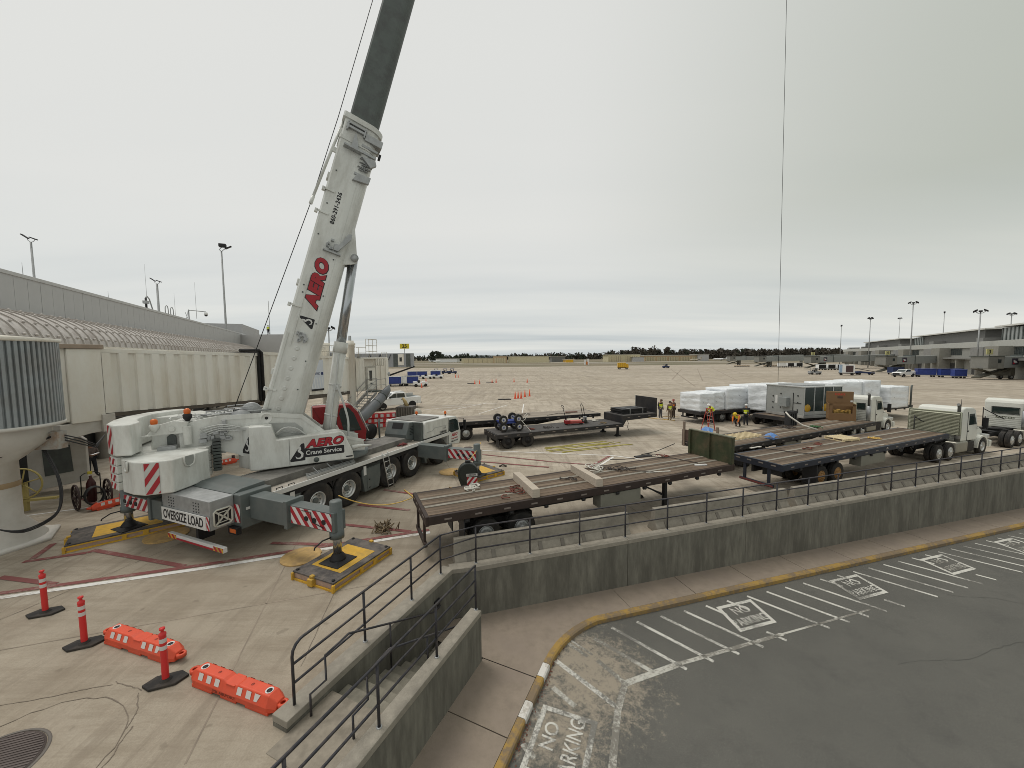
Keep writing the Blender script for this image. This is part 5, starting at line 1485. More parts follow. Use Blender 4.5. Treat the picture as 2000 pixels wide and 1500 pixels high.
tag(MB().tube([on(T1M, 7.2, 1.9, 1.53), on(T1M, 8.2, 1.2, 1.53), on(T1M, 8.9, .6, 1.53), on(T1M, 9.0, .5, 1.53)], .014, 5).build('dark_strap', chd), 'thin dark strap trailing across the near trailer deck', 'strap')
tag(MB().bar(on(T1M, 8.7, .62, 1.52), on(T1M, 9.7, .36, 1.52), .07, .02).build('white_strap', strapm), 'short flat white strap on the near trailer edge', 'strap')
tag(MB().tube([on(T1M, 8.6, 2.75, 1.52), on(T1M, 9.2, 2.5, 1.53), on(T1M, 10.6, 2.35, 1.53), on(T1M, 11.3, 1.7, 1.53), on(T1M, 11.6, .7, 1.53)], .016, 5).build('dark_rope', chd), 'dark rope winding towards the green headboard', 'rope')
tag(MB().bar(on(T1M, 11.25, .55, 1.52), on(T1M, 11.7, .35, 1.54), .10, .04).build('white_edge_guard', signw), 'small white corner guard near the headboard foot', 'edge guard')

t2 = trailer('flatbed_trailer', 'flatbed trailer with blue black edges and a pale pallet, coupled to a truck', (11.23, 15.68), 23.6, 14.9, 2.2, 1.50, railbl, (3.32, 4.61), nplank=9, strips=(3, 6), rim=M('rim_ochre', (.34, .19, .07), .6), tool=(6.0, 8.2))
T2M = Matrix.Translation((11.23, 15.68, 0)) @ Matrix.Rotation(R(23.6), 4, 'Z')
MB().box(-.06, -.035, .35, 1.85, .45, .52).build('bumper_tape', M('tape_red', (.15, .04, .035), .6), t2)
def pallet(label, loc, rz):
    t0 = thing('wooden_pallet', label, 'pallet', loc, rz)
    s = MB().box(-.05, .05, -.5, .5, .115, .137).mesh('slat', palletm)
    for i in range(7): link('slat', s, t0, (-.55 + i * .1835, 0, 0))
    for y in (-.45, 0, .45): MB().box(-.6, .6, y - .02, y + .02, .022, .115).build('stringer', palletm, t0)
    s2 = MB().box(-.05, .05, -.5, .5, 0, .022).mesh('slat', palletm)
    for x in (-.55, 0, .55): link('slat', s2, t0, (x, 0, 0))
    return t0
p = on(T2M, 7.9, 1.75, 1.505); pallet('pale wooden pallet lying on the flatbed coupled to the louvred truck', tuple(p), R(15))
chain_pile('sling', 'yellow sling crumpled beside the pallet on the flatbed', T2M, 9.6, 1.0, 1.505, 12, .6, ropem, .02, 'sling')
chain_pile('chain', 'dark chain binder on the flatbed between its pale strips', T2M, 3.9, 1.3, 1.505, 5, .7, chr_, .018)
chain_pile('chain', 'second dark chain binder farther along the flatbed with the pallet', T2M, 5.3, 1.6, 1.505, 5, .7, chr_, .018)
tag(MB().tube([on(T2M, 1.9, 2.55, 1.53), on(T2M, 2.4, 1.7, 1.53), on(T2M, 2.5, 1.0, 1.55), on(T2M, 3.0, .5, 1.53), on(T2M, 4.2, .15, 1.53)], .018, 5).build('dark_strap', chd), 'dark strap lying across the rear of the flatbed with the pallet', 'strap')
tag(MB().tube([on(T2M, 7.0, .75, 1.53), on(T2M, 8.0, .32, 1.53), on(T2M, 8.3, .15, 1.5), on(T2M, 8.2, -.05, 1.4)], .022, 5).build('white_strap', strapm), 'white strap hooked over the near edge of the flatbed with the pallet', 'strap')
tag(MB().bar(on(T2M, 1.6, 2.5, 1.52), on(T2M, 2.3, 2.45, 1.54), .10, .03).build('white_strap', strapm), 'white folded strap at the far rear edge of the flatbed with the pallet', 'strap')

t3 = trailer('flatbed_trailer', 'flatbed trailer carrying the brown tool chest, with blue tarps tied to it', (10.55, 19.15), 26.3, 16.4, 2.3, 1.38, railb, (2.6, 3.95), nplank=9, strips=(3, 6), tool=(5.6, 7.3))
T3M = Matrix.Translation((10.55, 19.15, 0)) @ Matrix.Rotation(R(26.3), 4, 'Z')
tb_ = MB().box(-.06, .0, .0, 2.3, 1.40, 2.0).build('tail_board', M('board_brown', (.10, .065, .05), .8, var=.2, stretch=(1, 4, 4)), t3)
for y in (.1, 2.1): MB().box(-.14, -.05, y, y + .10, 1.1, 2.45).build('stake', M('stake_wood', (.22, .17, .13), .8), t3)
lt = thing('lumber_bundle', 'bundle of white tipped laths lying on the flatbed behind the green headboard', 'lumber', tuple(on(T3M, 2.6, 1.3, 1.39)), R(26.3))
sl_ = MB().box(-.045, .045, -.5, .5, 0, .10).mesh('lath', palletm)
for i in range(8): link('lath', sl_, lt, (i * .30, random.uniform(-.05, .05), 0))
def tarp(label, p, rz, s=1.0):
    mb = MB()
    n = 7
    vs = []
    for i in range(n):
        for j in range(n):
            x, y = (i / (n - 1) - .5) * .55 * s, (j / (n - 1) - .5) * .5 * s
            vs.append((x, y, .32 * s * math.exp(-(x * x + y * y) * 9 / s / s) + random.uniform(-.03, .03)))
    fs = [(i * n + j, i * n + j + 1, (i + 1) * n + j + 1, (i + 1) * n + j) for i in range(n - 1) for j in range(n - 1)]
    mb.add(vs, fs, 0, False)
    b = len(vs)
    mb.add([(v[0], v[1], 0) for v in vs], [tuple(reversed(f)) for f in fs], 0)
    o = mb.build('blue_tarp', bluet, None, tuple(p), rz)
    return tag(o, label, 'tarp')
tarp('bright blue tarp bundle hung on the tail board behind the green headboard', on(T3M, .15, .9, 2.0), 1, 1.1)
tarp('bright blue tarp bundle on the near edge of the flatbed behind the headboard', on(T3M, 4.6, .2, 1.40), 2, 1.0)
chain_pile('chain', 'dark chains lying on the flatbed in front of the grey air unit', T3M, 8.8, 1.6, 1.39, 14, 1.1, chd, .018)
chain_pile('hose_coil', 'green hose heaped on the flatbed beside the black crates', T3M, 10.4, .8, 1.40, 14, .8, M('hose_green', (.03, .10, .03), .6), .03, 'hose')
chain_pile('hose_coil', 'black hose coil hanging by the flatbed edge near the green hose', T3M, 10.3, -.15, 1.05, 12, .6, blackp, .03, 'hose')
cr = thing('crate_stack', 'black slatted plastic crate standing before the grey air unit', 'crate', tuple(on(T3M, 9.6, 1.9, 1.39)), R(20))
for i in range(4): MB().box(i * .2, i * .2 + .11, 0, .35, 0, .95).build('slat', blackp, cr)
MB().box(-.03, .75, -.02, .38, .80, .95).build('rim', blackp, cr)
tag(MB().tube([on(T3M, 9.1, 1.9, 2.35), on(T3M, 9.0, 1.6, 2.1), on(T3M, 9.3, 1.0, 1.6), on(T3M, 9.6, .3, 1.40)], .05, 6).build('white_strap', strapm), 'wide white strap hanging from the grey air unit to the deck', 'strap')
# brown tool chest, lid open
jb = thing('job_box', 'brown steel tool chest with its lid standing open and tools inside', 'tool chest', (23.55, 27.3, 1.385), R(-29))
jb.scale = (.89, 1, 1.24)
MB().box(-.85, .85, -.40, .40, .0, .06).build('base', brown, jb)
MB().box(-.85, .85, -.42, -.38, .0, .42).build('front_panel', brown, jb, bev=.01)
MB().box(-.85, .85, .38, .42, .0, .95).build('back_panel', brown, jb, bev=.01)
for x in (-.85, .81): MB().prism([(-.38, 0), (.38, 0), (.38, .95), (-.38, .95)], 'x', x, x + .04).build('side_panel', brown, jb, bev=.008)
MB().box(-.81, -.62, -.42, -.38, .42, .95).box(.62, .81, -.42, -.38, .42, .95).box(-.81, .81, -.42, -.38, .85, .95).build('front_frame', brown, jb)
MB().box(-.80, .80, -.36, .36, .06, .40).build('tool_tray', M('tray_dark', (.05, .035, .02), .8), jb)
tl_ = MB()
for k in range(20):
    x = random.uniform(-.55, .55); tl_.box(x, x + random.uniform(.08, .25), -.30, random.uniform(-.2, .2), .40, .40 + random.uniform(.05, .22))
tl_.build('tools', M('tools_yellow', (.38, .24, .06), .6, var=.4, scale=6), jb)
ldj = MB().box(-.85, .85, .40, .62, .95, 1.62).build('lid', brown, jb, bev=.015)
letters('KNAACK', ldj, (0, .396, 1.45), (1, 0, 0), (0, 0, 1), .16, M('logo_red', (.55, .05, .03), .5), bold=.03)
MB().box(-.17, .17, .390, .399, 1.22, 1.34).build('badge', M('badge_dark', (.08, .05, .03), .5), ldj)
MB().box(.66, .80, .390, .399, 1.02, 1.12).build('sticker', signw, ldj)

# black step deck
t4 = thing('step_deck_trailer', 'black step deck trailer loaded with blue wheeled carts and steel plates', 'trailer', (-1.0, 24.81, 0), R(22.9))
LD, WD = 10.2, 2.42
deckb = M('deck_black_wood', (.075, .070, .066), .8, var=.3, scale=2, stretch=(.5, 6, 6))
pm_ = MB().box(.05, LD - .02, .006, (WD - .1) / 12 - .006, .955, 1.0).mesh('plank', deckb)
for i in range(12): link('plank', pm_, t4, (0, .05 + i * (WD - .1) / 12, random.uniform(-.004, .004)))
MB().box(0, LD, -.03, .05, .74, .995).build('side_rail', railb, t4); MB().box(0, LD, WD - .05, WD + .03, .74, .995).build('side_rail', railb, t4)
MB().box(-.06, .0, -.03, WD + .03, .62, 1.0).build('rear_sill', railb, t4)
MB().prism([(.3, .50), (LD, .62), (LD, .9), (.3, .9)], 'y', .8, .9).prism([(.3, .50), (LD, .62), (LD, .9), (.3, .9)], 'y', 1.5, 1.6).build('frame', black, t4)
MB().prism([(LD, .80), (LD + .3, 1.2), (LD + 3.3, 1.28), (LD + 3.3, 1.55), (LD, 1.55)], 'y', 0, WD).build('gooseneck', railb, t4, bev=.012)
pm2 = MB().box(LD + .03, LD + 3.28, .006, WD / 10 - .006, 1.551, 1.585).mesh('plank', deckb)
for i in range(10): link('plank', pm2, t4, (0, i * WD / 10, 0))
MB().box(LD + 3.22, LD + 3.30, .02, WD - .02, 1.56, 2.78).build('headboard', railb, t4, bev=.01)
MB().box(LD + 3.18, LD + 3.22, WD - .05, WD, 1.56, 2.80).build('headboard_edge', alu, t4)
for x in (.82, 2.24):
    for y, s in ((.16, -1), (WD - .16, 1)): wheel(t4, (x, y, .47), .47, .30, black, -.02, s, black, .50)
MB().cyl((.82, .2, .47), (.82, WD - .2, .47), .08).cyl((2.24, .2, .47), (2.24, WD - .2, .47), .08).build('axle', black, t4)
for y in (.02, WD - .5): MB().box(.10, .13, y, y + .48, .15, .66).build('mud_flap', blackp, t4)
for k in range(11): link('reflector', _plank['tape'], t4, (.5 + k * .9, -.002, 1.03))
for k in range(4): link('reflector', _plank['tape2'], t4, (-.012, .2 + k * .6, 1.0))
for k in range(3): link('reflector', _plank['tape'], t4, (LD + .4 + k, .029, 1.57))
for y in (.3, WD - .3):
    MB().box(LD - .35, LD - .20, y - .07, y + .07, .08, .9).prism([(LD - .5, 0), (LD - .05, 0), (LD - .17, .12), (LD - .38, .12)], 'y', y - .16, y + .16).build('landing_leg', black, t4)
T4M = Matrix.Translation((-1.0, 24.81, 0)) @ Matrix.Rotation(R(22.9), 4, 'Z')
# stack of black plates on the neck
ps = thing('plate_stack', 'banded stack of black plates in front of the black headboard', 'plate stack', tuple(on(T4M, LD + 1.55, 1.25, 1.59)), R(22.9))
for k in range(4):
    MB().box(-1.25 + random.uniform(-.05, .05), 1.2, -.72 + random.uniform(-.03, .03), .72, k * .10, k * .10 + .085).build('plate', black, ps, bev=.01)
for x in (-.5, .75): MB().box(x, x + .04, -.745, .745, -.002, .40).build('band', alu, ps)
# blue nursery carts stacked two high
def blue_cart(label, Mx, x, y, z, upside, rz):
    p = on(Mx, x, y, z)
    t0 = thing('wheeled_cart', label, 'cart', tuple(p), rz, 'blue wheeled carts on the step deck'); t0.scale = (1.18, 1.1, 1.18)
    zb = .44 if not upside else .42
    MB().box(-.62, .62, -.33, .33, zb, zb + .08).build('frame', blue, t0, bev=.015)
    for x_ in (-.48, .48):
        MB().cyl((x_, -.5, .26 if not upside else .60), (x_, .5, .26 if not upside else .60), .035, n=8).build('axle', blue, t0)
        for y_, s in ((-.48, -1), (.48, 1)):
            wheel(t0, (x_, y_, .26 if not upside else .60), .26, .17, signw, .02, s, blue, .5)
    MB().tube([(.62, 0, zb), (.95, -.12, zb + .12), (1.15, -.2, zb + .42)], .025, 6).build('drawbar', strapm, t0)
    return t0
blue_cart('blue four wheeled cart standing on the rear of the step deck', T4M, 1.35, 1.25, 1.005, False, R(20))
blue_cart('blue four wheeled cart lying upside down on top of the other cart', T4M, 1.30, 1.30, 1.13, True, R(24))
tag(MB().bar(on(T4M, 2.0, .55, 1.75), on(T4M, 2.5, .1, 1.02), .06, .025).build('white_strap', strapm), 'white strap slanting from the blue carts to the deck', 'strap')
# red pallet jack and gear
pj = thing('pallet_jack', 'red pallet jack standing on the middle of the step deck', 'pallet jack', tuple(on(T4M, 6.2, 1.3, 1.005)), R(15))
for y in (-.22, .12): MB().box(0, 1.15, y, y + .14, .10, .17).build('fork', red, pj, bev=.01)
MB().box(-.28, .02, -.24, .28, .08, .34).build('pump', red, pj, bev=.03)
MB().tube([(-.18, 0, .3), (-.45, 0, 1.25)], .025, 8).build('shaft', black, pj)
MB().tube([(-.45, -.20, 1.30), (-.43, 0, 1.22), (-.45, .20, 1.30), (-.50, .16, 1.46), (-.50, -.16, 1.46)], .022, 6, closed=True).build('handle', black, pj)
for x, y in ((-.2, -.1), (-.2, .1), (1.0, -.15), (1.0, .19)): MB().lathe([(.001, -.04), (.08, -.04), (.08, .04), (.001, .04)], (x, y, .08), axis='y', n=12).build('roller', rubber, pj)
MB().box(.15, 1.0, -.2, .24, .172, .30).build('load_board', M('load_red', (.42, .10, .08), .6), pj)
dj = thing('hand_truck', 'dark hand truck leaning upright behind the red pallet jack', 'hand truck', tuple(on(T4M, 7.75, 1.5, 1.005)), R(15))
MB().tube([(0, -.2, .12), (-.25, -.2, 1.35), (-.3, 0, 1.5), (-.25, .2, 1.35), (0, .2, .12)], .025, 6).build('frame', black, dj)
MB().box(-.02, .22, -.22, .22, .02, .05).build('toe_plate', black, dj)
MB().box(-.1, .12, -.15, .15, .1, .5).build('motor', steel, dj, bev=.03)
for y in (-.26, .26): MB().lathe([(.001, -.04), (.14, -.04), (.14, .04), (.001, .04)], (-.05, y, .14), axis='y', n=14).build('wheel', rubber, dj)
chain_pile('chain', 'dark chain on the step deck between the carts and the pallet jack', T4M, 4.2, 1.0, 1.005, 12, 1.0, chd, .018)
chain_pile('chain', 'rusty chain close behind the blue carts on the step deck', T4M, 2.9, .8, 1.005, 8, .7, chr_, .02)
chain_pile('strap_heap', 'white strap heaped near the step of the black trailer', T4M, 8.9, 1.9, 1.005, 10, .7, strapm, .022, 'strap')
chain_pile('strap_heap', 'tan straps on the black trailer deck before the step', T4M, 8.8, .5, 1.005, 9, .8, M('sling_tan', (.20, .15, .09), .9), .02, 'strap')
tag(MB().tube([on(T4M, LD + .3, .0, 1.3), on(T4M, LD + .45, -.05, 1.0), on(T4M, LD + .35, -.05, .7), on(T4M, LD + .5, -.05, .45)], .018, 5).build('air_hose', blackp), 'black air hose dangling under the neck of the step deck', 'hose')

t5 = trailer('flatbed_trailer', 'long weathered flatbed trailer standing behind the black step deck', (-5.9, 26.75), 19.3, 13.9, 2.6, 1.42, railb, (1.4, 2.75), nplank=10, strips=(), plank_mats=[M('plank_grey_%d' % i, c, .85, var=.2, scale=1.4, stretch=(.5, 8, 8)) for i, c in enumerate(((.27, .235, .19), (.235, .20, .165), (.30, .26, .21)))], rim=alu, tape=True)
T5M = Matrix.Translation((-5.9, 26.75, 0)) @ Matrix.Rotation(R(19.3), 4, 'Z')
chain_pile('chain', 'dark chain strewn along the weathered flatbed behind the step deck', T5M, 7.2, 1.4, 1.43, 16, 1.6, chd, .018)
tag(MB().bar(on(T5M, 11.4, 1.3, 1.47), on(T5M, 12.4, 1.1, 1.47), .10, .08).build('rusty_bar', chr_), 'rusty bar lying near the front end of the weathered flatbed', 'bar')
tag(MB().tube([on(T5M, 9.3, .4, 1.45), on(T5M, 10.6, 1.0, 1.47), on(T5M, 11.5, .6, 1.45)], .018, 5).build('dark_strap', chd), 'dark strap across the front of the weathered flatbed', 'strap')

# trailers with shrink-wrapped units
t6 = trailer('flatbed_trailer', 'flatbed trailer under the white wrapped units', (16.55, 33.45), 20.6, 13.0, 2.6, 1.10, railb, (2.9, 4.2), nplank=8, strips=(), rim=steel, tape=False)
T6M = Matrix.Translation((16.55, 33.45, 0)) @ Matrix.Rotation(R(20.6), 4, 'Z')
def wrapped(label, Mx, x0, x1, y0, y1, z0, z1):
    p = on(Mx, 0, 0, 0)
    n = 14
    mb = MB()
    # a box whose skin is drawn in and creased, like film shrunk over a crate
    def face(f):
        vs, fs = [], []
        for i in range(n + 1):
            for j in range(n + 1): vs.append(f(i / n, j / n))
        for i in range(n):
            for j in range(n): fs.append((i * (n + 1) + j, (i + 1) * (n + 1) + j, (i + 1) * (n + 1) + j + 1, i * (n + 1) + j + 1))
        mb.add(vs, fs, 0, True)
    ph = random.uniform(0, 9)
    def dd(a, b):
        e = 4 * a * (1 - a) ; e2 = 4 * b * (1 - b)
        return (.028 * math.sin(b * 21 + ph + 3 * a) + .045 * math.sin(a * 6 + ph + b * 2) + random.uniform(-.03, .03)) * min(1, e * 2.5) * min(1, e2 * 2.5)
    face(lambda a, b: (x0 + (x1 - x0) * a, y0 - dd(a, b), z0 + (z1 - z0) * b))
    face(lambda a, b: (x0 + (x1 - x0) * a, y1 + dd(a, b), z0 + (z1 - z0) * b))
    face(lambda a, b: (x0 - dd(a, b), y0 + (y1 - y0) * a, z0 + (z1 - z0) * b))
    face(lambda a, b: (x1 + dd(a, b), y0 + (y1 - y0) * a, z0 + (z1 - z0) * b))
    face(lambda a, b: (x0 + (x1 - x0) * a, y0 + (y1 - y0) * b, z1 + dd(a, b) * .7))
    face(lambda a, b: (x0 + (x1 - x0) * a, y0 + (y1 - y0) * b, z0))
    me = mb.mesh('wrapped_unit', wrap)
    bm = bmesh.new(); bm.from_mesh(me); bmesh.ops.remove_doubles(bm, verts=bm.verts, dist=.004); bmesh.ops.recalc_face_normals(bm, faces=bm.faces); bm.to_mesh(me); bm.free()
    o = link('wrapped_unit', me); o.matrix_world = Mx
    tag(o, label, 'wrapped unit', 'white wrapped units on the trailers')
    m1 = MB()
    for k in range(3): m1.lathe([(.04, 0), (.03, .01), (.001, .01)], (x0 + (x1 - x0) * (.2 + .3 * k), 0, z0 + (z1 - z0) * (.5 + .15 * k)), axis='y', n=8)
    m1.v = [Vector((v.x, y0 - .03 - v.y, v.z)) for v in m1.v]
    m1.build('vent_patch', steel, o)
    return o
wrapped('white wrapped unit at the left end of the row, nearest the three standing workers', T6M, .05, 1.75, .1, 2.45, 1.12, 2.70)
wrapped('white wrapped unit second from the left, half hidden by the bright striped one', T6M, 1.85, 3.1, .25, 2.5, 1.12, 2.74)
wrapped('white wrapped unit in the middle of the left row, a little taller than its neighbours', T6M, 3.2, 6.2, .1, 2.5, 1.12, 3.02)
wrapped('white wrapped unit just left of the grey air unit', T6M, 6.3, 11.5, .05, 2.5, 1.12, 3.20)
t7 = trailer('flatbed_trailer', 'flatbed trailer carrying the tall wrapped units behind the tool chest', (27.6, 32.8), 20.6, 12.0, 2.6, 1.10, railb, (2.0, 3.3), nplank=8, strips=(), tape=False)
T7M = Matrix.Translation((27.6, 32.8, 0)) @ Matrix.Rotation(R(20.6), 4, 'Z')
wrapped('tall white wrapped unit behind the brown tool chest', T7M, .1, 4.2, .1, 2.5, 1.12, 3.62)
wrapped('tall white wrapped unit farther right behind the truck exhaust', T7M, 4.3, 6.7, .0, 2.5, 1.12, 3.66)
wrapped('lower grey white wrapped unit at the right end, beside the thin exhaust', T7M, 7.0, 9.9, -.6, 2.0, 1.12, 3.05)
wrapped('low white wrapped unit behind the top of the grey air unit', T7M, -4.8, -.3, 2.2, 4.2, 1.12, 3.45)
tag(MB().tube([on(T7M, 10.3, -.6, 1.0), on(T7M, 10.3, -.6, 3.0), on(T7M, 10.4, -.6, 3.1)], .07, 8).build('exhaust_stack', greyd), 'thin dark exhaust pipe at the right end of the wrapped units', 'exhaust pipe')
# trailer under the air unit
t8 = trailer('lowboy_trailer', 'low dark trailer under the grey air handling unit', (18.6, 27.9), 23.5, 9.5, 3.2, 1.16, railb, (), nplank=8, strips=(), tape=False, bumper=False, x0=3.3)
T8M = Matrix.Translation((18.6, 27.9, 0)) @ Matrix.Rotation(R(23.5), 4, 'Z')
for x, y in ((5.2, 4.15), (6.3, 4.15), (6.3, .5), (7.5, .5)): wheel(t8, (x, y, .50), .50, .28, black, -.02, -1, black, .7)
MB().cyl((5.2, 1.0, .5), (5.2, 4.1, .5), .08).cyl((6.3, 1.0, .5), (6.3, 4.1, .5), .08).box(4, 8, 1.2, 2.0, .5, 1.0).box(4.6, 7, 2.9, 3.9, .95, 1.05).build('axle', black, t8)
ah = thing('air_handling_unit', 'large grey air handling unit with an open dark side showing fans', 'air unit', (22.24, 29.08, 1.20), R(13))
Lx, Ly, Hz = 3.7, 3.3, 2.36
MB().box(0, Lx, 0, Ly, 0, .22).build('base_frame', alu, ah, bev=.01)
MB().box(0, .06, 0, Ly, .22, Hz).build('end_panel', ahug, ah, bev=.008)
MB().box(0, Lx, Ly - .06, Ly, .22, Hz).build('back_panel', ahug, ah); MB().box(Lx - .06, Lx, 0, Ly, .22, Hz).build('end_panel', ahug, ah)
MB().box(-.04, Lx + .04, -.04, Ly + .04, Hz, Hz + .08).build('roof_panel', alu, ah, bev=.01)
MB().box(.4, 2.6, .5, 2.6, Hz + .08, Hz + .16).build('roof_curb', steel, ah)
MB().box(.10, Lx - .1, .9, .95, .22, Hz).build('inner_wall', M('inner_dark', (.03, .045, .045), .6), ah)
MB().add([(.06, .02, .5), (Lx - .06, .02, .5), (Lx - .06, .02, Hz), (.06, .02, Hz)], [(0, 1, 2, 3)]).build('clear_sheet', glass('sheet_dark', (.025, .04, .038), .12), ah)
for x in (0.0, 0.95, 1.85, 2.75, 3.64): MB().box(x, x + .06, -.02, .06, .22, Hz).build('mullion', alu, ah)
for x in (.15, 1.9): MB().lathe([(.001, -.01), (.28, -.02), (.30, .0), (.001, .01)], (x + .2, 0, .78), axis='y', n=18).build('fan_guard', yellow, ah)
MB().box(.08, 3.6, -.01, .02, .25, .52).build('drip_tray', alu, ah)
dw_ = MB()
for (y, z) in ((.45, .4), (.45, .95), (.45, 1.5), (2.6, .35), (2.6, .8), (2.6, 1.3), (1.9, .45), (1.9, 1.55)): dw_.box(-.03, 0, y, y + .09, z + .15, z + .25)
dw_.box(-.02, 0, .85, .90, .4, 1.9); dw_.box(-.02, .0, .2, .85, 1.10, 1.14)
dw_.build('door_handle', black, ah)
MB().box(-.36, .0, 1.15, 1.85, .78, 1.50).build('control_box', M('control_grey', (.24, .255, .25), .5), ah, bev=.012)
MB().box(-.005, .0, 2.25, 2.45, .95, 1.6).build('label_sheet', signw, ah)

# ------------------------------------------------------------------ white road tractors
def tractor(label, o, deg, headrack=False, text=None, zc=0.0):
    t0 = thing('road_tractor', label, 'truck', (o[0], o[1], 0), R(deg), 'white road tractors'); t0.scale = (.88, .88, .97)
    Wt = 2.45
    MB().box(-1.6, 6.2, .80, .95, .70, .98).box(-1.6, 6.2, 1.50, 1.65, .70, .98).box(-1.2, 2.3, .95, 1.5, .98, 1.02).build('frame', black, t0)
    MB().lathe([(.001, 1.08), (.5, 1.08), (.5, 1.16), (.001, 1.16)], (.0, 1.22, 0), n=20).build('fifth_wheel', black, t0)
    for x in (-.66, .66):
        for y, s in ((.16, -1), (.46, -1), (Wt - .46, 1), (Wt - .16, 1)): wheel(t0, (x, y, .52), .52, .27, alu, -.02, s, alu, .56)
    for y, s in ((.18, -1), (Wt - .18, 1)): wheel(t0, (4.75, y, .52), .52, .29, alu, .05, s, alu, .56)
    MB().box(1.35, 2.75, .02, .62, .38, 1.02).build('fuel_tank', M('tank_alu', (.34, .33, .28), .45, .5), t0, bev=.08, seg=3)
    MB().box(2.8, 3.6, .05, .65, .35, .95).build('battery_box', black, t0, bev=.02)
    MB().box(1.35, 3.6, 1.85, Wt - .02, .38, 1.0).build('fuel_tank', M('tank_alu', (.34, .33, .28), .45, .5), t0, bev=.08)
    zt = 3.02
    c = MB().prism([(2.05, 1.0), (2.05, 2.75), (2.15, 2.95), (2.5, zt), (3.4, zt - .04), (3.75, 2.86), (4.12, 1.88), (4.12, .98)], 'y', .12, Wt - .12)
    cab = c.build('cab', truckw, t0, bev=.07, seg=3)
    MB().box(2.032, 2.05, .55, 1.9, 2.0, 2.42).build('rear_window', bglass, cab, bev=.0)
    MB().tube([(2.03, .52, 1.97), (2.03, 1.93, 1.97), (2.03, 1.93, 2.45), (2.03, .52, 2.45)], .02, 5, closed=True).build('window_seal', black, cab)
    rb_ = MB()
    for k in range(6): rb_.box(2.030, 2.048, .3, Wt - .3, 1.15 + k * .13, 1.165 + k * .13)
    rb_.build('pressed_rib', M('rib_shade', (.42, .42, .38), .5), cab)
    for y, s in ((.112, -1), (Wt - .112, 1)):
        MB().prism([(2.95, 1.95), (2.95, 2.62), (3.55, 2.62), (3.90, 1.95)], 'y', y - .012, y + .012).build('side_window', bglass, cab)
        MB().prism([(2.75, 1.0), (2.77, 1.0), (2.77, 2.75), (2.75, 2.75)], 'y', y - .010, y + .010).build('door_seam', black, cab)
        MB().box(2.80, 2.95, y - .02, y + .02, 1.55, 1.62).build('handle', black, cab)
    MB().add([(4.135, .35, 1.92), (4.135, Wt - .35, 1.92), (3.80, Wt - .35, 2.80), (3.80, .35, 2.80)], [(0, 1, 2, 3)]).build('windscreen', bglass, cab)
    hd2 = MB().prism([(4.10, .85), (4.10, 1.86), (5.35, 1.62), (5.75, 1.40), (5.82, .80)], 'y', .45, Wt - .45).build('hood', truckw, t0, bev=.08, seg=3)
    for y0, y1 in ((.04, .48), (Wt - .48, Wt - .04)):
        P = [(4.75 + .72 * math.cos(R(a)), .56 + .66 * math.sin(R(a))) for a in range(-8, 189, 14)] + [(4.75 + .60 * math.cos(R(a)), .54 + .56 * math.sin(R(a))) for a in range(188, -9, -14)]
        MB().prism(P, 'y', y0, y1).build('fender', truckw, hd2)
        MB().box(5.45, 5.74, y0 + .05, y1 - .05, .95, 1.2).build('headlight', alu, hd2, bev=.03)
    MB().box(5.80, 5.86, .55, Wt - .55, .85, 1.35).build('grille', black, hd2); MB().box(5.7, 6.0, .05, Wt - .05, .42, .82).build('bumper', truckw, t0, bev=.05)
    ex = MB().tube([(1.86, .22, .95), (1.86, .22, 2.3)], .13, 12).tube([(1.86, .22, 2.28), (1.86, .22, 3.05), (1.80, .22, 3.20), (1.72, .22, 3.24)], .085, 10)
    ex.build('exhaust_stack', M('exhaust_grey', (.16, .16, .15), .45, .6), t0)
    MB().tube([(1.86, .22, 1.2), (1.86, .22, 2.3)], .14, 12).build('heat_shield', steel, t0)
    MB().tube([(1.2, 2.1, 1.0), (1.2, 2.1, 2.4)], .03, 6).tube([(1.2, 2.1, 2.3), (1.9, 1.2, 1.6)], .03, 6).build('hose_mast', black, t0)
    for y, s in ((.12, -1), (Wt - .12, 1)):
        m1 = MB().tube([(3.9, y, 2.45), (4.12, y + s * .30, 2.46), (4.14, y + s * .30, 1.75), (3.98, y, 1.7)], .022, 6)
        m1.box(4.05, 4.19, y + s * .34 - .11, y + s * .34 + .11, 1.72, 2.38)
        m1.build('wing_mirror', black, t0, bev=.015)
    MB().tube([(2.02, .2, 3.0), (2.02, .2, 3.55)], .012, 5).build('antenna', black, cab)
    if text:
        letters(text, cab, (2.026, 1.22, 1.72), (0, -1, 0), (0, 0, 1), .22, M('text_olive', (.10, .11, .07), .5), bold=.02)
    if headrack:
        hr = MB().box(1.50, 1.60, -.05, 2.55, 1.42, 2.78).build('headache_rack', M('rack_back', (.27, .275, .22), .6), t0, bev=.02)
        sl_ = MB().prism([(1.38, .0), (1.41, .0), (1.50, .055), (1.50, .035)], 'y', .02, 2.48).mesh('slat', M('rack_slat', (.52, .52, .40), .45, .2, var=.1))
        for k in range(15): link('slat', sl_, hr, (0, 0, 1.46 + k * .086))
        MB().tube([(1.46, -.03, 1.45), (1.46, -.03, 2.80), (1.46, 2.53, 2.80), (1.46, 2.53, 1.45)], .03, 6).build('rail', M('rack_rail', (.45, .47, .36), .5, .2), hr)
    return t0
tractor('white road tractor behind the wide louvred headache rack', (24.3, 21.2), 20.5, headrack=True)
tr2 = tractor('white road tractor partly hidden by the brown tool chest, with a small rear window', (25.1, 27.5), 24)
hr = MB().box(1.50, 1.58, .9, 2.45, 1.3, 2.55).build('headache_rack', M('rack_frame', (.40, .42, .33), .5, .2), tr2, bev=.03)
s_ = MB().prism([(1.44, 0), (1.47, .012), (1.50, .05), (1.50, .0)], 'y', .95, 2.4).mesh('slat', M('rack_slat', (.50, .50, .38), .45, .3))
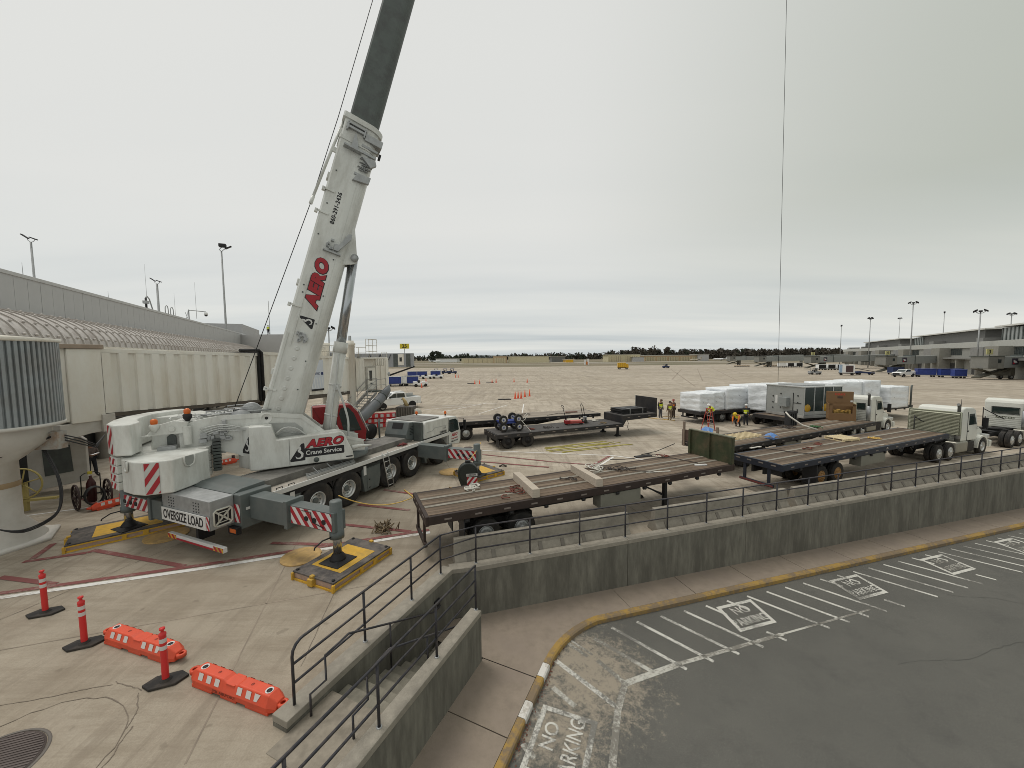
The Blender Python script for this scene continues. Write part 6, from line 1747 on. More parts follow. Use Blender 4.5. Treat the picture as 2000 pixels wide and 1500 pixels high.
for k in range(16): link('slat', s_, hr, (0, 0, 1.36 + k * .072))
tractor('white road tractor at the right edge with lettering under its rear window', (32.5, 24.4), 22, text='KATY CO')
# ================================================================== LEFT TERMINAL AND JET BRIDGES
T_O, T_DEG = (-28.0, 21.0), 114.7
term = thing('terminal_building', 'grey panelled terminal on the left with a curved ribbed metal canopy', 'building', (T_O[0], T_O[1], 0), R(T_DEG))
# local x runs away along the wall, local y points into the building (-y is towards the apron)
X0, X1 = -14.0, 92.0
MB().box(X0, X1, .10, 30, 4.2, 11.0).build('upper_wall', panelg, term)
pw_ = MB().box(.012, 1.108, 0, .095, 8.97, 11.02).mesh('wall_panel', panelg)
k = 0
x = X0
while x < X1:
    link('wall_panel', pw_, term, (x, random.uniform(-.004, .004), 0)); x += 1.12
MB().box(X0, X1, -.06, .5, 11.02, 11.24).build('coping', M('coping_light', (.47, .47, .46), .45), term, bev=.02)
MB().box(X0, X1, -.04, .1, 8.80, 8.96).build('flashing', M('flashing_dark', (.16, .15, .14), .6), term)
cp_ = [(-.02 - 3.05 * math.sin(R(a)), 6.95 + 1.95 * math.cos(R(a))) for a in range(0, 91, 10)]
can = MB()
can.add([(X0, y, z) for y, z in cp_] + [(X1, y, z) for y, z in cp_] , [(i, i + 1, len(cp_) + i + 1, len(cp_) + i) for i in range(len(cp_) - 1)], 0, True)
can.add([(X0, y, z - .12) for y, z in cp_] + [(X1, y, z - .12) for y, z in cp_] , [(i, len(cp_) + i, len(cp_) + i + 1, i + 1) for i in range(len(cp_) - 1)], 0, True)
cano = can.build('canopy', roofm, term)
rbm = MB()
for i in range(len(cp_) - 1):
    a, b = cp_[i], cp_[i + 1]
    rbm.bar((0, a[0] - .02, a[1] + .02), (0, b[0] - .02, b[1] + .02), .09, .07)
rib_me = rbm.mesh('rib', roofm)
kn_ = MB()
for a in (14, 34, 56, 76):
    kn_.lathe([(.07, 0), (.075, .05), (.05, .08), (.001, .085)], (0, 0, 0), n=8)
    n_ = len(kn_.v) - 32
    Mr = Matrix.Translation((.0, -.02 - 3.07 * math.sin(R(a)), 6.95 + 1.97 * math.cos(R(a)))) @ Matrix.Rotation(R(a), 4, 'X')
    for q in range(n_, len(kn_.v)): kn_.v[q] = Mr @ kn_.v[q]
knob_me = kn_.mesh('fastener', roofm)
x = X0 + .3
i = 0
while x < X1 - 1:
    r_ = link('rib', rib_me, cano, (x, 0, 0)); tag(link('fastener', knob_me, cano, (x + .42, 0, 0)), kind='stuff'); x += .86
MB().box(X0, X1, -3.12, -2.98, 6.55, 7.0).build('fascia', bridgew, term)
MB().box(X0, X1, -3.0, .1, 4.2, 6.6).build('lower_wall', bridgew, term)
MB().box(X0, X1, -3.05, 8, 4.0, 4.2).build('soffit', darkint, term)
MB().box(X0, X1, -2.9, -2.7, 0, 4.0).build('bay_shade_sheet', M('bay_shade_black', (.012, .012, .012), .9), term)  # near-black sheet, painted to stand for the shade inside the open bay
for x in (-9, -2.2, 1.6, 9, 17, 25, 33, 41, 50): MB().lathe([(.36, 0), (.36, 4.0)], (x, -3.3, 0), n=20).build('column', M('column_grey', (.25, .235, .21), .8, var=.1), term)
bx = MB().box(62.3, 65.4, -.10, -.002, 9.35, 10.75).build('gate_sign', M('sign_dark', (.06, .06, .065), .5), term)
letters('23', bx, (63.8, -.105, 10.05), (1, 0, 0), (0, 0, 1), 1.25, signw, bold=.02, sx=1.3)
MB().box(30, 70, 9, 24, 11.0, 12.9).build('roof_block', M('roof_block', (.38, .38, .38), .6, var=.05), term, bev=.05)
MB().box(71, 92, 1.5, 14, 11.0, 13.8).build('roof_block', M('roof_block', (.38, .38, .38), .6), term)
MB().box(92, 122, .1, 22, 4, 11.9).build('roof_block', panelg, term)
TM_ = Matrix.Translation((T_O[0], T_O[1], 0)) @ Matrix.Rotation(R(T_DEG), 4, 'Z')
def tw(x, y, z=0): return TM_ @ Vector((x, y, z))
# roof clutter: antennas, pipe hoops, dome camera
def whip(label, p, h, r=.02):
    o = MB().tube([(0, 0, 0), (0, 0, h)], [r, r * .4], 6).build('whip_antenna', steel, None, tuple(p)); tag(o, label, 'antenna', 'whip antennas on the left terminal roof')
whip('tall thin whip antenna beside the bent vent mast on the roof', tw(22.9, 1.2, 11.2), 5.0)
whip('short leaning whip antenna at the far left of the parapet', tw(4.5, 1.0, 11.2), 1.1)
whip('short whip antenna left of the tall one on the parapet', tw(14.6, 1.0, 11.2), .9)
whip('whip antenna left of the dome camera', tw(30.8, 1.2, 11.2), 3.2)
whip('slender whip antenna standing before the light mast in the middle', tw(50, 4, 12.9), 6.0, .03)
vm = thing('vent_mast', 'dark bent vent mast with a cable arm on the left terminal roof', 'mast', tuple(tw(23.2, 1.4, 11.2)), R(T_DEG))
MB().tube([(0, 0, 0), (0, 0, 1.5)], .09, 8).build('post', black, vm); MB().tube([(0, 0, 1.5), (.3, 0, 1.75), (.9, 0, 1.5), (1.8, 0, .1)], .06, 6).build('arm', steel, vm)
MB().box(-.25, .25, -.2, .2, .9, 1.2).build('box', steel, vm)
for x, lab in ((27.0, 'first'), (28.6, 'second')):
    tag(MB().tube([(0, 0, 0), (0, 0, .8)] + [(.45 - .45 * math.cos(R(a)), 0, .8 + .45 * math.sin(R(a))) for a in (30, 60, 90, 120, 150, 180)] + [(.9, 0, 0)], .045, 6).build('pipe_hoop', steel, None, tuple(tw(x, 1.0, 11.2)), R(T_DEG)), lab + ' grey pipe hoop on the roof between the bent vent mast and the dome camera', 'pipe', 'pipe hoops on the left terminal roof')
dc = thing('dome_camera', 'white dome camera on a lattice arm at the roof edge', 'camera', tuple(tw(33.6, .6, 11.2)), R(T_DEG))
MB().tube([(0, 0, 0), (0, 0, 1.5)], .05, 6).tube([(0, 0, 1.35), (0, -.3, 1.4), (1.3, -1.5, 1.4)], .05, 6).tube([(-1.2, 0, 0), (-.2, 0, 1.5), (-.2, 0, 0), (-1.4, 0, 1.0)], .03, 5).build('arm', steel, dc)
MB().lathe([(.001, 1.35), (.16, 1.34), (.20, 1.2), (.20, 1.0), (.001, 1.0)], (1.3, -1.5, 0), n=14).build('housing', whitev, dc)
MB().lathe([(.19, 1.0), (.17, .88), (.10, .80), (.001, .77)], (1.3, -1.5, 0), n=14).build('dome', blackp, dc)
def light_mast(label, p, h, rz, hs=1.0, style=0, gz=0, group='apron light masts'):
    t0 = thing('light_mast', label, 'light mast', (p[0], p[1], gz), rz, group)
    MB().tube([(0, 0, 0), (0, 0, h)], [.22, .12], 10).build('pole', steel, t0)
    S0 = len(t0.children)
    if style == 0:
        MB().tube([(0, 0, h - .05), (-.6, 0, h + .45), (-.6, 0, h + .9), ], .07, 6).tube([(0, 0, h - .05), (.6, 0, h + .2), (.9, 0, h + .7)], .07, 6).build('arm', steel, t0)
        MB().prism([(-1.9, h + 1.75), (-.5, h + .75), (-.45, h + .95), (-1.75, h + 1.92)], 'y', -.3, .3).build('lamp_head', black, t0)
        MB().prism([(-.2, h + 1.05), (1.25, h + .50), (1.3, h + .75), (-.05, h + 1.25)], 'y', -.3, .3).build('lamp_head', black, t0)
    elif style == 2:
        MB().tube([(0, 0, h - .05), (-.3, 0, h + .3), (.1, 0, h + .8)], .07, 6).tube([(0, 0, h - .05), (.3, 0, h + .3), (1.0, 0, h + .9)], .06, 6).build('arm', steel, t0)
        MB().box(-.35, .75, -.4, .4, h + .75, h + 1.35).build('lamp_head', black, t0, bev=.1)
        MB().prism([(.5, h + .55), (1.5, h + 1.1), (1.55, h + 1.0), (.6, h + .45)], 'y', -.3, .3).build('lamp_head', black, t0)
    else:
        MB().tube([(-.9, 0, h + .2), (-.4, 0, h - .3), (.4, 0, h - .3), (.9, 0, h + .2)], .09, 6).build('arm', steel, t0)
        for x, s in ((-.9, -1), (.9, 1), (0, 1)):
            MB().prism([(x - .35, h + .1 + .2 * s), (x + .35, h + .1 - .2 * s), (x + .35, h + .55 - .2 * s), (x - .35, h + .55 + .2 * s)] if x else [(-.3, h), (.3, h), (.3, h + .4), (-.3, h + .4)], 'y', -.3, .3).build('lamp_head', black, t0)
    if hs != 1:
        for c_ in t0.children:
            if c_.name.startswith(('arm', 'lamp')): c_.matrix_local = Matrix.Translation((0, 0, h)) @ Matrix.Scale(hs, 4) @ Matrix.Translation((0, 0, -h))
    return t0
light_mast('tall light mast at the far left, behind the terminal, with two slanted lamp heads', (-73.2, 60), 24.2, R(10), hs=.62, style=0)
light_mast('tall light mast behind the terminal, leftward of the crane rope, with a box lamp', (-51.6, 70), 25.3, R(25), style=2)
light_mast('short light mast behind the dome camera on the terminal', (-49.0, 54), 16.6, R(10), hs=.42, style=0)
light_mast('light mast seen between the boom and its luffing cylinder', (-38.3, 81), 12.2, R(10), style=1)
tag(MB().tube([(0, 0, 0), (0, 0, 17.6)], [.10, .05], 6).build('antenna_pole', steel, None, (-48.1, 77, 0)), 'thin bare pole beside the roof worker, in line with the crane rope', 'pole')

# --- near jet bridge
B_O, B_DEG = (-18.7, 16.3), 71.0
jbx = thing('jet_bridge', 'cream corrugated jet bridge at the left, with a slatted rotunda on a white column', 'jet bridge', (B_O[0], B_O[1], 0), R(B_DEG))
def corr(x0, x1, y, z0a, z1a, z0b, z1b, pitch, depth, out):
    """a corrugated side wall from x0 to x1; bottom and top may slope"""
    mb = MB(); vs = []
    x = x0
    xs = []
    while x < x1 - .01:
        for f, d in ((0, 0), (.5, 0), (.58, 1), (.92, 1)):
            xx = min(x + f * pitch, x1); xs.append((xx, d))
        x += pitch
    xs.append((x1, 0))
    for xx, d in xs:
        t = (xx - x0) / (x1 - x0)
        yy = y + out * depth * (1 - d)
        vs += [(xx, yy, z0a + (z0b - z0a) * t), (xx, yy, z1a + (z1b - z1a) * t)]
    fs = [(2 * i, 2 * i + 2, 2 * i + 3, 2 * i + 1) for i in range(len(xs) - 1)]
    return mb.add(vs, fs, 0, False)
WB = 2.7
for y, o_ in ((0, -1), (WB, 1)):
    c_ = corr(.95, 8.35, y, 3.73, 6.45, 3.55, 6.28, .62, .12, o_); c_.build('tunnel_wall', bridgew, jbx)
def slab(x0, x1, za, zb, t, m, name, y0=-.10, y1=WB + .10):
    mb = MB(); mb.add([(x0, y0, za), (x1, y0, zb), (x1, y1, zb), (x0, y1, za), (x0, y0, za + t), (x1, y0, zb + t), (x1, y1, zb + t), (x0, y1, za + t)], [(0, 3, 2, 1), (4, 5, 6, 7), (0, 1, 5, 4), (1, 2, 6, 5), (2, 3, 7, 6), (3, 0, 4, 7)])
    return mb.build(name, m, jbx, bev=.01)
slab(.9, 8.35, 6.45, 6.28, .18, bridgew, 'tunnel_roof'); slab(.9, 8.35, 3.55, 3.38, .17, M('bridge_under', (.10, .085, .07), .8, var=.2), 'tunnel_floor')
tr_ = MB()
for y in (.1, WB - .1):
    tr_.bar((.5, y, 3.05), (8.2, y, 3.30), .14, .14)
    for k in range(6): tr_.bar((.9 + k * 1.25, y, 3.08), (1.5 + k * 1.25, y, 3.42), .06, .06)
tr_.build('under_truss', M('truss_grey', (.20, .19, .175), .7), jbx)
MB().box(8.28, 8.42, -.22, WB + .2, 3.45, 6.58).build('end_frame', black, jbx, bev=.02)
MB().tube([(7.1, -.2, 6.62), (8.3, -.2, 6.66), (8.45, -.25, 6.5), (8.45, -.25, 3.5)], .09, 8).build('cable_boom', black, jbx)
# transition piece next to the rotunda
MB().box(-.15, .95, -.12, WB + .12, 3.42, 6.62).build('transition', bridgew, jbx, bev=.03)
MB().box(-.45, -.15, -.02, WB - .02, 3.5, 6.68).build('transition', bridgew, jbx, bev=.03)
MB().box(-.6, 1.02, -.2, WB + .2, 6.62, 6.80).build('transition_roof', M('rust_trim', (.34, .27, .21), .7, var=.2), jbx, bev=.015)
MB().prism([(-.5, 3.42), (1.2, 3.42), (1.15, 2.95), (.4, 2.9), (-.5, 2.7)], 'y', -.05, WB).build('cross_beam', concw, jbx, bev=.03)
MB().box(.78, 1.22, -.22, .1, 2.92, 3.7).build('hinge_block', concw, jbx, bev=.02)
iB = (Matrix.Translation((B_O[0], B_O[1], 0)) @ Matrix.Rotation(R(B_DEG), 4, 'Z')).inverted()
rc = iB @ Vector((-17.15, 12.45, 0))       # rotunda axis
NS = 72
vs, fs = [], []
for q in range(NS):
    for f, rr_ in ((0, 1.66), (.5, 1.66), (.62, 1.58), (.88, 1.58)):
        a = 2 * PI * (q + f) / NS
        vs += [(rc.x + rr_ * math.cos(a), rc.y + rr_ * math.sin(a), 4.0), (rc.x + rr_ * math.cos(a), rc.y + rr_ * math.sin(a), 6.74)]
n_ = len(vs) // 2
fs = [(2 * i, 2 * ((i + 1) % n_), 2 * ((i + 1) % n_) + 1, 2 * i + 1) for i in range(n_)]
MB().add(vs, fs).build('rotunda_curtain', curtain, jbx)
MB().lathe([(.001, 3.90), (1.67, 3.90), (1.69, 3.95), (1.68, 4.02), (.001, 4.0)], (rc.x, rc.y, 0), n=40).build('rotunda_floor', concw, jbx)
MB().lathe([(.001, 6.74), (1.70, 6.74), (1.73, 6.85), (.001, 7.0)], (rc.x, rc.y, 0), n=40).build('rotunda_roof', bridgew, jbx)
MB().lathe([(1.35, 3.9), (1.35, 3.4), (.54, 2.75), (.54, .85), (1.05, .14), (1.05, .0)], (rc.x, rc.y, 0), n=24).build('column', concw, jbx)
MB().lathe([(.545, 1.92), (.56, 1.96), (.56, 2.06), (.545, 2.1)], (rc.x, rc.y, 0), n=24).build('column_band', M('rope_tan', (.34, .25, .15), .9), jbx)
MB().lathe([(1.2, 0), (1.40, .0), (1.40, .09), (1.2, .12), (.5, .13)], (rc.x, rc.y, 0), n=6).build('base_plate', concw, jbx)
def iw_(x, y, z): return iB @ Vector((x, y, z))
# distribution box under the rotunda, cables drooping to the column socket
cbx = MB().box(-.42, .42, -.18, .18, -.30, .30).build('junction_box', M('galv_box', (.40, .40, .38), .55, .2, var=.1, dirt=(.30, .15, .06), damt=.6, dscale=2.2), jbx)
pbx = iw_(-16.15, 13.2, 3.35); cbx.location = pbx; cbx.rotation_euler = (0, 0, R(10 - B_DEG))
cb_ = MB()
for k in range(3):
    cb_.tube(smooth([iw_(-16.2 + k * .06, 13.05, 3.05), iw_(-15.75 + k * .04, 13.0, 2.2), iw_(-15.62 + k * .04, 12.95, 1.4), iw_(-15.7, 12.8, .85 - k * .04), iw_(-16.0, 12.2, .60 - k * .04), iw_(-16.35, 11.75, .85), iw_(-16.6, 11.6, 1.25 - k * .08)]), .02, 6)
for k in range(3):
    cb_.tube([iw_(-15.75, 13.35, 3.5 - k * .09), iw_(-15.6, 13.7, 3.30 - k * .10), iw_(-15.6, 14.2, 2.95 - k * .05), iw_(-15.9, 14.8, 3.2)], .022, 5)
cb_.tube([iw_(-17.2, 12.3, 3.1), iw_(-16.4, 12.0, 3.02), iw_(-16.0, 12.6, 3.3), iw_(-15.9, 13.1, 3.5)], .035, 6)
cb_.build('cable', blackp, jbx)
MB().box(-.12, .12, -.08, .08, -.35, .35).build('socket_box', steel, jbx, loc=tuple(iw_(-16.72, 11.78, 1.2)))

# second bridge section, beyond the crane: banner, flood columns, door, stairs
b2 = thing('jet_bridge', 'cream jet bridge cabin behind the crane, with a door, outside stairs and a roof cage', 'jet bridge', (B_O[0], B_O[1], 0), R(B_DEG))
for y, o_ in ((0.02, -1), (WB - .02, 1)):
    corr(8.5, 16.2, y, 3.62, 6.42, 3.30, 6.02, .70, .07, o_).build('tunnel_wall', bridgew, b2)
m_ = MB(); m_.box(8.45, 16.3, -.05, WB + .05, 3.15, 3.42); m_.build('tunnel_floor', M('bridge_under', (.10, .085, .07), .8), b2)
m_ = MB(); m_.prism([(8.45, 6.40), (16.3, 6.0), (16.3, 6.18), (8.45, 6.58)], 'y', -.08, WB + .08); m_.build('tunnel_roof', bridgew, b2)
bn = MB().box(12.30, 13.45, -.105, -.085, 3.72, 5.98).build('banner', M('banner_pale', (.60, .64, .70), .6, var=.05, scale=1), b2)
letters('UNITED', bn, (12.75, -.108, 4.98), (1, 0, 0), (0, 0, 1), .215, M('united_blue', (.02, .035, .12), .5), bold=.02)
MB().box(13.22, 13.42, -.109, -.106, 4.88, 5.08).build('emblem', M('united_blue', (.02, .035, .12), .5), bn)
MB().box(12.30, 13.45, -.109, -.106, 3.72, 3.86).build('caption', inkm, bn)
st_ = MB()
for k in range(5): st_.add([(12.35 + k * .25, -.107, 3.9), (12.45 + k * .25, -.107, 3.9), (12.05 + k * .25 + .3, -.107, 4.7), (11.95 + k * .25 + .3, -.107, 4.7)], [(0, 1, 2, 3)])
st_.build('banner_pattern', M('banner_white', (.70, .72, .74), .6), bn)
for xx in (16.5, ):
    col = MB().lathe([(.34, .55), (.34, 7.15), (.42, 7.18), (.42, 7.35), (.30, 7.4), (.30, 7.55), (.001, 7.56)], (xx, .05, 0), n=18).build('lift_column', bridgew, b2)
    MB().lathe([(.12, 7.55), (.12, 7.95), (.001, 7.96)], (xx, .05, 0), n=10).build('motor', steel, col)
MB().lathe([(.34, .55), (.34, 7.15), (.42, 7.2), (.42, 7.4), (.001, 7.45)], (16.5, WB, 0), n=18).build('lift_column', bridgew, b2)
MB().box(16.2, 16.8, -.1, WB + .1, .5, 1.0).build('bogie', black, b2, bev=.05)
for y, s in ((.2, -1), (WB - .2, 1)): wheel(b2, (16.5, y, .5), .5, .35, steel, .02, s, steel)
corr(16.95, 18.0, .0, 3.3, 6.05, 3.3, 6.05, .5, .06, -1).build('cabin_wall', bridgew, b2)
cbn = MB().box(17.0, 21.4, .06, WB + .6, 3.25, 6.15).build('cabin', bridgew, b2, bev=.03)
MB().box(18.25, 19.60, -.02, .07, 3.30, 5.35).build('door_frame', M('door_frame', (.46, .44, .39), .6), b2)
dr = MB().box(18.42, 19.42, -.05, -.02, 3.32, 5.25).build('door', bridgew, b2, bev=.01)
MB().box(18.62, 18.98, -.06, -.045, 4.1, 5.0).build('window', wing, dr); MB().box(18.72, 19.0, -.06, -.045, 3.78, 3.92).build('handle', greyd, dr)
for xx in (19.8, 20.5, 21.2): MB().box(xx - .22, xx + .18, -.02, .07, 3.3, 6.1).build('cabin_rib', bridgew, b2)
cg = MB()
cg.box(18.1, 19.6, -.9, .1, 6.02, 6.06); 
for k in range(6): cg.tube([(18.2 + k * .28, -.85, 6.05), (18.2 + k * .28, -.85, 5.45)], .022, 5)
cg.tube([(18.15, -.85, 5.45), (19.65, -.85, 5.45)], .025, 5)
for x in (17.2, 18.1, 18.5, 19.0, 19.55): cg.tube([(x, -.2, 6.1), (x, -.2, 7.0 if x < 18 else 7.75)], .025, 5)
for z in (6.55, 7.0): cg.tube([(16.9, -.2, z), (18.1, -.2, z)], .022, 5)
for z in (6.7, 7.2, 7.75): cg.tube([(18.1, -.2, z), (19.55, -.2, z), (19.55, .7, z)], .022, 5)
for x in (20.6, 20.95, 21.3): cg.tube([(x, .1, 6.15), (x, .1, 6.65)], .02, 5)
cg.tube([(20.6, .1, 6.65), (21.3, .1, 6.65)], .02, 5)
for x in (13.8, 14.6, 15.4): cg.tube([(x, .1, 6.2), (x, .1, 7.1)], .022, 5)
for z in (6.65, 7.1): cg.tube([(13.2, .1, z), (16.0, .1, z)], .022, 5)
cg.build('roof_railing', M('cage_white', (.50, .48, .42), .5), b2)
MB().cyl((13.2, .7, 6.9), (14.3, .7, 6.9), .28, n=14).build('roof_unit', bridgew, b2); MB().box(13.0, 13.9, .3, 1.1, 6.2, 6.65).build('roof_unit', bridgew, b2)
MB().box(17.3, 17.7, -.1, .2, 6.2, 6.5).build('roof_camera', steel, b2, bev=.03)
# outside stairs
so = MB().box(18.1, 19.5, -1.15, -.06, 3.16, 3.26).build('stair_landing', greyd, b2)
s0, s1_ = Vector((18.2, -.6, 3.2)), Vector((13.4, -.6, .15))
stg = MB()
for y in (-1.1, -.15): stg.bar((18.2, y, 3.12), (13.4, y, .1), .05, .22)
stg.build('stringer', steel, b2)
tm_ = MB().box(-.13, .13, -1.06, -.2, -.02, .02).mesh('tread', steel)
for k in range(15):
    p = s0.lerp(s1_, (k + .5) / 15); link('tread', tm_, b2, (p.x, 0, p.z))
rl_ = MB()
for y in (-1.13, -.12):
    rl_.tube([(19.5, y, 4.25), (18.2, y, 4.25), (13.5, y, 1.15), (13.3, y, .1)], .028, 6); rl_.tube([(19.5, y, 3.75), (18.2, y, 3.75), (13.5, y, .65)], .02, 6)
    for k in range(5): p = s0.lerp(s1_, k / 4); rl_.tube([(p.x, y, p.z), (p.x, y, p.z + 1.05)], .025, 6)
    rl_.tube([(19.45, y, 3.2), (19.45, y, 4.25)], .025, 6)
rl_.build('stair_rail', M('rail_galv', (.33, .33, .32), .5, .4), b2)
MB().lathe([(.001, -.02), (.18, -.02), (.2, 0), (.18, .02), (.001, .02)], (19.7, -1.3, 4.65), axis='y', n=14).build('mirror', steel, b2)
# grey air duct hanging down from the bridge
b2M = Matrix.Translation((B_O[0], B_O[1], 0)) @ Matrix.Rotation(R(B_DEG), 4, 'Z')
dk = thing('air_duct', 'fat grey air hose slanting down from the bridge behind the red crane cab', 'air hose', tuple(b2M @ Vector((16.5, -2.0, 0))), R(B_DEG))
MB().tube([(-1.9, 0, 1.2), (-1.0, 0, 1.55), (.5, 0, 2.35), (1.35, 0, 2.9)], [.40, .42, .42, .40], 14).tube([(1.3, 0, 2.86), (2.0, 0, 3.35), (2.3, 0, 3.75)], [.40, .30, .05], 14).build('duct', M('duct_grey', (.13, .14, .15), .5, var=.1), dk)
for t_, p in ((0, (.5, 0, 2.35)), (1, (1.3, 0, 2.86))): MB().tube([(p[0] - .03, 0, p[2] - .02), (p[0] + .03, 0, p[2] + .02)], .44, 14).build('hoop', greyd, dk)
MB().tube([(-1.9, 0, 1.2), (-2.2, 0, .6), (-2.3, .1, .0)], [.40, .38, .3], 14).build('duct_foot', M('duct_grey', (.13, .14, .15), .5), dk)

# third bridge with the yellow 25 plate
b3 = thing('jet_bridge', 'grey jet bridge with a yellow plate numbered 25 and looping cables', 'jet bridge', (-30.6, 83, 0), R(8), 'jet bridges')
MB().box(-6, 9.0, 0, 3, 4.1, 7.1).build('tunnel', M('bridge_greyblue', (.30, .315, .33), .6, var=.06), b3, bev=.05)
MB().box(-9, -5.4, -.6, 3.6, 3.4, 7.4).build('rotunda', M('bridge_greyblue', (.30, .315, .33), .6), b3, bev=.05)
for x in (4.9, 7.6): MB().box(x, x + .9, -.08, .0, 4.2, 7.0).build('panel_dark', greyd, b3)
MB().box(5.9, 7.1, -.10, .0, 4.5, 6.9).build('panel_white', bridgew, b3); MB().box(6.2, 6.7, -.12, -.1, 5.3, 6.2).build('window', wing, b3)
lp_ = MB()
for k in range(4): lp_.tube(catenary((-4.4 + k * 2.2, -.15, 6.9), (-2.2 + k * 2.2, -.15, 6.9), 1.6, 10), .07, 6)
lp_.build('cable_loop', blackp, b3)
MB().prism([(9.2, 4.3), (1.0, 1.5), (1.0, 1.1), (9.2, 4.0)], 'y', .2, 2.6).build('ramp', black, b3)
MB().box(-1.2, 1.4, .3, 2.7, .8, 2.2).build('bogie', greyd, b3); MB().box(-5.0, -3.0, .5, 2.5, 0, 4.1).build('support', steel, b3)
for y, s in ((.3, -1), (2.7, 1)): wheel(b3, (.1, y, .7), .7, .5, steel, .02, s, steel)
for x in (-5.6, -3.5): MB().lathe([(.18, 7.1), (.18, 8.4), (.32, 8.4), (.32, 8.8), (.001, 8.8)], (x, 1, 0), n=10).build('vent', concw, b3)
MB().tube([(7.2, 1, 7.1), (7.2, 1, 8.2)], .06, 6).build('sign_post', greyd, b3)
sp_ = MB().box(6.2, 8.2, .9, 1.0, 8.1, 9.2).build('gate_plate', M('plate_yellow', (.62, .52, .04), .5), b3)
letters('25', sp_, (7.2, .895, 8.63), (1, 0, 0), (0, 0, 1), 1.05, inkm, bold=.03)

# ================================================================== NEAR PROPS
def delineator(label, p, rz):
    t0 = thing('delineator_post', label, 'delineator', (p[0], p[1], 0), rz, 'red delineator posts by the barriers')
    base = MB().prism([(-.36, 0), (-.20, -.17), (.20, -.17), (.36, 0), (.20, .17), (-.20, .17)], 'z', .0, .05)
    base.build('base', rubber, t0, bev=.012)
    MB().lathe([(.10, .05), (.085, .075), (.056, .09)], n=18).build('collar', rubber, t0)
    h = 1.08
    MB().lathe([(.055, .06), (.055, h - .16), (.058, h - .15), (.058, h - .11), (.030, h - .09), (.022, h - .06), (.045, h - .035), (.045, h - .005), (.001, h)], n=20).build('tube', redor, t0)
    for z in (.80, .66): MB().lathe([(.0562, z), (.0568, z + .004), (.0568, z + .078), (.0562, z + .082)], n=20).build('reflective_band', M('band_white', (.58, .57, .55), .35), t0)
    return t0
delineator('red delineator post at the far left, standing next to the white line', (-11.35, 8.90), R(20))
delineator('red delineator post in the middle of the three, left of both orange barriers', (-9.25, 7.86), R(22))
delineator('red delineator post nearest the stairs, between the two orange barriers', (-6.62, 6.88), R(22))
def low_barrier(label, p, rz, L=2.05, writing=None, group='low orange barriers'):
    t0 = thing('low_barrier', label, 'barrier', (p[0], p[1], 0), rz, group)
    w0, w1, h = .17, .095, .26
    prof = [(-w0, 0), (w0, 0), (w0, .10), (w1, h), (-w1, h), (-w0, .10)]
    b = MB()
    a = L / 2
    def ring(x, s, zs=1.0): return [(x, y * s, z * zs) for y, z in prof]
    secs = [ring(-a, .60, .62), ring(-a + .16, 1, 1), ring(-.20, 1, 1), ring(-.14, 1, .90), ring(.14, 1, .90), ring(.20, 1, 1), ring(a - .16, 1, 1), ring(a, .60, .62)]
    vs = [q for s in secs for q in s]; n = 6
    fs = [tuple(range(n))[::-1], tuple((len(secs) - 1) * n + i for i in range(n))]
    for i in range(len(secs) - 1):
        for j in range(n): fs.append((i * n + j, i * n + (j + 1) % n, (i + 1) * n + (j + 1) % n, (i + 1) * n + j))
    b.add(vs, fs)
    body = b.build('body', orange, t0, bev=.018, seg=3)
    body.location = (0, 0, .035)
    ft = MB()
    for x0, x1 in ((-a + .12, -.42), (-.2, .2), (.42, a - .12)): ft.box(x0, x1, -.172, .172, 0, .06)
    ft.build('foot', orange, t0, bev=.01)
    MB().box(-.11, .11, -.12, .12, .24, .268).build('saddle', orange, t0, bev=.01)
    for s in (-1, 1):
        MB().lathe([(.001, .10), (.085, .10), (.085, .17), (.045, .175), (.045, .15)], (s * (a + .045), 0, 0), n=14).build('hinge_lug', orange, t0)
        ob_ = MB().lathe([(.048, h + .036), (.068, h + .042), (.068, h + .030)], (s * (a - .26), 0, 0), n=18).build('cap_ring', signw, t0)
        MB().lathe([(.001, h + .038), (.047, h + .038), (.047, h + .034)], (s * (a - .26), 0, 0), n=14).build('cap_hole', black, t0)
        MB().lathe([(.001, h + .037), (.03, h + .037), (.03, h + .03)], (s * .42, 0, 0), n=10).build('plug', M('plug_dark', (.30, .04, .02), .6), t0)
    for x in (-.80, -.585, -.37, .20, .42, .62):
        for sgn in (-1, 1):
            y0, z0, y1, z1 = -(w0 - .018), .135 + .035, -(w1 + .012), h - .015 + .035
            n_ = .004
            q = [(x, y0 * 1.0 - n_, z0), (x + .115, y0 - n_, z0), (x + .115, y1 - n_ - .004, z1), (x, y1 - n_ - .004, z1)]
            if x > .6: q[1] = (x + .07, q[1][1], q[1][2]); q[2] = (x + .13, q[2][1], q[2][2])
            MB().add([(p_[0], p_[1] * -sgn, p_[2]) for p_ in q], [(0, 1, 2, 3)]).build('reflective_panel', M('panel_white', (.62, .58, .55), .4, var=.06), t0)
    if writing:
        letters(writing, t0, (-.10, -w0 - .001, .085), (1, 0, 0), (0, 0, 1), .075, M('stencil', (.18, .03, .015), .6), bold=.01, sx=1.4)
    return t0
low_barrier('orange low barrier behind the third delineator post, farther from the stairs', (-7.86, 7.74), R(-17.5), 2.22)
low_barrier('orange low barrier touching the end of the inner stair wall', (-5.08, 6.62), R(-19), 2.16, 'PSI AIRPORT')
low_barrier('orange low barrier half hidden behind the left outrigger, on the white line', (-16.6, 16.1), R(62), 2.1)
lb = low_barrier('orange low barrier glimpsed between the counterweight and the side cover', (-17.0, 21.6), R(58), 2.1)
MB().lathe([(.09, .26), (.08, .44), (.001, .44)], (.9, 0, 0), n=10).build('lamp', M('lamp_dark', (.05, .02, .02), .5), lb)
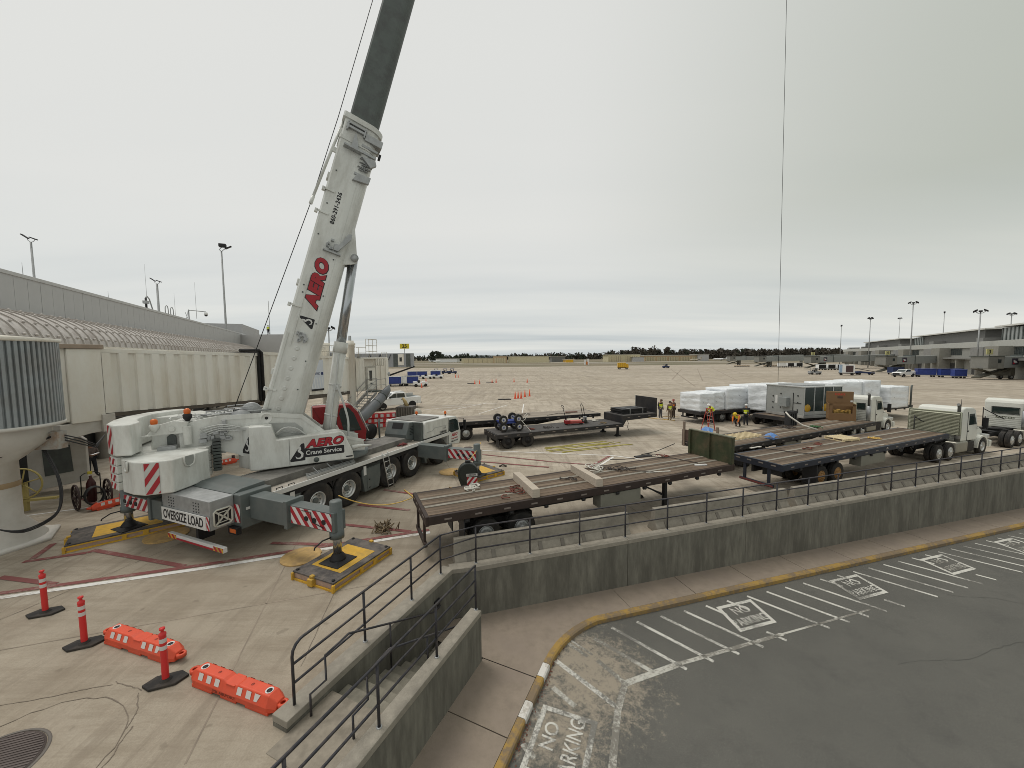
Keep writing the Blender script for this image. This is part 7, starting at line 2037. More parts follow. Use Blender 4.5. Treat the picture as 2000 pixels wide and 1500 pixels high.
# stacked red and white barriers behind the crane
for k in range(3):
    x, y = -12.0 + .05 * k, 33.4
    for j, (dx, dy) in enumerate(((0, 0), (1.1, .9))):
        t0 = thing('stacked_barrier', ['lowest', 'middle', 'topmost'][k] + ' red and white barrier of the ' + ('left' if j == 0 else 'right') + ' stack behind the crane deck', 'barrier', (x + dx * 1.7 - .8, y + dy * .7, k * .42 + .0), R(22), 'stacked red and white barriers')
        MB().prism([(-.28, 0), (.28, 0), (.18, .40), (-.18, .40)], 'x', -1.0, 1.0).build('body', redor, t0, bev=.03)
        m_ = MB()
        for q in range(4): m_.add([(-.9 + q * .5, -.285, .06), (-.65 + q * .5, -.285, .06), (-.65 + q * .5, -.215, .33), (-.9 + q * .5, -.215, .33)], [(0, 1, 2, 3)])
        m_.build('reflective_panel', signw, t0)
# wheeled fire extinguisher
fe = thing('wheeled_extinguisher', 'old red wheeled fire extinguisher with spoked wheels and a coiled hose', 'fire extinguisher', (-17.62, 15.65, 0), R(150))
for y in (-.52, .40):
    wq = MB()
    wq.lathe([(.47, -.03), (.52, -.035), (.535, 0), (.52, .035), (.47, .03)], (0, y, .53), axis='y', n=28)
    for k in range(12): a = 2 * PI * k / 12; wq.cyl((.05 * math.cos(a), y, .53 + .05 * math.sin(a)), (.48 * math.cos(a), y, .53 + .48 * math.sin(a)), .013, n=5)
    wq.lathe([(.001, -.09), (.07, -.09), (.07, .09), (.001, .09)], (0, y, .53), axis='y', n=12)
    wq.build('wheel', M('iron_dark', (.05, .03, .028), .6), fe)
MB().cyl((0, -.5, .53), (0, .4, .53), .03, n=8).build('axle', black, fe)
MB().lathe([(.001, .18), (.13, .20), (.15, .3), (.15, .98), (.10, 1.12), (.05, 1.2), (.05, 1.3), (.001, 1.3)], (.05, -.06, 0), n=20).build('cylinder', M('ext_red', (.05, .009, .009), .5), fe)
MB().tube([(.1, -.34, .4), (.05, -.34, 1.35), (.05, -.2, 1.45), (.05, .1, 1.45), (.05, .22, 1.35), (.1, .22, .4)], .02, 6).build('frame', black, fe)
hc = MB()
for k in range(7): hc.tube([(-.20 - .035 * k, -.06 + .28 * math.cos(a), .52 + .38 * math.sin(a)) for a in [i * PI / 9 for i in range(18)]], .028, 6, closed=True)
hc.build('hose', blackp, fe)
MB().box(.02, .06, -.12, .02, 1.38, 1.50).build('tag', M('tag_yellow', (.5, .42, .05), .6), fe)
# manhole cover at lower left
mh = thing('manhole_cover', 'large ribbed round steel cover set in the concrete at the lower left corner', 'manhole cover', (-7.95, 5.32, 0), R(20))
MB().lathe([(.62, .004), (.62, .013), (.655, .013), (.665, .004)], n=48).build('ring', M('iron_ring', (.14, .125, .11), .6, .2, var=.2), mh)
cvr = MB().lathe([(.001, .010), (.61, .010), (.61, .003)], n=48)
for k in range(-11, 12):
    w = math.sqrt(max(0, .58 ** 2 - (k * .052) ** 2))
    cvr.box(-w, w, k * .052 - .012, k * .052 + .012, .008, .018)
cvr.build('cover', M('iron_cover', (.105, .085, .078), .6, .2, var=.25), mh)
# round the cover the concrete has been recast: a cracked collar
rgm = MB(); P = [(-7.55 + 1.25 * math.cos(R(a)) + random.uniform(-.03, .03), 5.42 + 1.12 * math.sin(R(a)) + random.uniform(-.03, .03)) for a in range(-60, 190, 8)]
for a, b in zip(P, P[1:]): strip(rgm, a, b, random.uniform(.008, .018), .007)
struct('apron_crack', rgm, M('crack_dark', (0.12, 0.10, 0.08), 0.95))
tag(MB().lathe([(.001, .012), (.30, .012), (.31, .003)], n=24).build('manhole_cover', M('iron_cover', (.105, .085, .078), .6, .2), None, (-3.0, 25.6, 0)), 'small square drain cover beside the black trailer wheels', 'drain cover')
# yellow straps laid out on the apron
ys = thing('strap_layout', 'yellow lifting slings laid out on the concrete in front of the step deck', 'slings', (0, 0, 0))
for k in range(9):
    a = Vector((2.6 + random.uniform(-.5, .6), 23.9 + k * .17, .02)); b = Vector((7.6 + random.uniform(-1.2, .9), 25.9 + k * .16, .02))
    pts = [a.lerp(b, t / 9) + Vector((random.uniform(-.06, .06), random.uniform(-.10, .10), 0)) for t in range(10)]
    MB().tube(pts, .026, 5).build('sling', M('sling_yellow', (.42, .37, .10), .85, var=.2), ys)
tag(MB().tube([(15.2, 35.6, .03), (13.2, 37.3, .03), (14.6, 38.4, .03), (16.5, 37.6, .03)], .03, 5).build('yellow_hose', ropem), 'thin yellow hose on the ground beside the three standing workers', 'hose')
tag(MB().tube([(9.6, 22.4, .9), (8.6, 22.6, .4), (7.9, 23.2, .04), (8.3, 23.5, .04), (9.4, 23.0, .05)], .022, 5).build('cable_loop', blackp), 'cable loop hanging from the tail of the flatbed behind the green headboard', 'cable')
tag(MB().box(-.55, .55, -.16, .16, 0, .06).build('floor_plate', black, None, (7.9, 22.9, 0), R(20)), 'small dark plate lying on the concrete between the trailers', 'plate')
tag(MB().tube([(-.2, 0, .03), (0, .1, .10), (.2, 0, .03)], .05, 6).build('rag', M('rag_dark', (.09, .08, .07), .9), None, (-.55, 21.0, 0)), 'dark crumpled rag lying to the right of the front crane mat', 'rag')
for (x, y), lab in (((-1.1, 54.7), 'small black mat left of the five near cones'), ((-9.4, 88.4), 'black mat beside the left far cones'), ((-5.2, 90.6), 'black mat between the far cones')):
    tag(MB().box(-.9, .9, -.4, .4, 0, .10).build('wheel_chock', black, None, (x, y, 0), R(10)), lab + ' on the open apron', 'mat', 'black mats on the open apron')
# drum behind the engine housing
dm = thing('waste_bin', 'weathered dark bin with a tan glove on it, standing behind the crane cab', 'bin', (-9.6, 34.5, 0))
MB().prism([(-.75, -.7), (.75, -.7), (.75, .7), (-.75, .7)], 'z', .05, 1.75).build('body', M('bin_dark', (.085, .075, .065), .7, var=.35, scale=3, stretch=(3, 3, .5)), dm, bev=.05)
for k in range(7): MB().box(-.70 + k * .22, -.62 + k * .22, -.73, -.70, .1, 1.7).build('rib', M('bin_rib', (.16, .145, .125), .7), dm)
MB().tube([(-.3, 0, 2.5), (-.1, 0, 2.2), (.1, 0, 1.7)], [.1, .16, .2], 8).build('bag', M('bag_tan', (.42, .32, .16), .8), dm)
MB().lathe([(.001, .6), (.3, .5), (.42, .2), (.3, -.2), (.001, -.3)], (1.0, 0, .95), n=14).build('white_sack', M('sack', (.5, .48, .42), .8), dm)
# white service panel and hose reel below the rotunda
wp = thing('service_cabinet', 'white leaning service panel with a dark plate, beside the round column', 'cabinet', (-21.3, 17.6, 0), R(35))
MB().prism([(-.85, .15), (1.0, .35), (1.0, 2.3), (.72, 2.62), (-.85, 2.3)], 'y', 0, .35).build('body', concw, wp, bev=.02)
MB().prism([(-.35, .78), (.55, .88), (.5, 2.15), (-.38, 2.02)], 'y', -.03, .0).build('dark_plate', greyd, wp)
hr_ = thing('hose_reel', 'yellow spoked hose reel on a stand behind the white column', 'hose reel', (-19.85, 15.2, 0), R(20))
MB().tube([(.62 * math.cos(a), 0, 1.15 + .62 * math.sin(a)) for a in [i * PI / 12 for i in range(24)]], .035, 6, closed=True).build('rim', M('reel_yellow', (.42, .34, .12), .6), hr_)
rs2 = MB()
for k in range(6): a = PI * k / 3 + .3; rs2.cyl((0, 0, 1.15), (.6 * math.cos(a), 0, 1.15 + .6 * math.sin(a)), .025, n=5)
rs2.build('spoke', M('reel_yellow', (.42, .34, .12), .6), hr_)
MB().box(-.08, .08, .04, .18, 0, 1.15).build('stand', M('reel_yellow', (.42, .34, .12), .6), hr_)
MB().box(-.9, 1.0, .0, .2, .40, .48).build('shelf', M('reel_yellow', (.42, .34, .12), .6), hr_)
# ================================================================== VEHICLES AND CARTS ON THE APRON
def cone(label, p, h=.75, group='orange traffic cones on the apron'):
    t0 = thing('traffic_cone', label, 'cone', (p[0], p[1], 0), 0, group)
    MB().box(-.19, .19, -.19, .19, 0, .04).build('base', redor, t0)
    MB().lathe([(.15, .04), (.035, h), (.001, h)], n=14).build('body', M('cone_orange', (.72, .10, .03), .5), t0)
    return t0
near5 = [(.45, 55.9), (.88, 56.2), (1.32, 56.0), (1.95, 58.2), (2.70, 59.1)]
nl = ['leftmost cone of the tight trio in front of the empty apron', 'middle cone of the tight trio in front of the empty apron', 'rightmost cone of the tight trio in front of the empty apron', 'single cone just right of the tight trio', 'single cone farthest right of the near five']
for p, l_ in zip(near5, nl): cone(l_, p, 1.05)
far_c = [((-8.5, 87.7), 'far cone beside the left black mat, the nearer one to it'), ((-7.4, 87.6), 'far cone a step right of the left black mat'), ((-4.7, 90.5), 'far cone touching the middle black mat'), ((-3.8, 91.8), 'far cone right of the middle black mat'), ((.5, 92.6), 'lone far cone straight above the near trio'), ((3.6, 90.8), 'lone far cone farthest right on the open apron'), ((-17.1, 116.5), 'distant cone near the white baggage tugs, left of a pair'), ((-16.3, 116.4), 'distant cone near the white baggage tugs, right of a pair'), ((-23.3, 93.3), 'cone behind the small white baggage tug'), ((-18.4, 78.0), 'cone standing in front of the small white baggage tug'), ((-22.0, 98.1), 'cone beyond the small white baggage tug towards the carts'), ((99.0, 66.0), 'lone cone on the empty concrete at the right')]
for p, l_ in far_c: cone(l_, p, .95)

def pickup(label, o, deg, group='white pickup trucks', rack=True):
    t0 = thing('pickup_truck', label, 'pickup truck', (o[0], o[1], 0), R(deg), group)
    W = 2.0
    body = MB().prism([(-2.9, .55), (2.65, .50), (2.9, .62), (2.95, 1.12), (2.75, 1.28), (1.35, 1.36), (-.85, 1.38), (-2.9, 1.40)], 'y', -W / 2, W / 2)
    bd = body.build('body', whitev, t0, bev=.06, seg=3)
    MB().prism([(1.35, 1.34), (.55, 1.94), (.2, 2.0), (-.95, 1.98), (-1.12, 1.36)], 'y', -W / 2 + .1, W / 2 - .1).build('cabin', whitev, t0, bev=.05)
    for y in (-W / 2 + .09, W / 2 - .09):
        MB().prism([(1.05, 1.40), (.50, 1.86), (.15, 1.90), (.15, 1.40)], 'y', y - .012, y + .012).build('side_window', bglass, t0)
        MB().prism([(.08, 1.40), (.08, 1.90), (-.80, 1.88), (-.90, 1.40)], 'y', y - .012, y + .012).build('side_window', bglass, t0)
    MB().add([(1.33, -.80, 1.40), (1.33, .80, 1.40), (.62, .78, 1.92), (.62, -.78, 1.92)], [(0, 1, 2, 3)]).build('windscreen', bglass, t0)
    MB().box(-2.7, -1.15, -.75, .75, 1.38, 1.41).build('bed', greyd, t0)
    MB().box(2.90, 2.99, -.72, .72, .72, 1.10).build('grille', black, t0, bev=.02); MB().box(2.78, 3.05, -.98, .98, .40, .68).build('bumper', black, t0, bev=.05)
    for y in (-.82, .82): MB().box(2.88, 2.985, y - .14, y + .14, .95, 1.15).build('headlight', alu, t0, bev=.02); MB().box(-2.93, -2.88, y - .1, y + .1, .95, 1.3).build('tail_light', redm, t0)
    for x in (1.85, -1.75):
        for y, s in ((-W / 2 + .13, -1), (W / 2 - .13, 1)):
            wheel(t0, (x, y, .41), .41, .27, alu, -.02, s, black, .60)
            MB().prism([(x + .50 * math.cos(R(a)), .42 + .50 * math.sin(R(a))) for a in range(-10, 191, 20)], 'y', y - .15 if s < 0 else y + .02, y - .02 if s < 0 else y + .15).build('wheel_arch', black, t0)
    for y in (-1.12, 1.12): MB().box(.9, 1.1, y - .10, y + .10, 1.38, 1.62).build('wing_mirror', black, t0, bev=.03)
    MB().box(-2.98, -2.86, -.95, .95, .5, .72).build('rear_bumper', black, t0, bev=.03)
    for y in (-1.005, 1.005): MB().box(-.55, -.35, y - .006, y + .006, 1.12, 1.17).build('handle', black, t0)
    if rack:
        MB().box(-2.5, -1.2, -.7, -.5, 1.41, 1.75).build('tool_chest', alu, t0)
        MB().box(-.9, .1, -.55, .55, 2.02, 2.10).build('light_bar', signw, t0, bev=.02)
    return t0
pickup('white crew cab pickup parked behind the crane, below the jet bridge stairs', (-14.1, 46.0), 218)
pickup('white pickup parked alone on the right apron, before the blue carts', (102.2, 100.0), 196, rack=False)

def bag_cart(label, p, deg, top=whitev, curt=blue, group='covered baggage carts', L=3.0, closed=True):
    t0 = thing('baggage_cart', label, 'baggage cart', (p[0], p[1], 0), R(deg), group)
    MB().box(-L / 2, L / 2, -.75, .75, .45, .58).build('bed', steel, t0)
    MB().box(-L / 2 - .05, L / 2 + .05, -.8, .8, 2.05, 2.15).build('roof', top, t0, bev=.03)
    for x in (-L / 2 + .04, L / 2 - .04): MB().box(x - .04, x + .04, -.75, .75, .58, 2.05).build('end_wall', top, t0)
    MB().box(-L / 2 + .1, L / 2 - .1, -.74, -.70, .62, 2.0).build('curtain', curt, t0); MB().box(-L / 2 + .1, L / 2 - .1, .70, .74, .62, 2.0).build('curtain', curt, t0)
    for x in (-L / 2 + .4, L / 2 - .4):
        for y in (-.6, .6): MB().lathe([(.001, -.08), (.24, -.08), (.25, 0), (.24, .08), (.001, .08)], (x, y, .25), axis='y', n=14).build('wheel', rubber, t0)
    MB().tube([(L / 2, 0, .45), (L / 2 + .8, 0, .35)], .04, 5).build('drawbar', black, t0)
    return t0
bag_cart('white baggage cart with blue curtain at the left, below the bridge numbered 25', (-25.2, 82.6), 8)
bag_cart('white baggage cart with blue curtain, second in the train below the bridge numbered 25', (-21.9, 84.0), 8)
bag_cart('baggage cart with plain white curtain between the two blue ones', (-23.6, 83.4), 8, curt=whitev, L=1.6)
bag_cart('blue curtained cart farther back, half under the dark ramp', (-29.5, 114), 10)
bag_cart('blue curtained cart farther back, just right of the dark ramp', (-26.7, 114.2), 10)
bag_cart('tall blue curtained cart at the right end of the farther row', (-23.0, 115.5), 10)
bag_cart('blue curtained cart standing behind the farther row', (-24.0, 122), 10)
def tug(label, p, deg, m, group='baggage tugs', cabin=True):
    t0 = thing('baggage_tug', label, 'baggage tug', (p[0], p[1], 0), R(deg), group)
    MB().prism([(-1.5, .35), (1.5, .35), (1.5, .95), (.3, 1.05), (.2, .8), (-.6, .8), (-.7, 1.1), (-1.5, 1.1)], 'y', -.75, .75).build('body', m, t0, bev=.04)
    if cabin:
        for x in (-.75, .35):
            for y in (-.68, .68): MB().box(x - .04, x + .04, y - .04, y + .04, .9, 1.9).build('post', m, t0)
        MB().box(-.9, .5, -.78, .78, 1.88, 1.98).build('roof', m, t0, bev=.02); MB().box(.30, .34, -.62, .62, 1.1, 1.85).build('windscreen', bglass, t0)
    MB().box(-.55, -.15, -.4, .4, .8, 1.35).build('seat', black, t0)
    for x in (-1.0, 1.0):
        for y in (-.66, .66): MB().lathe([(.001, -.11), (.32, -.11), (.34, 0), (.32, .11), (.001, .11)], (x, y, .34), axis='y', n=14).build('wheel', rubber, t0)
    return t0
tug('small white flatbed tug with cones on it, right of the blue curtained carts', (-19.4, 81.2), 20, whitev, cabin=False)
tug('white tug parked behind the cones, left of a pair', (-24.4, 110.2), 5, whitev, cabin=False)
tug('white tug parked behind the cones, right of a pair', (-21.6, 111.6), 5, whitev, cabin=False)
navyv = M('vehicle_navy', (.02, .035, .10), .5, var=.08)
tug('dark blue tug alone beyond the carts, at the left of the far row', (-27.8, 142), 15, navyv)
tug('dark blue tug in the middle of the far row', (-24.6, 143), 5, navyv)
tug('dark blue tug at the right of the far row', (-22.0, 142.7), 5, navyv)
tug('dark blue tug far out in the middle of the apron', (74.6, 186), 10, navyv)
tug('dark blue tug under the right bridges, beside a stroller shaped cart', (120.5, 103.5), 12, navyv)
yt = thing('box_truck', 'yellow box truck far out on the apron', 'truck', (50.7, 175.5, 0), R(-8))
MB().box(-2.3, 1.2, -1.15, 1.15, .9, 3.0).build('box', yellowv, yt, bev=.04)
MB().prism([(1.3, .7), (2.4, .7), (2.4, 1.7), (2.1, 2.5), (1.3, 2.6)], 'y', -1.1, 1.1).build('cab', yellowv, yt, bev=.05)
MB().box(-2.3, 2.3, -.9, .9, .6, .9).build('chassis', black, yt)
for k in range(4): MB().box(-2.1 + k * .85, -2.06 + k * .85, -1.17, -1.15, 1.0, 2.9).build('post', black, yt)
for x in (-1.5, 1.7):
    for y, s in ((-1.0, -1), (1.0, 1)): wheel(yt, (x, y, .45), .45, .3, steel, .01, s, steel)
def dolly(label, p, deg, n=3, group='low cargo dollies'):
    t0 = thing('cargo_dolly', label, 'dolly', (p[0], p[1], 0), R(deg), group)
    for k in range(n):
        MB().box(k * 2.6, k * 2.6 + 2.2, -.8, .8, .5, .62).build('bed', tanb, t0)
        for x in (k * 2.6 + .4, k * 2.6 + 1.8): MB().lathe([(.001, -.9), (.22, -.9), (.22, .9), (.001, .9)], (x, 0, .23), axis='y', n=10).build('wheel', rubber, t0)
    return t0
dolly('row of low tan dollies far out in front of the right trees', (116.5, 201), -3)
dolly('shorter row of low tan dollies nearer the right terminal', (130.0, 198), 4, 3)
bag_cart('plain blue covered cart standing alone beside the white pickup', (106.7, 99.0), -25, top=blue, group='blue covered carts at the right', L=3.6)
bag_cart('blue covered cart behind, left of the overlapping pair', (109.6, 96.3), -20, top=blue, group='blue covered carts at the right', L=3.6)
bag_cart('blue covered cart in front, right of the overlapping pair', (107.9, 92.6), -22, top=blue, group='blue covered carts at the right', L=2.2)
bag_cart('dark blue cart in the shade under the middle right bridge', (112.0, 112.0), 10, top=navyv, curt=navyv, group='blue covered carts at the right', L=4.0)
wl_ = ['white cart of the row of three, at its left end', 'white cart of the row of three, in its middle', 'white cart of the row of three, at its right end']
for k, l_ in enumerate(wl_): bag_cart(l_ + ' before the far bridges', (119.5 + k * 3.6, 148.5), 2, curt=black, group='white carts at the right')
for k, l_ in enumerate(('first', 'second', 'third')): bag_cart(l_ + ' white cart from the left in the most distant right row', (127.0 + k * 4.0, 181), 0, curt=black if k else whitev, group='white carts at the right')
ct = thing('cargo_container', 'white and blue air cargo container on a dolly near the wrapped units', 'container', (96.3, 110.4, 0), R(-35))
MB().box(-1.6, 1.6, -1.3, 1.3, .75, 3.0).build('body', whitev, ct, bev=.03); MB().box(-1.62, -1.1, -1.32, 1.32, .8, 3.0).build('blue_panel', M('panel_ltblue', (.30, .40, .52), .5), ct); MB().box(-.3, 1.3, -1.33, -1.30, .9, 2.8).build('door', M('door_maroon', (.06, .035, .035), .6), ct)
MB().box(-1.7, 1.7, -1.3, 1.3, .5, .72).build('dolly_frame', black, ct)
for x in (-1.2, 1.2):
    for y in (-1.1, 1.1): MB().lathe([(.001, -.1), (.25, -.1), (.25, .1), (.001, .1)], (x, y, .26), axis='y', n=12).build('wheel', rubber, ct)
bl = thing('belt_loader', 'dark blue belt loader with its boom lowered, right of the cargo container', 'belt loader', (102.4, 111.5, 0), R(-20))
MB().prism([(-2.2, .5), (2.2, .35), (2.2, .75), (.2, .9), (-1.2, 1.1), (-2.2, 1.0)], 'y', -.8, .8).build('body', navyv, bl, bev=.04); MB().bar((-2.6, 0, 2.0), (2.4, 0, .9), .7, .14).build('conveyor', black, bl)
for x in (-1.4, 1.5):
    for y in (-.75, .75): MB().lathe([(.001, -.12), (.34, -.12), (.34, .12), (.001, .12)], (x, y, .35), axis='y', n=12).build('wheel', rubber, bl)
tw_ = tug('white striped tug with a rounded canopy on the right apron', (91.2, 115.6), -10, M('tug_striped', (.30, .31, .32), .5, var=.4, scale=2))

# ================================================================== RIGHT TERMINAL
RT_O, RT_DEG = (116.0, 87.0), 58.0
rt = thing('terminal_building', 'long low grey terminal on the right with dark window bands and roof blocks', 'building', (RT_O[0], RT_O[1], 0), R(RT_DEG))
# local x runs away, +y is towards the apron
RL = 204
MB().box(-60, RL, -26, 0, 0, 8.9).build('wall', stuccog, rt)
MB().box(-60, RL + .3, -.02, .35, 7.5, 9.1).build('parapet', M('parapet_grey', (.40, .405, .375), .8, var=.05), rt, bev=.05)
for k in range(14):
    x = -38 + k * 17.2
    w = MB().box(x, x + 11.5, .01, .08, 5.5, 7.35).build('window', wing, rt)
    for q in range(9): MB().box(x + q * 1.4, x + q * 1.4 + .10, .08, .14, 5.5, 7.35).build('mullion', greyd, w)
for k in range(7):
    x = -30 + k * 34.0
    MB().box(x, x + 6.5, -.5, 2.6, 0, 7.7).build('gate_block', stuccot, rt, bev=.05)
    MB().box(x + 10, x + 17, -.3, 1.6, 3.4, 7.6).build('service_block', M('service_grey', (.22, .22, .21), .8), rt, bev=.05)
    MB().box(x + 18, x + 22, -6, -1, 9.0, 10.2).build('roof_unit', M('unit_grey', (.20, .20, .19), .7), rt)
    MB().box(x + 6.6, x + 7.1, .1, .3, 4.4, 7.2).build('dark_slot', inkm, rt)
for k in range(18): MB().box(-50 + k * 14, -46 + k * 14, .02, .12, .2, 3.0).build('door', M('door_dark', (.05, .05, .05), .7), rt)
for k in range(22): MB().box(-55 + k * 12, -54.3 + k * 12, .0, 1.6, 0, 4.6).build('column', stuccot, rt)
MB().box(-60, RL, .0, 1.8, 4.3, 4.75).build('ledge', M('ledge', (.20, .20, .185), .8), rt)
def penthouse(x0, x1, h):
    p_ = MB().prism([(x0, 9.0), (x1, 9.0), (x1, h), (x0, h + .3)], 'y', -22, -4).build('penthouse', pent, rt)
    MB().box(x0 - 2, x1 + 3, -23, -3.2, h + .3, h + .7).build('roof', M('roof_white', (.60, .60, .56), .6), p_)
    MB().box(x1, x1 + .2, -21, -4.5, 9.6, h).build('end_glass', wing, p_)
    g = MB().box(x1 - 9, x1, -3.95, -3.8, 9.3, h - .1).build('window', M('glass_pale', (.30, .32, .31), .3, var=.1), p_)
    for q in range(6): MB().box(x1 - 9 + q * 1.8, x1 - 8.6 + q * 1.8, -3.8, -3.65, 9.2, h).build('mullion', greyd, p_)
penthouse(-45, 20, 12.6); penthouse(30, 85, 12.4); penthouse(105, 165, 12.2)
RTM = Matrix.Translation((RT_O[0], RT_O[1], 0)) @ Matrix.Rotation(R(RT_DEG), 4, 'Z')
bg = M('bridge_grey', (.26, .275, .265), .65, var=.05)
def far_bridge(num, label, p, deg, L=22, scale=1.0, logo=True):
    t0 = thing('jet_bridge', label, 'jet bridge', (p[0], p[1], 0), R(deg), 'jet bridges of the right terminal')
    # local x from the cabin back to the terminal
    c = MB().box(-3.4, .6, -1.6, 1.6, 2.5, 5.3).build('cabin', M('cabin_grey', (.215, .215, .195), .7, var=.05), t0, bev=.08)
    MB().box(-3.6, .8, -1.8, 1.8, 5.25, 5.42).build('cabin_roof', greyd, c)
    MB().box(-3.2, -1.1, -1.66, -1.6, 2.7, 4.8).build('shutter', M('shutter_grey', (.17, .17, .155), .7), c); MB().box(-1.0, -.3, -1.68, -1.6, 3.8, 4.6).build('window', wing, c)
    MB().prism([(.6, 2.7), (7, 2.75), (7, 5.15), (.6, 5.1)], 'y', -1.6, 1.6).build('tunnel', bg, t0)
    MB().prism([(7, 2.85), (L * .6, 3.05), (L * .6, 5.45), (7, 5.2)], 'y', -1.45, 1.45).build('tunnel', bg, t0)
    MB().prism([(L * .6, 2.95), (L, 3.3), (L, 5.9), (L * .6, 5.6)], 'y', -1.65, 1.65).build('tunnel', bg, t0)
    for x in (6.9, L * .6, L * .8): MB().box(x - .1, x + .1, -1.72, 1.72, 2.75, 5.6).build('tunnel_ring', greyd, t0)
    if logo:
        q = MB().box(2.4, 4.0, -1.66, -1.6, 3.4, 4.8).build('emblem_panel', M('emblem_dark', (.05, .04, .06), .5), t0)
        MB().prism([(2.8, 3.7), (3.7, 3.8), (3.4, 4.2), (2.7, 4.4)], 'y', -1.68, -1.66).build('emblem', signw, q); MB().prism([(2.5, 3.5), (3.1, 3.5), (2.8, 4.0)], 'y', -1.685, -1.66).build('emblem', redm, q)
    lg = MB().box(3.0, 4.0, -1.2, 1.2, .9, 2.8).build('lift_frame', M('lift_dark', (.10, .095, .075), .7), t0)
    MB().bar((-4, 0, .5), (3.5, 0, 2.4), 1.6, .3).bar((-4.5, 0, 2.6), (2, 0, .9), 1.2, .2).build('service_stair', M('lift_dark', (.10, .095, .075), .7), t0)
    for y, s in ((-.9, -1), (.9, 1)): wheel(t0, (3.5, y, .55), .55, .4, steel, .02, s, steel)
    MB().lathe([(.8, 0), (.8, 3.7)], (L, 0, 0), n=14).build('column', stuccot, t0)
    if num:
        MB().tube([(-1, 0, 5.4), (-1, 0, 5.8)], .08, 5).build('sign_post', greyd, t0)
        s = MB().box(-1.8, -.2, -.08, .08, 5.7, 6.9).build('gate_plate', M('plate_olive', (.50, .47, .22), .6), t0)
        letters(num, s, (-1.0, -.085, 6.3), (1, 0, 0), (0, 0, 1), 1.15, inkm, bold=.03)
    return t0
far_bridge('3', 'grey jet bridge at the right edge with a plate numbered 3', (109.5, 87.5), 4, 24)
far_bridge('4', 'grey jet bridge in the middle right with a plate numbered 4', (120.0, 122.0), 6, 40)
far_bridge('5', 'grey jet bridge with a plate numbered 5, left of the one numbered 4', (124.5, 158), 8, 40)
far_bridge(None, 'smaller grey jet bridge left of the one numbered 5', (124, 190), 6, 46, logo=False)
far_bridge(None, 'most distant grey jet bridge at the left end of the right terminal', (136, 236), 4, 44, logo=False)
# light masts along the right terminal
for (u, Y, h, lab) in ((.853, 215, 21.5, 'light mast at the left end of the right terminal'), (.927, 168, 21.2, 'light mast second from the left along the right terminal'), (1.035, 128, 22.5, 'light mast in front of the middle roof block'), (1.21, 100, 16.6, 'tallest looking light mast, before the right roof blocks'), (1.003, 250, 28.5, 'distant light mast behind the left roof block'), (1.117, 200, 26.8, 'distant light mast behind the middle roof block'), (1.291, 140, 19.8, 'distant light mast near the right edge behind the roof')):
    light_mast(lab, (u * Y, Y), h, R(20 + Y), style=1, group='light masts along the right terminal')

# ================================================================== FAR SIDE OF THE FIELD
def hangar(label, px0, px1, Y, h, m, deg=0, doors=0, roof=0, depth=25):
    x0, x1 = (px0 - 1000) / 750 * Y, (px1 - 1000) / 750 * Y
    t0 = thing('hangar', label, 'hangar', (x0, Y, 0), R(deg), 'hangars across the airfield')
    L = x1 - x0
    w_ = MB().box(0, L, 0, depth, -.2, h).build('wall', m, t0)
    MB().prism([(-1, h), (L + 1, h), (L + 1, h + .3 + roof * .3), (L / 2, h + roof + .3), (-1, h + .3 + roof * .3)], 'y', -.5, depth + 1).build('roof', M('hangar_roof', (.46, .44, .38), .7), t0)
    for k in range(doors):
        a = L * (k + .08) / doors; b = L * (k + .92) / doors
        d_ = MB().box(a, b, -.3, 0, 0, h * .78).build('door', M('hangar_door', (.50, .44, .29), .7), t0)
        n = 6
        for q in range(1, n): MB().box(a + (b - a) * q / n - .15, a + (b - a) * q / n + .15, -.5, -.3, 0, h * .78).build('door_joint', M('door_joint', (.28, .25, .18), .8), d_)
    return t0
hangar('low tan hangar at the left of the far side', 902, 966, 385, 5.0, tanh, doors=1)
hangar('tan hangar with a brown door, second from the left on the far side', 964, 990, 384, 6.8, tanb, doors=1)
hangar('broad pale tan building right of the brown doored hangar', 993, 1072, 388, 6.4, tanh, doors=0)
hangar('stepped pale building in the middle of the far side', 1188, 1250, 410, 7.4, tanh, doors=2)
hangar('grey building attached to the right of the stepped pale one', 1236, 1258, 405, 4.6, panelg, doors=0)
hangar('very wide tan hangar with many doors on the far side', 1259, 1372, 440, 5.9, tanb, doors=5, roof=.6)
hangar('grey office block at the right end of the wide tan hangar', 1368, 1384, 432, 7.0, panelg, doors=0)
hangar('long low white building at the far left side', 852, 893, 480, 4.2, whitev)
hangar('small yellow shed in the middle of the far side', 1106, 1120, 385, 3.0, yellowv)
hangar('low dark building left of the stepped pale one', 1078, 1104, 440, 6.0, M('far_dark', (.16, .16, .15), .8))
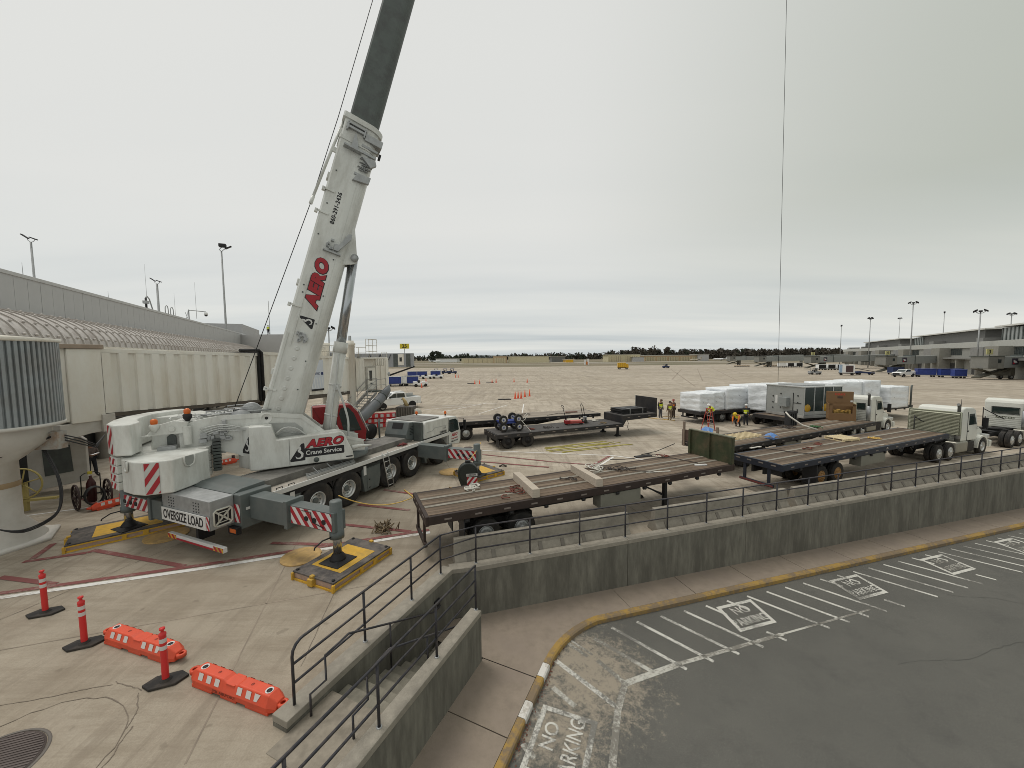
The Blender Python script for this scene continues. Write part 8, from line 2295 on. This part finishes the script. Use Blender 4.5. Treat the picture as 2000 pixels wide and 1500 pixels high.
def plane(label, p, deg, s=1.0, m=whitev):
    t0 = thing('airplane', label, 'airplane', (p[0], p[1], 0), R(deg), 'parked airplanes across the field')
    MB().tube([(-10 * s, 0, 2.6 * s), (-8.5 * s, 0, 2.5 * s), (-5 * s, 0, 2.2 * s), (6 * s, 0, 2.2 * s), (9 * s, 0, 2.1 * s), (10.5 * s, 0, 1.8 * s)], [.2 * s, .6 * s, 1.2 * s, 1.25 * s, .9 * s, .15 * s], 12).build('fuselage', m, t0)
    MB().add([(1.5 * s, -.8 * s, 1.6 * s), (-1.5 * s, -.8 * s, 1.6 * s), (-4 * s, -10 * s, 2.2 * s), (-2.8 * s, -10 * s, 2.2 * s), (1.5 * s, .8 * s, 1.6 * s), (-1.5 * s, .8 * s, 1.6 * s), (-4 * s, 10 * s, 2.2 * s), (-2.8 * s, 10 * s, 2.2 * s)], [(0, 1, 2, 3), (4, 7, 6, 5)]).build('wing', m, t0)
    MB().prism([(-6.5 * s, 3 * s), (-9.5 * s, 3 * s), (-11 * s, 6.5 * s), (-9.5 * s, 6.5 * s)], 'y', -.12 * s, .12 * s).build('tail_fin', m, t0)
    MB().prism([(-9.3 * s, -3.5 * s), (-10.6 * s, -3.5 * s), (-10.3 * s, 0), (-10.6 * s, 3.5 * s), (-9.3 * s, 3.5 * s), (-8.0 * s, 0)], 'z', 6.3 * s, 6.5 * s).build('tailplane', m, t0)
    MB().tube([(6 * s, 0, 0), (6 * s, 0, 1.4 * s)], .15 * s, 6).tube([(-1 * s, -1.6 * s, 0), (-1 * s, -1.6 * s, 1.6 * s)], .2 * s, 6).tube([(-1 * s, 1.6 * s, 0), (-1 * s, 1.6 * s, 1.6 * s)], .2 * s, 6).build('gear', black, t0)
    for y in (-2.2, 2.2): MB().lathe([(.6 * s, -6.2 * s), (.75 * s, -4.5 * s), (.5 * s, -3.2 * s)], (0, y * s, 2.9 * s), axis='x', n=10).build('engine', steel, t0)
    return t0
plane('white jet with raised tail parked at the right of the wide hangar', (231, 426), 170, .76)
plane('tan nosed propeller plane before the wide tan hangar', (202, 422), 185, .64, M('plane_tan', (.55, .50, .40), .4))
plane('white jet far left beside the low tan hangar', (-90, 450), 10, .72)
plane('small white jet between the jet and the grey treeline', (266, 430), 175, .5)
for (u, Y, lab) in ((908, 590, 'white airliner tail row far left'),): pass
ptw = thing('utility_shed', 'small white and orange post shed standing on the grass strip', 'shed', (54.8, 280, 0), 0)
MB().box(-2.0, -1.0, -.5, .5, 0, 3.6).box(.4, 1.4, -.5, .5, 0, 4.2).build('body', whitev, ptw); MB().box(-.9, .3, -.5, .5, 0, 2.2).build('panel', M('shed_orange', (.6, .2, .05), .6), ptw)
# far wood: one mass of bare and evergreen crowns, with trunks
rnd = random.Random(3)
tv, tf, tmi = [], [], []
def clump(x, y, z, r, mi, n):
    for _ in range(n):
        a, b = rnd.uniform(0, 2 * PI), rnd.uniform(-1, 1)
        c_ = Vector((x + r * rnd.uniform(.2, 1) * math.cos(a), y + r * rnd.uniform(-.6, .6), z + r * b * .8))
        s = r * rnd.uniform(.30, .85)
        d1 = Vector((rnd.uniform(-1, 1), rnd.uniform(-.6, .6), rnd.uniform(-1, 1))).normalized() * s
        d2 = Vector((rnd.uniform(-1, 1), rnd.uniform(-.6, .6), rnd.uniform(-1, 1))).normalized() * s
        o = len(tv); tv.extend([c_ - d1, c_ + d2, c_ + d1, c_ - d2]); tf.append((o, o + 1, o + 2, o + 3)); tmi.append(mi)
def wood(px0, px1, Y, h, dens, mis, jit=.25):
    x0, x1 = (px0 - 1000) / 750 * Y, (px1 - 1000) / 750 * Y
    n = int((x1 - x0) / dens)
    for i in range(n):
        x = x0 + (x1 - x0) * (i + rnd.random()) / n; y = Y + rnd.uniform(0, 40)
        hh = h * rnd.uniform(1 - jit, 1 + jit); mi = rnd.choice(mis)
        o = len(tv); tv.extend([Vector((x - .3, y, 0)), Vector((x + .3, y, 0)), Vector((x, y, hh))]); tf.append((o, o + 1, o + 2)); tmi.append(3)
        for k in range(4):
            clump(x + rnd.uniform(-1.5, 1.5), y, hh * (.12 + .25 * k), hh * (.26 if k < 3 else .17), mi, 9)
wood(700, 1000, 760, 9, 2.0, (0, 1, 1)); wood(1000, 1200, 740, 11, 1.8, (0, 1, 2)); wood(1190, 1640, 720, 15, 1.6, (0, 2, 1)); wood(1380, 1680, 640, 13, 1.5, (2, 0, 2)); wood(840, 920, 640, 10, 2.5, (1,), .35)
wood(1240, 1290, 700, 20, 3, (2, 0)); wood(-400, 700, 800, 10, 6, (0, 1)); wood(1650, 2400, 900, 13, 6, (0, 1))
me = bpy.data.meshes.new('treeline'); me.from_pydata([tuple(v) for v in tv], [], tf)
for m in (M('wood_brown', (.052, .045, .034), .9, var=.3, scale=.05), M('wood_green', (.035, .045, .028), .9, var=.3, scale=.05), M('wood_grey', (.066, .057, .045), .9, var=.3, scale=.05), M('wood_trunk', (.05, .042, .035), .9)): me.materials.append(m)
me.polygons.foreach_set('material_index', tmi)
tag(link('treeline', me), kind='stuff')
for i, (px, Y, lab) in enumerate(((846, 590, 'dark rounded evergreen at the far left, beyond the low hangar'), (857, 585, 'second dark evergreen at the far left'), (1302, 640, 'taller bare tree above the wide tan hangar'))):
    x = (px - 1000) / 750 * Y
    t0 = thing('tree', lab, 'tree', (x, Y, 0), 0, 'trees standing out of the far wood')
    hh = 15 if i < 2 else 21
    MB().tube([(0, 0, 0), (0, 0, hh * .8)], [.5, .1], 6).build('trunk', M('wood_trunk', (.05, .042, .035), .9), t0)
    tv, tf, tmi = [], [], []
    for k in range(14): clump(rnd.uniform(-3, 3), rnd.uniform(-2, 2), hh * rnd.uniform(.3, .9), 2.6, 0, 16)
    m2 = bpy.data.meshes.new('crown'); m2.from_pydata([tuple(v) for v in tv], [], tf); m2.materials.append(MATS['wood_green'] if i < 2 else MATS['wood_grey'])
    tag(link('crown', m2, t0), kind=None)
mb = MB()
for i in range(60):
    a0 = -3000 + i * 100
    h0, h1 = 14 + 6 * math.sin(i * .7) + 4 * math.sin(i * 1.9), 14 + 6 * math.sin((i + 1) * .7) + 4 * math.sin((i + 1) * 1.9)
    mb.add([(a0, 2300, -1), (a0 + 100, 2300, -1), (a0 + 100, 2500, h1), (a0, 2500, h0)], [(0, 1, 2, 3)])
struct('hills', mb, M('far_hill', (.12, .135, .14), 1.0, var=.1, scale=.01))

# ================================================================== PEOPLE
def skin_mesh(name, J, E_, m, parent, sub=1, root=0):
    """J: list of (pos, radius or (rx, ry)); E_: edges; grown by a skin surface"""
    me = bpy.data.meshes.new(name); me.from_pydata([tuple(j[0]) for j in J], E_, []); me.materials.append(m)
    o = link(name, me, parent)
    md = o.modifiers.new('skin', 'SKIN'); md.use_smooth_shade = True
    sv = me.skin_vertices[0].data
    for i, j in enumerate(J):
        r = j[1]; sv[i].radius = r if isinstance(r, tuple) else (r, r); sv[i].use_root = (i == root)
    if sub: s = o.modifiers.new('sub', 'SUBSURF'); s.levels = sub; s.render_levels = sub
    return o
STAND = dict(pelvis=(0, 0, .95), spine=(0, 0, 1.15), chest=(0, 0, 1.35), neck=(0, 0, 1.50), head=(.02, 0, 1.62), crown=(.02, 0, 1.70),
             shL=(0, .19, 1.42), elL=(-.03, .25, 1.14), haL=(.08, .24, .90), shR=(0, -.19, 1.42), elR=(-.03, -.25, 1.14), haR=(.08, -.24, .90),
             hiL=(0, .09, .92), knL=(.02, .10, .50), anL=(-.02, .11, .09), toL=(.16, .13, .04), hiR=(0, -.09, .92), knR=(.02, -.10, .50), anR=(-.02, -.11, .09), toR=(.16, -.13, .04))
def person(label, loc, rz, pose=None, jacket=navy, legs=denim, vest=None, hat=None, hair=None, s=1.0, hold=None):
    t0 = thing('person', label, 'person', loc, rz)
    t0.scale = (s, s, s)
    p = {k: Vector(v) for k, v in dict(STAND, **(pose or {})).items()}
    J, E_, ix = [], [], {}
    def a(k, r, par=None):
        ix[k] = len(J); J.append((p[k], r))
        if par: E_.append((ix[par], ix[k]))
    a('pelvis', (.15, .11)); a('spine', (.14, .10), 'pelvis'); a('chest', (.16, .11), 'spine'); a('neck', .055, 'chest'); a('head', (.085, .09), 'neck'); a('crown', (.075, .08), 'head')
    p['nose'] = p['head'] + (p['head'] - p['neck']).cross(Vector((0, 1, 0))).normalized() * -.0 + Vector((.10, 0, -.01)); a('nose', .016, 'head')
    for S_ in 'LR':
        a('sh' + S_, .062, 'chest'); a('el' + S_, .045, 'sh' + S_); a('ha' + S_, .034, 'el' + S_)
        d = (p['ha' + S_] - p['el' + S_]).normalized(); sd = d.cross(Vector((1, 0, .3))).normalized()
        p['pa' + S_] = p['ha' + S_] + d * .07; a('pa' + S_, (.040, .02), 'ha' + S_)
        for q, (o_, L_) in enumerate(((-.030, .075), (-.010, .088), (.010, .082), (.030, .062))):
            kk = 'f%d%s' % (q, S_); p[kk] = p['pa' + S_] + d * L_ * .55 + sd * o_; a(kk, .010, 'pa' + S_)
            k2 = kk + 't'; p[k2] = p[kk] + d * L_ * .4 + Vector((.018, 0, -.006)); a(k2, .008, kk)
        kk = 'th' + S_; p[kk] = p['ha' + S_] + d * .05 + sd * -.05 + Vector((.03, 0, 0)); a(kk, .011, 'ha' + S_)
        a('hi' + S_, .09, 'pelvis'); a('kn' + S_, .062, 'hi' + S_); a('an' + S_, .042, 'kn' + S_); a('to' + S_, .038, 'an' + S_)
    skin_mesh('body', J, E_, skin, t0)
    def sub_skin(name, ks, es, m, gr=1.0):
        JJ = [(p[k], r) for k, r in ks]; ii = {k: i for i, (k, r) in enumerate(ks)}
        skin_mesh(name, JJ, [(ii[x], ii[y]) for x, y in es], m, t0)
    sub_skin('trousers', [('pelvis', (.17, .13)), ('hiL', .105), ('knL', .082), ('anL', .068), ('hiR', .105), ('knR', .082), ('anR', .068)], [('pelvis', 'hiL'), ('hiL', 'knL'), ('knL', 'anL'), ('pelvis', 'hiR'), ('hiR', 'knR'), ('knR', 'anR')], legs)
    p['wrL'] = p['elL'].lerp(p['haL'], .88); p['wrR'] = p['elR'].lerp(p['haR'], .88); p['col'] = p['chest'].lerp(p['neck'], .5)
    sub_skin('jacket', [('spine', (.165, .125)), ('pelvis', (.168, .13)), ('chest', (.19, .135)), ('col', (.10, .09)), ('shL', .082), ('elL', .063), ('wrL', .05), ('shR', .082), ('elR', .063), ('wrR', .05)], [('pelvis', 'spine'), ('spine', 'chest'), ('chest', 'col'), ('chest', 'shL'), ('shL', 'elL'), ('elL', 'wrL'), ('chest', 'shR'), ('shR', 'elR'), ('elR', 'wrR')], jacket)
    for S_ in 'LR':
        skin_mesh('boot', [(p['an' + S_] + Vector((0, 0, .06)), .062), (p['an' + S_], .055), (p['to' + S_], .048)], [(0, 1), (1, 2)], blackp, t0)
    if vest:
        sub_skin('vest', [('spine', (.185, .145)), ('pelvis', (.185, .145)), ('chest', (.21, .155)), ('shL', .095), ('shR', .095)], [('pelvis', 'spine'), ('spine', 'chest'), ('chest', 'shL'), ('chest', 'shR')], vest)
        st = MB()
        ax = (p['chest'] - p['pelvis']).normalized()
        q = p['spine'].lerp(p['pelvis'], .4)
        st.tube([q - ax * .022, q + ax * .022], [.183, .183], 14)
        o = st.build('reflective_stripe', M('stripe_silver', (.62, .60, .50), .4), t0)
    hd = p['crown']; up = (p['crown'] - p['neck']).normalized()
    Bh = up.to_track_quat('Z', 'X').to_matrix().to_4x4(); Bh.translation = p['head']
    if hat:
        m_ = MB(m=Bh); m_.lathe([(.155, .045), (.155, .055), (.118, .06), (.115, .10), (.09, .145), (.045, .168), (.001, .172)], n=16); m_.build('hard_hat', hat, t0)
    elif hair:
        m_ = MB(m=Bh); m_.lathe([(.108, .0), (.112, .05), (.09, .11), (.04, .14), (.001, .145)], (-.012, 0, 0), n=14); m_.build('hair', hair, t0)
    ey = MB()
    for y in (-.032, .032): ey.lathe([(.001, -.01), (.011, 0), (.001, .01)], (p['head'].x + .085, p['head'].y + y, p['head'].z + .025), n=6)
    ey.build('eyes', inkm, t0)
    return t0
hatb = M('hat_brown', (.10, .055, .03), .5); hatw = M('hat_white', (.68, .68, .66), .4); haty = M('hat_yellow', (.66, .48, .03), .4); hairm = M('hair_dark', (.02, .015, .012), .8)
person('worker in dark clothes and yellow vest looking down, left of the other two standing', (14.5, 37.3, 0), R(-70), dict(head=(.06, 0, 1.60), crown=(.09, 0, 1.67), haR=(.18, -.20, .95)), navy, denim, hiviz, hatb, s=1.06)
person('worker seen from behind in a bright yellow vest and khaki trousers', (14.9, 36.0, 0), R(95), dict(knL=(.03, .12, .5)), M('cloth_tan', (.16, .11, .075), .85), khaki, hiviz, None, hairm, s=1.03)
person('worker in brown standing behind the khaki trousered one', (15.7, 37.1, 0), R(200), dict(haL=(.25, .15, 1.1), elL=(.02, .26, 1.16)), M('cloth_brown', (.10, .06, .045), .85), M('cloth_darkbrown', (.07, .05, .04), .85), hivizo, M('hat_red', (.25, .04, .03), .5), s=1.05)
person('worker in a white hard hat and yellow vest standing beside the big dark wheels', (20.2, 32.9, 0), R(60), dict(haL=(.20, .12, 1.05)), navy, navy, hiviz, hatw, s=1.05)
crouch = dict(pelvis=(-.18, 0, .62), spine=(.0, 0, .80), chest=(.20, 0, .90), neck=(.36, 0, .97), head=(.46, 0, 1.0), crown=(.52, 0, 1.05), shL=(.22, .19, .90), elL=(.34, .22, .62), haL=(.42, .18, .36), shR=(.22, -.19, .90), elR=(.34, -.22, .62), haR=(.42, -.18, .36),
              hiL=(-.16, .1, .60), knL=(.12, .14, .40), anL=(-.12, .13, .09), toL=(.06, .14, .04), hiR=(-.16, -.1, .60), knR=(.12, -.14, .40), anR=(-.12, -.13, .09), toR=(.06, -.14, .04))
person('worker crouching in a yellow hard hat, yellow vest and orange sleeves', (19.2, 32.4, 0), R(215), crouch, hivizo, navy, hiviz, haty, s=1.1)
LX, LY = 15.9, 30.8
sl2 = thing('step_ladder', 'red step ladder with white treads behind the tail of the flatbed', 'step ladder', (LX, LY, 0), R(20))
for y in (-.33, .33):
    MB().bar((.35, y, 0), (.02, y * .7, 1.75), .07, .035).build('rail', M('ladder_red', (.36, .05, .035), .5), sl2); MB().bar((-.45, y, 0), (-.03, y * .7, 1.70), .05, .03).build('rail', M('ladder_red', (.36, .05, .035), .5), sl2)
for k in range(5):
    t = (k + 1) / 6; MB().box(.35 - .33 * t - .05, .35 - .33 * t + .05, -.33 + .1 * t, .33 - .1 * t, 1.75 * t, 1.75 * t + .03).build('tread', alu, sl2)
MB().box(-.10, .12, -.24, .24, 1.74, 1.80).build('top_cap', M('ladder_red', (.36, .05, .035), .5), sl2)
climb = dict(pelvis=(-.05, 0, .92), spine=(.05, 0, 1.10), chest=(.16, 0, 1.27), neck=(.26, 0, 1.38), head=(.34, 0, 1.44), crown=(.40, 0, 1.50), shL=(.18, .19, 1.30), elL=(.32, .23, 1.08), haL=(.42, .15, .92), shR=(.18, -.19, 1.30), elR=(.32, -.23, 1.08), haR=(.42, -.15, .92), knL=(.06, .10, .50))
person('worker in a yellow vest bending over the red step ladder', (LX + .42, LY + .15, .58), R(180), climb, hiviz, M('cloth_dark', (.04, .04, .045), .9), hiviz, hatw, s=1.0)
read = dict(haL=(.30, .10, 1.15), elL=(.02, .26, 1.12), haR=(.30, -.06, 1.12), elR=(.02, -.26, 1.12), head=(.05, 0, 1.61), crown=(.07, 0, 1.69), knL=(.05, .12, .5), anL=(.04, .15, .09), toL=(.2, .2, .04))
pr = person('person in dark clothes holding a white sheet under the jet bridge', (-22.2, 19.9, 0), R(-25), read, M('cloth_redgrey', (.16, .13, .12), .9), navy, None, None, hairm, s=1.05)
sh_ = MB().add([(0, 0, 0), (.36, 0, .04), (.36, .26, .10), (0, .28, .06)], [(0, 1, 2, 3)]); sh_.add([(0, 0, -.004), (.36, 0, .036), (.36, .26, .096), (0, .28, .056)], [(3, 2, 1, 0)])
pp_ = Matrix.Translation((-22.2, 19.9, 0)) @ Matrix.Rotation(R(-25), 4, 'Z') @ Vector((.38, -.14, 1.22))
tag(sh_.build('paper_sheet', M('paper', (.80, .80, .80), .6, var=.02), None, tuple(pp_), R(-25)), 'white paper sheet held by the person under the jet bridge', 'paper')
person('worker in a yellow jacket standing on the far roof beside the crane rope', (-48.4, 77.0, 10.95), R(-90), None, hiviz, navy, hiviz, M('hat_green', (.10, .22, .06), .5), s=1.05)
tag(MB().box(-6, 3.5, -1.6, 8, 0, 10.93).build('roof_deck', panelg, None, (-48.6, 77.8, 0)), kind='structure')
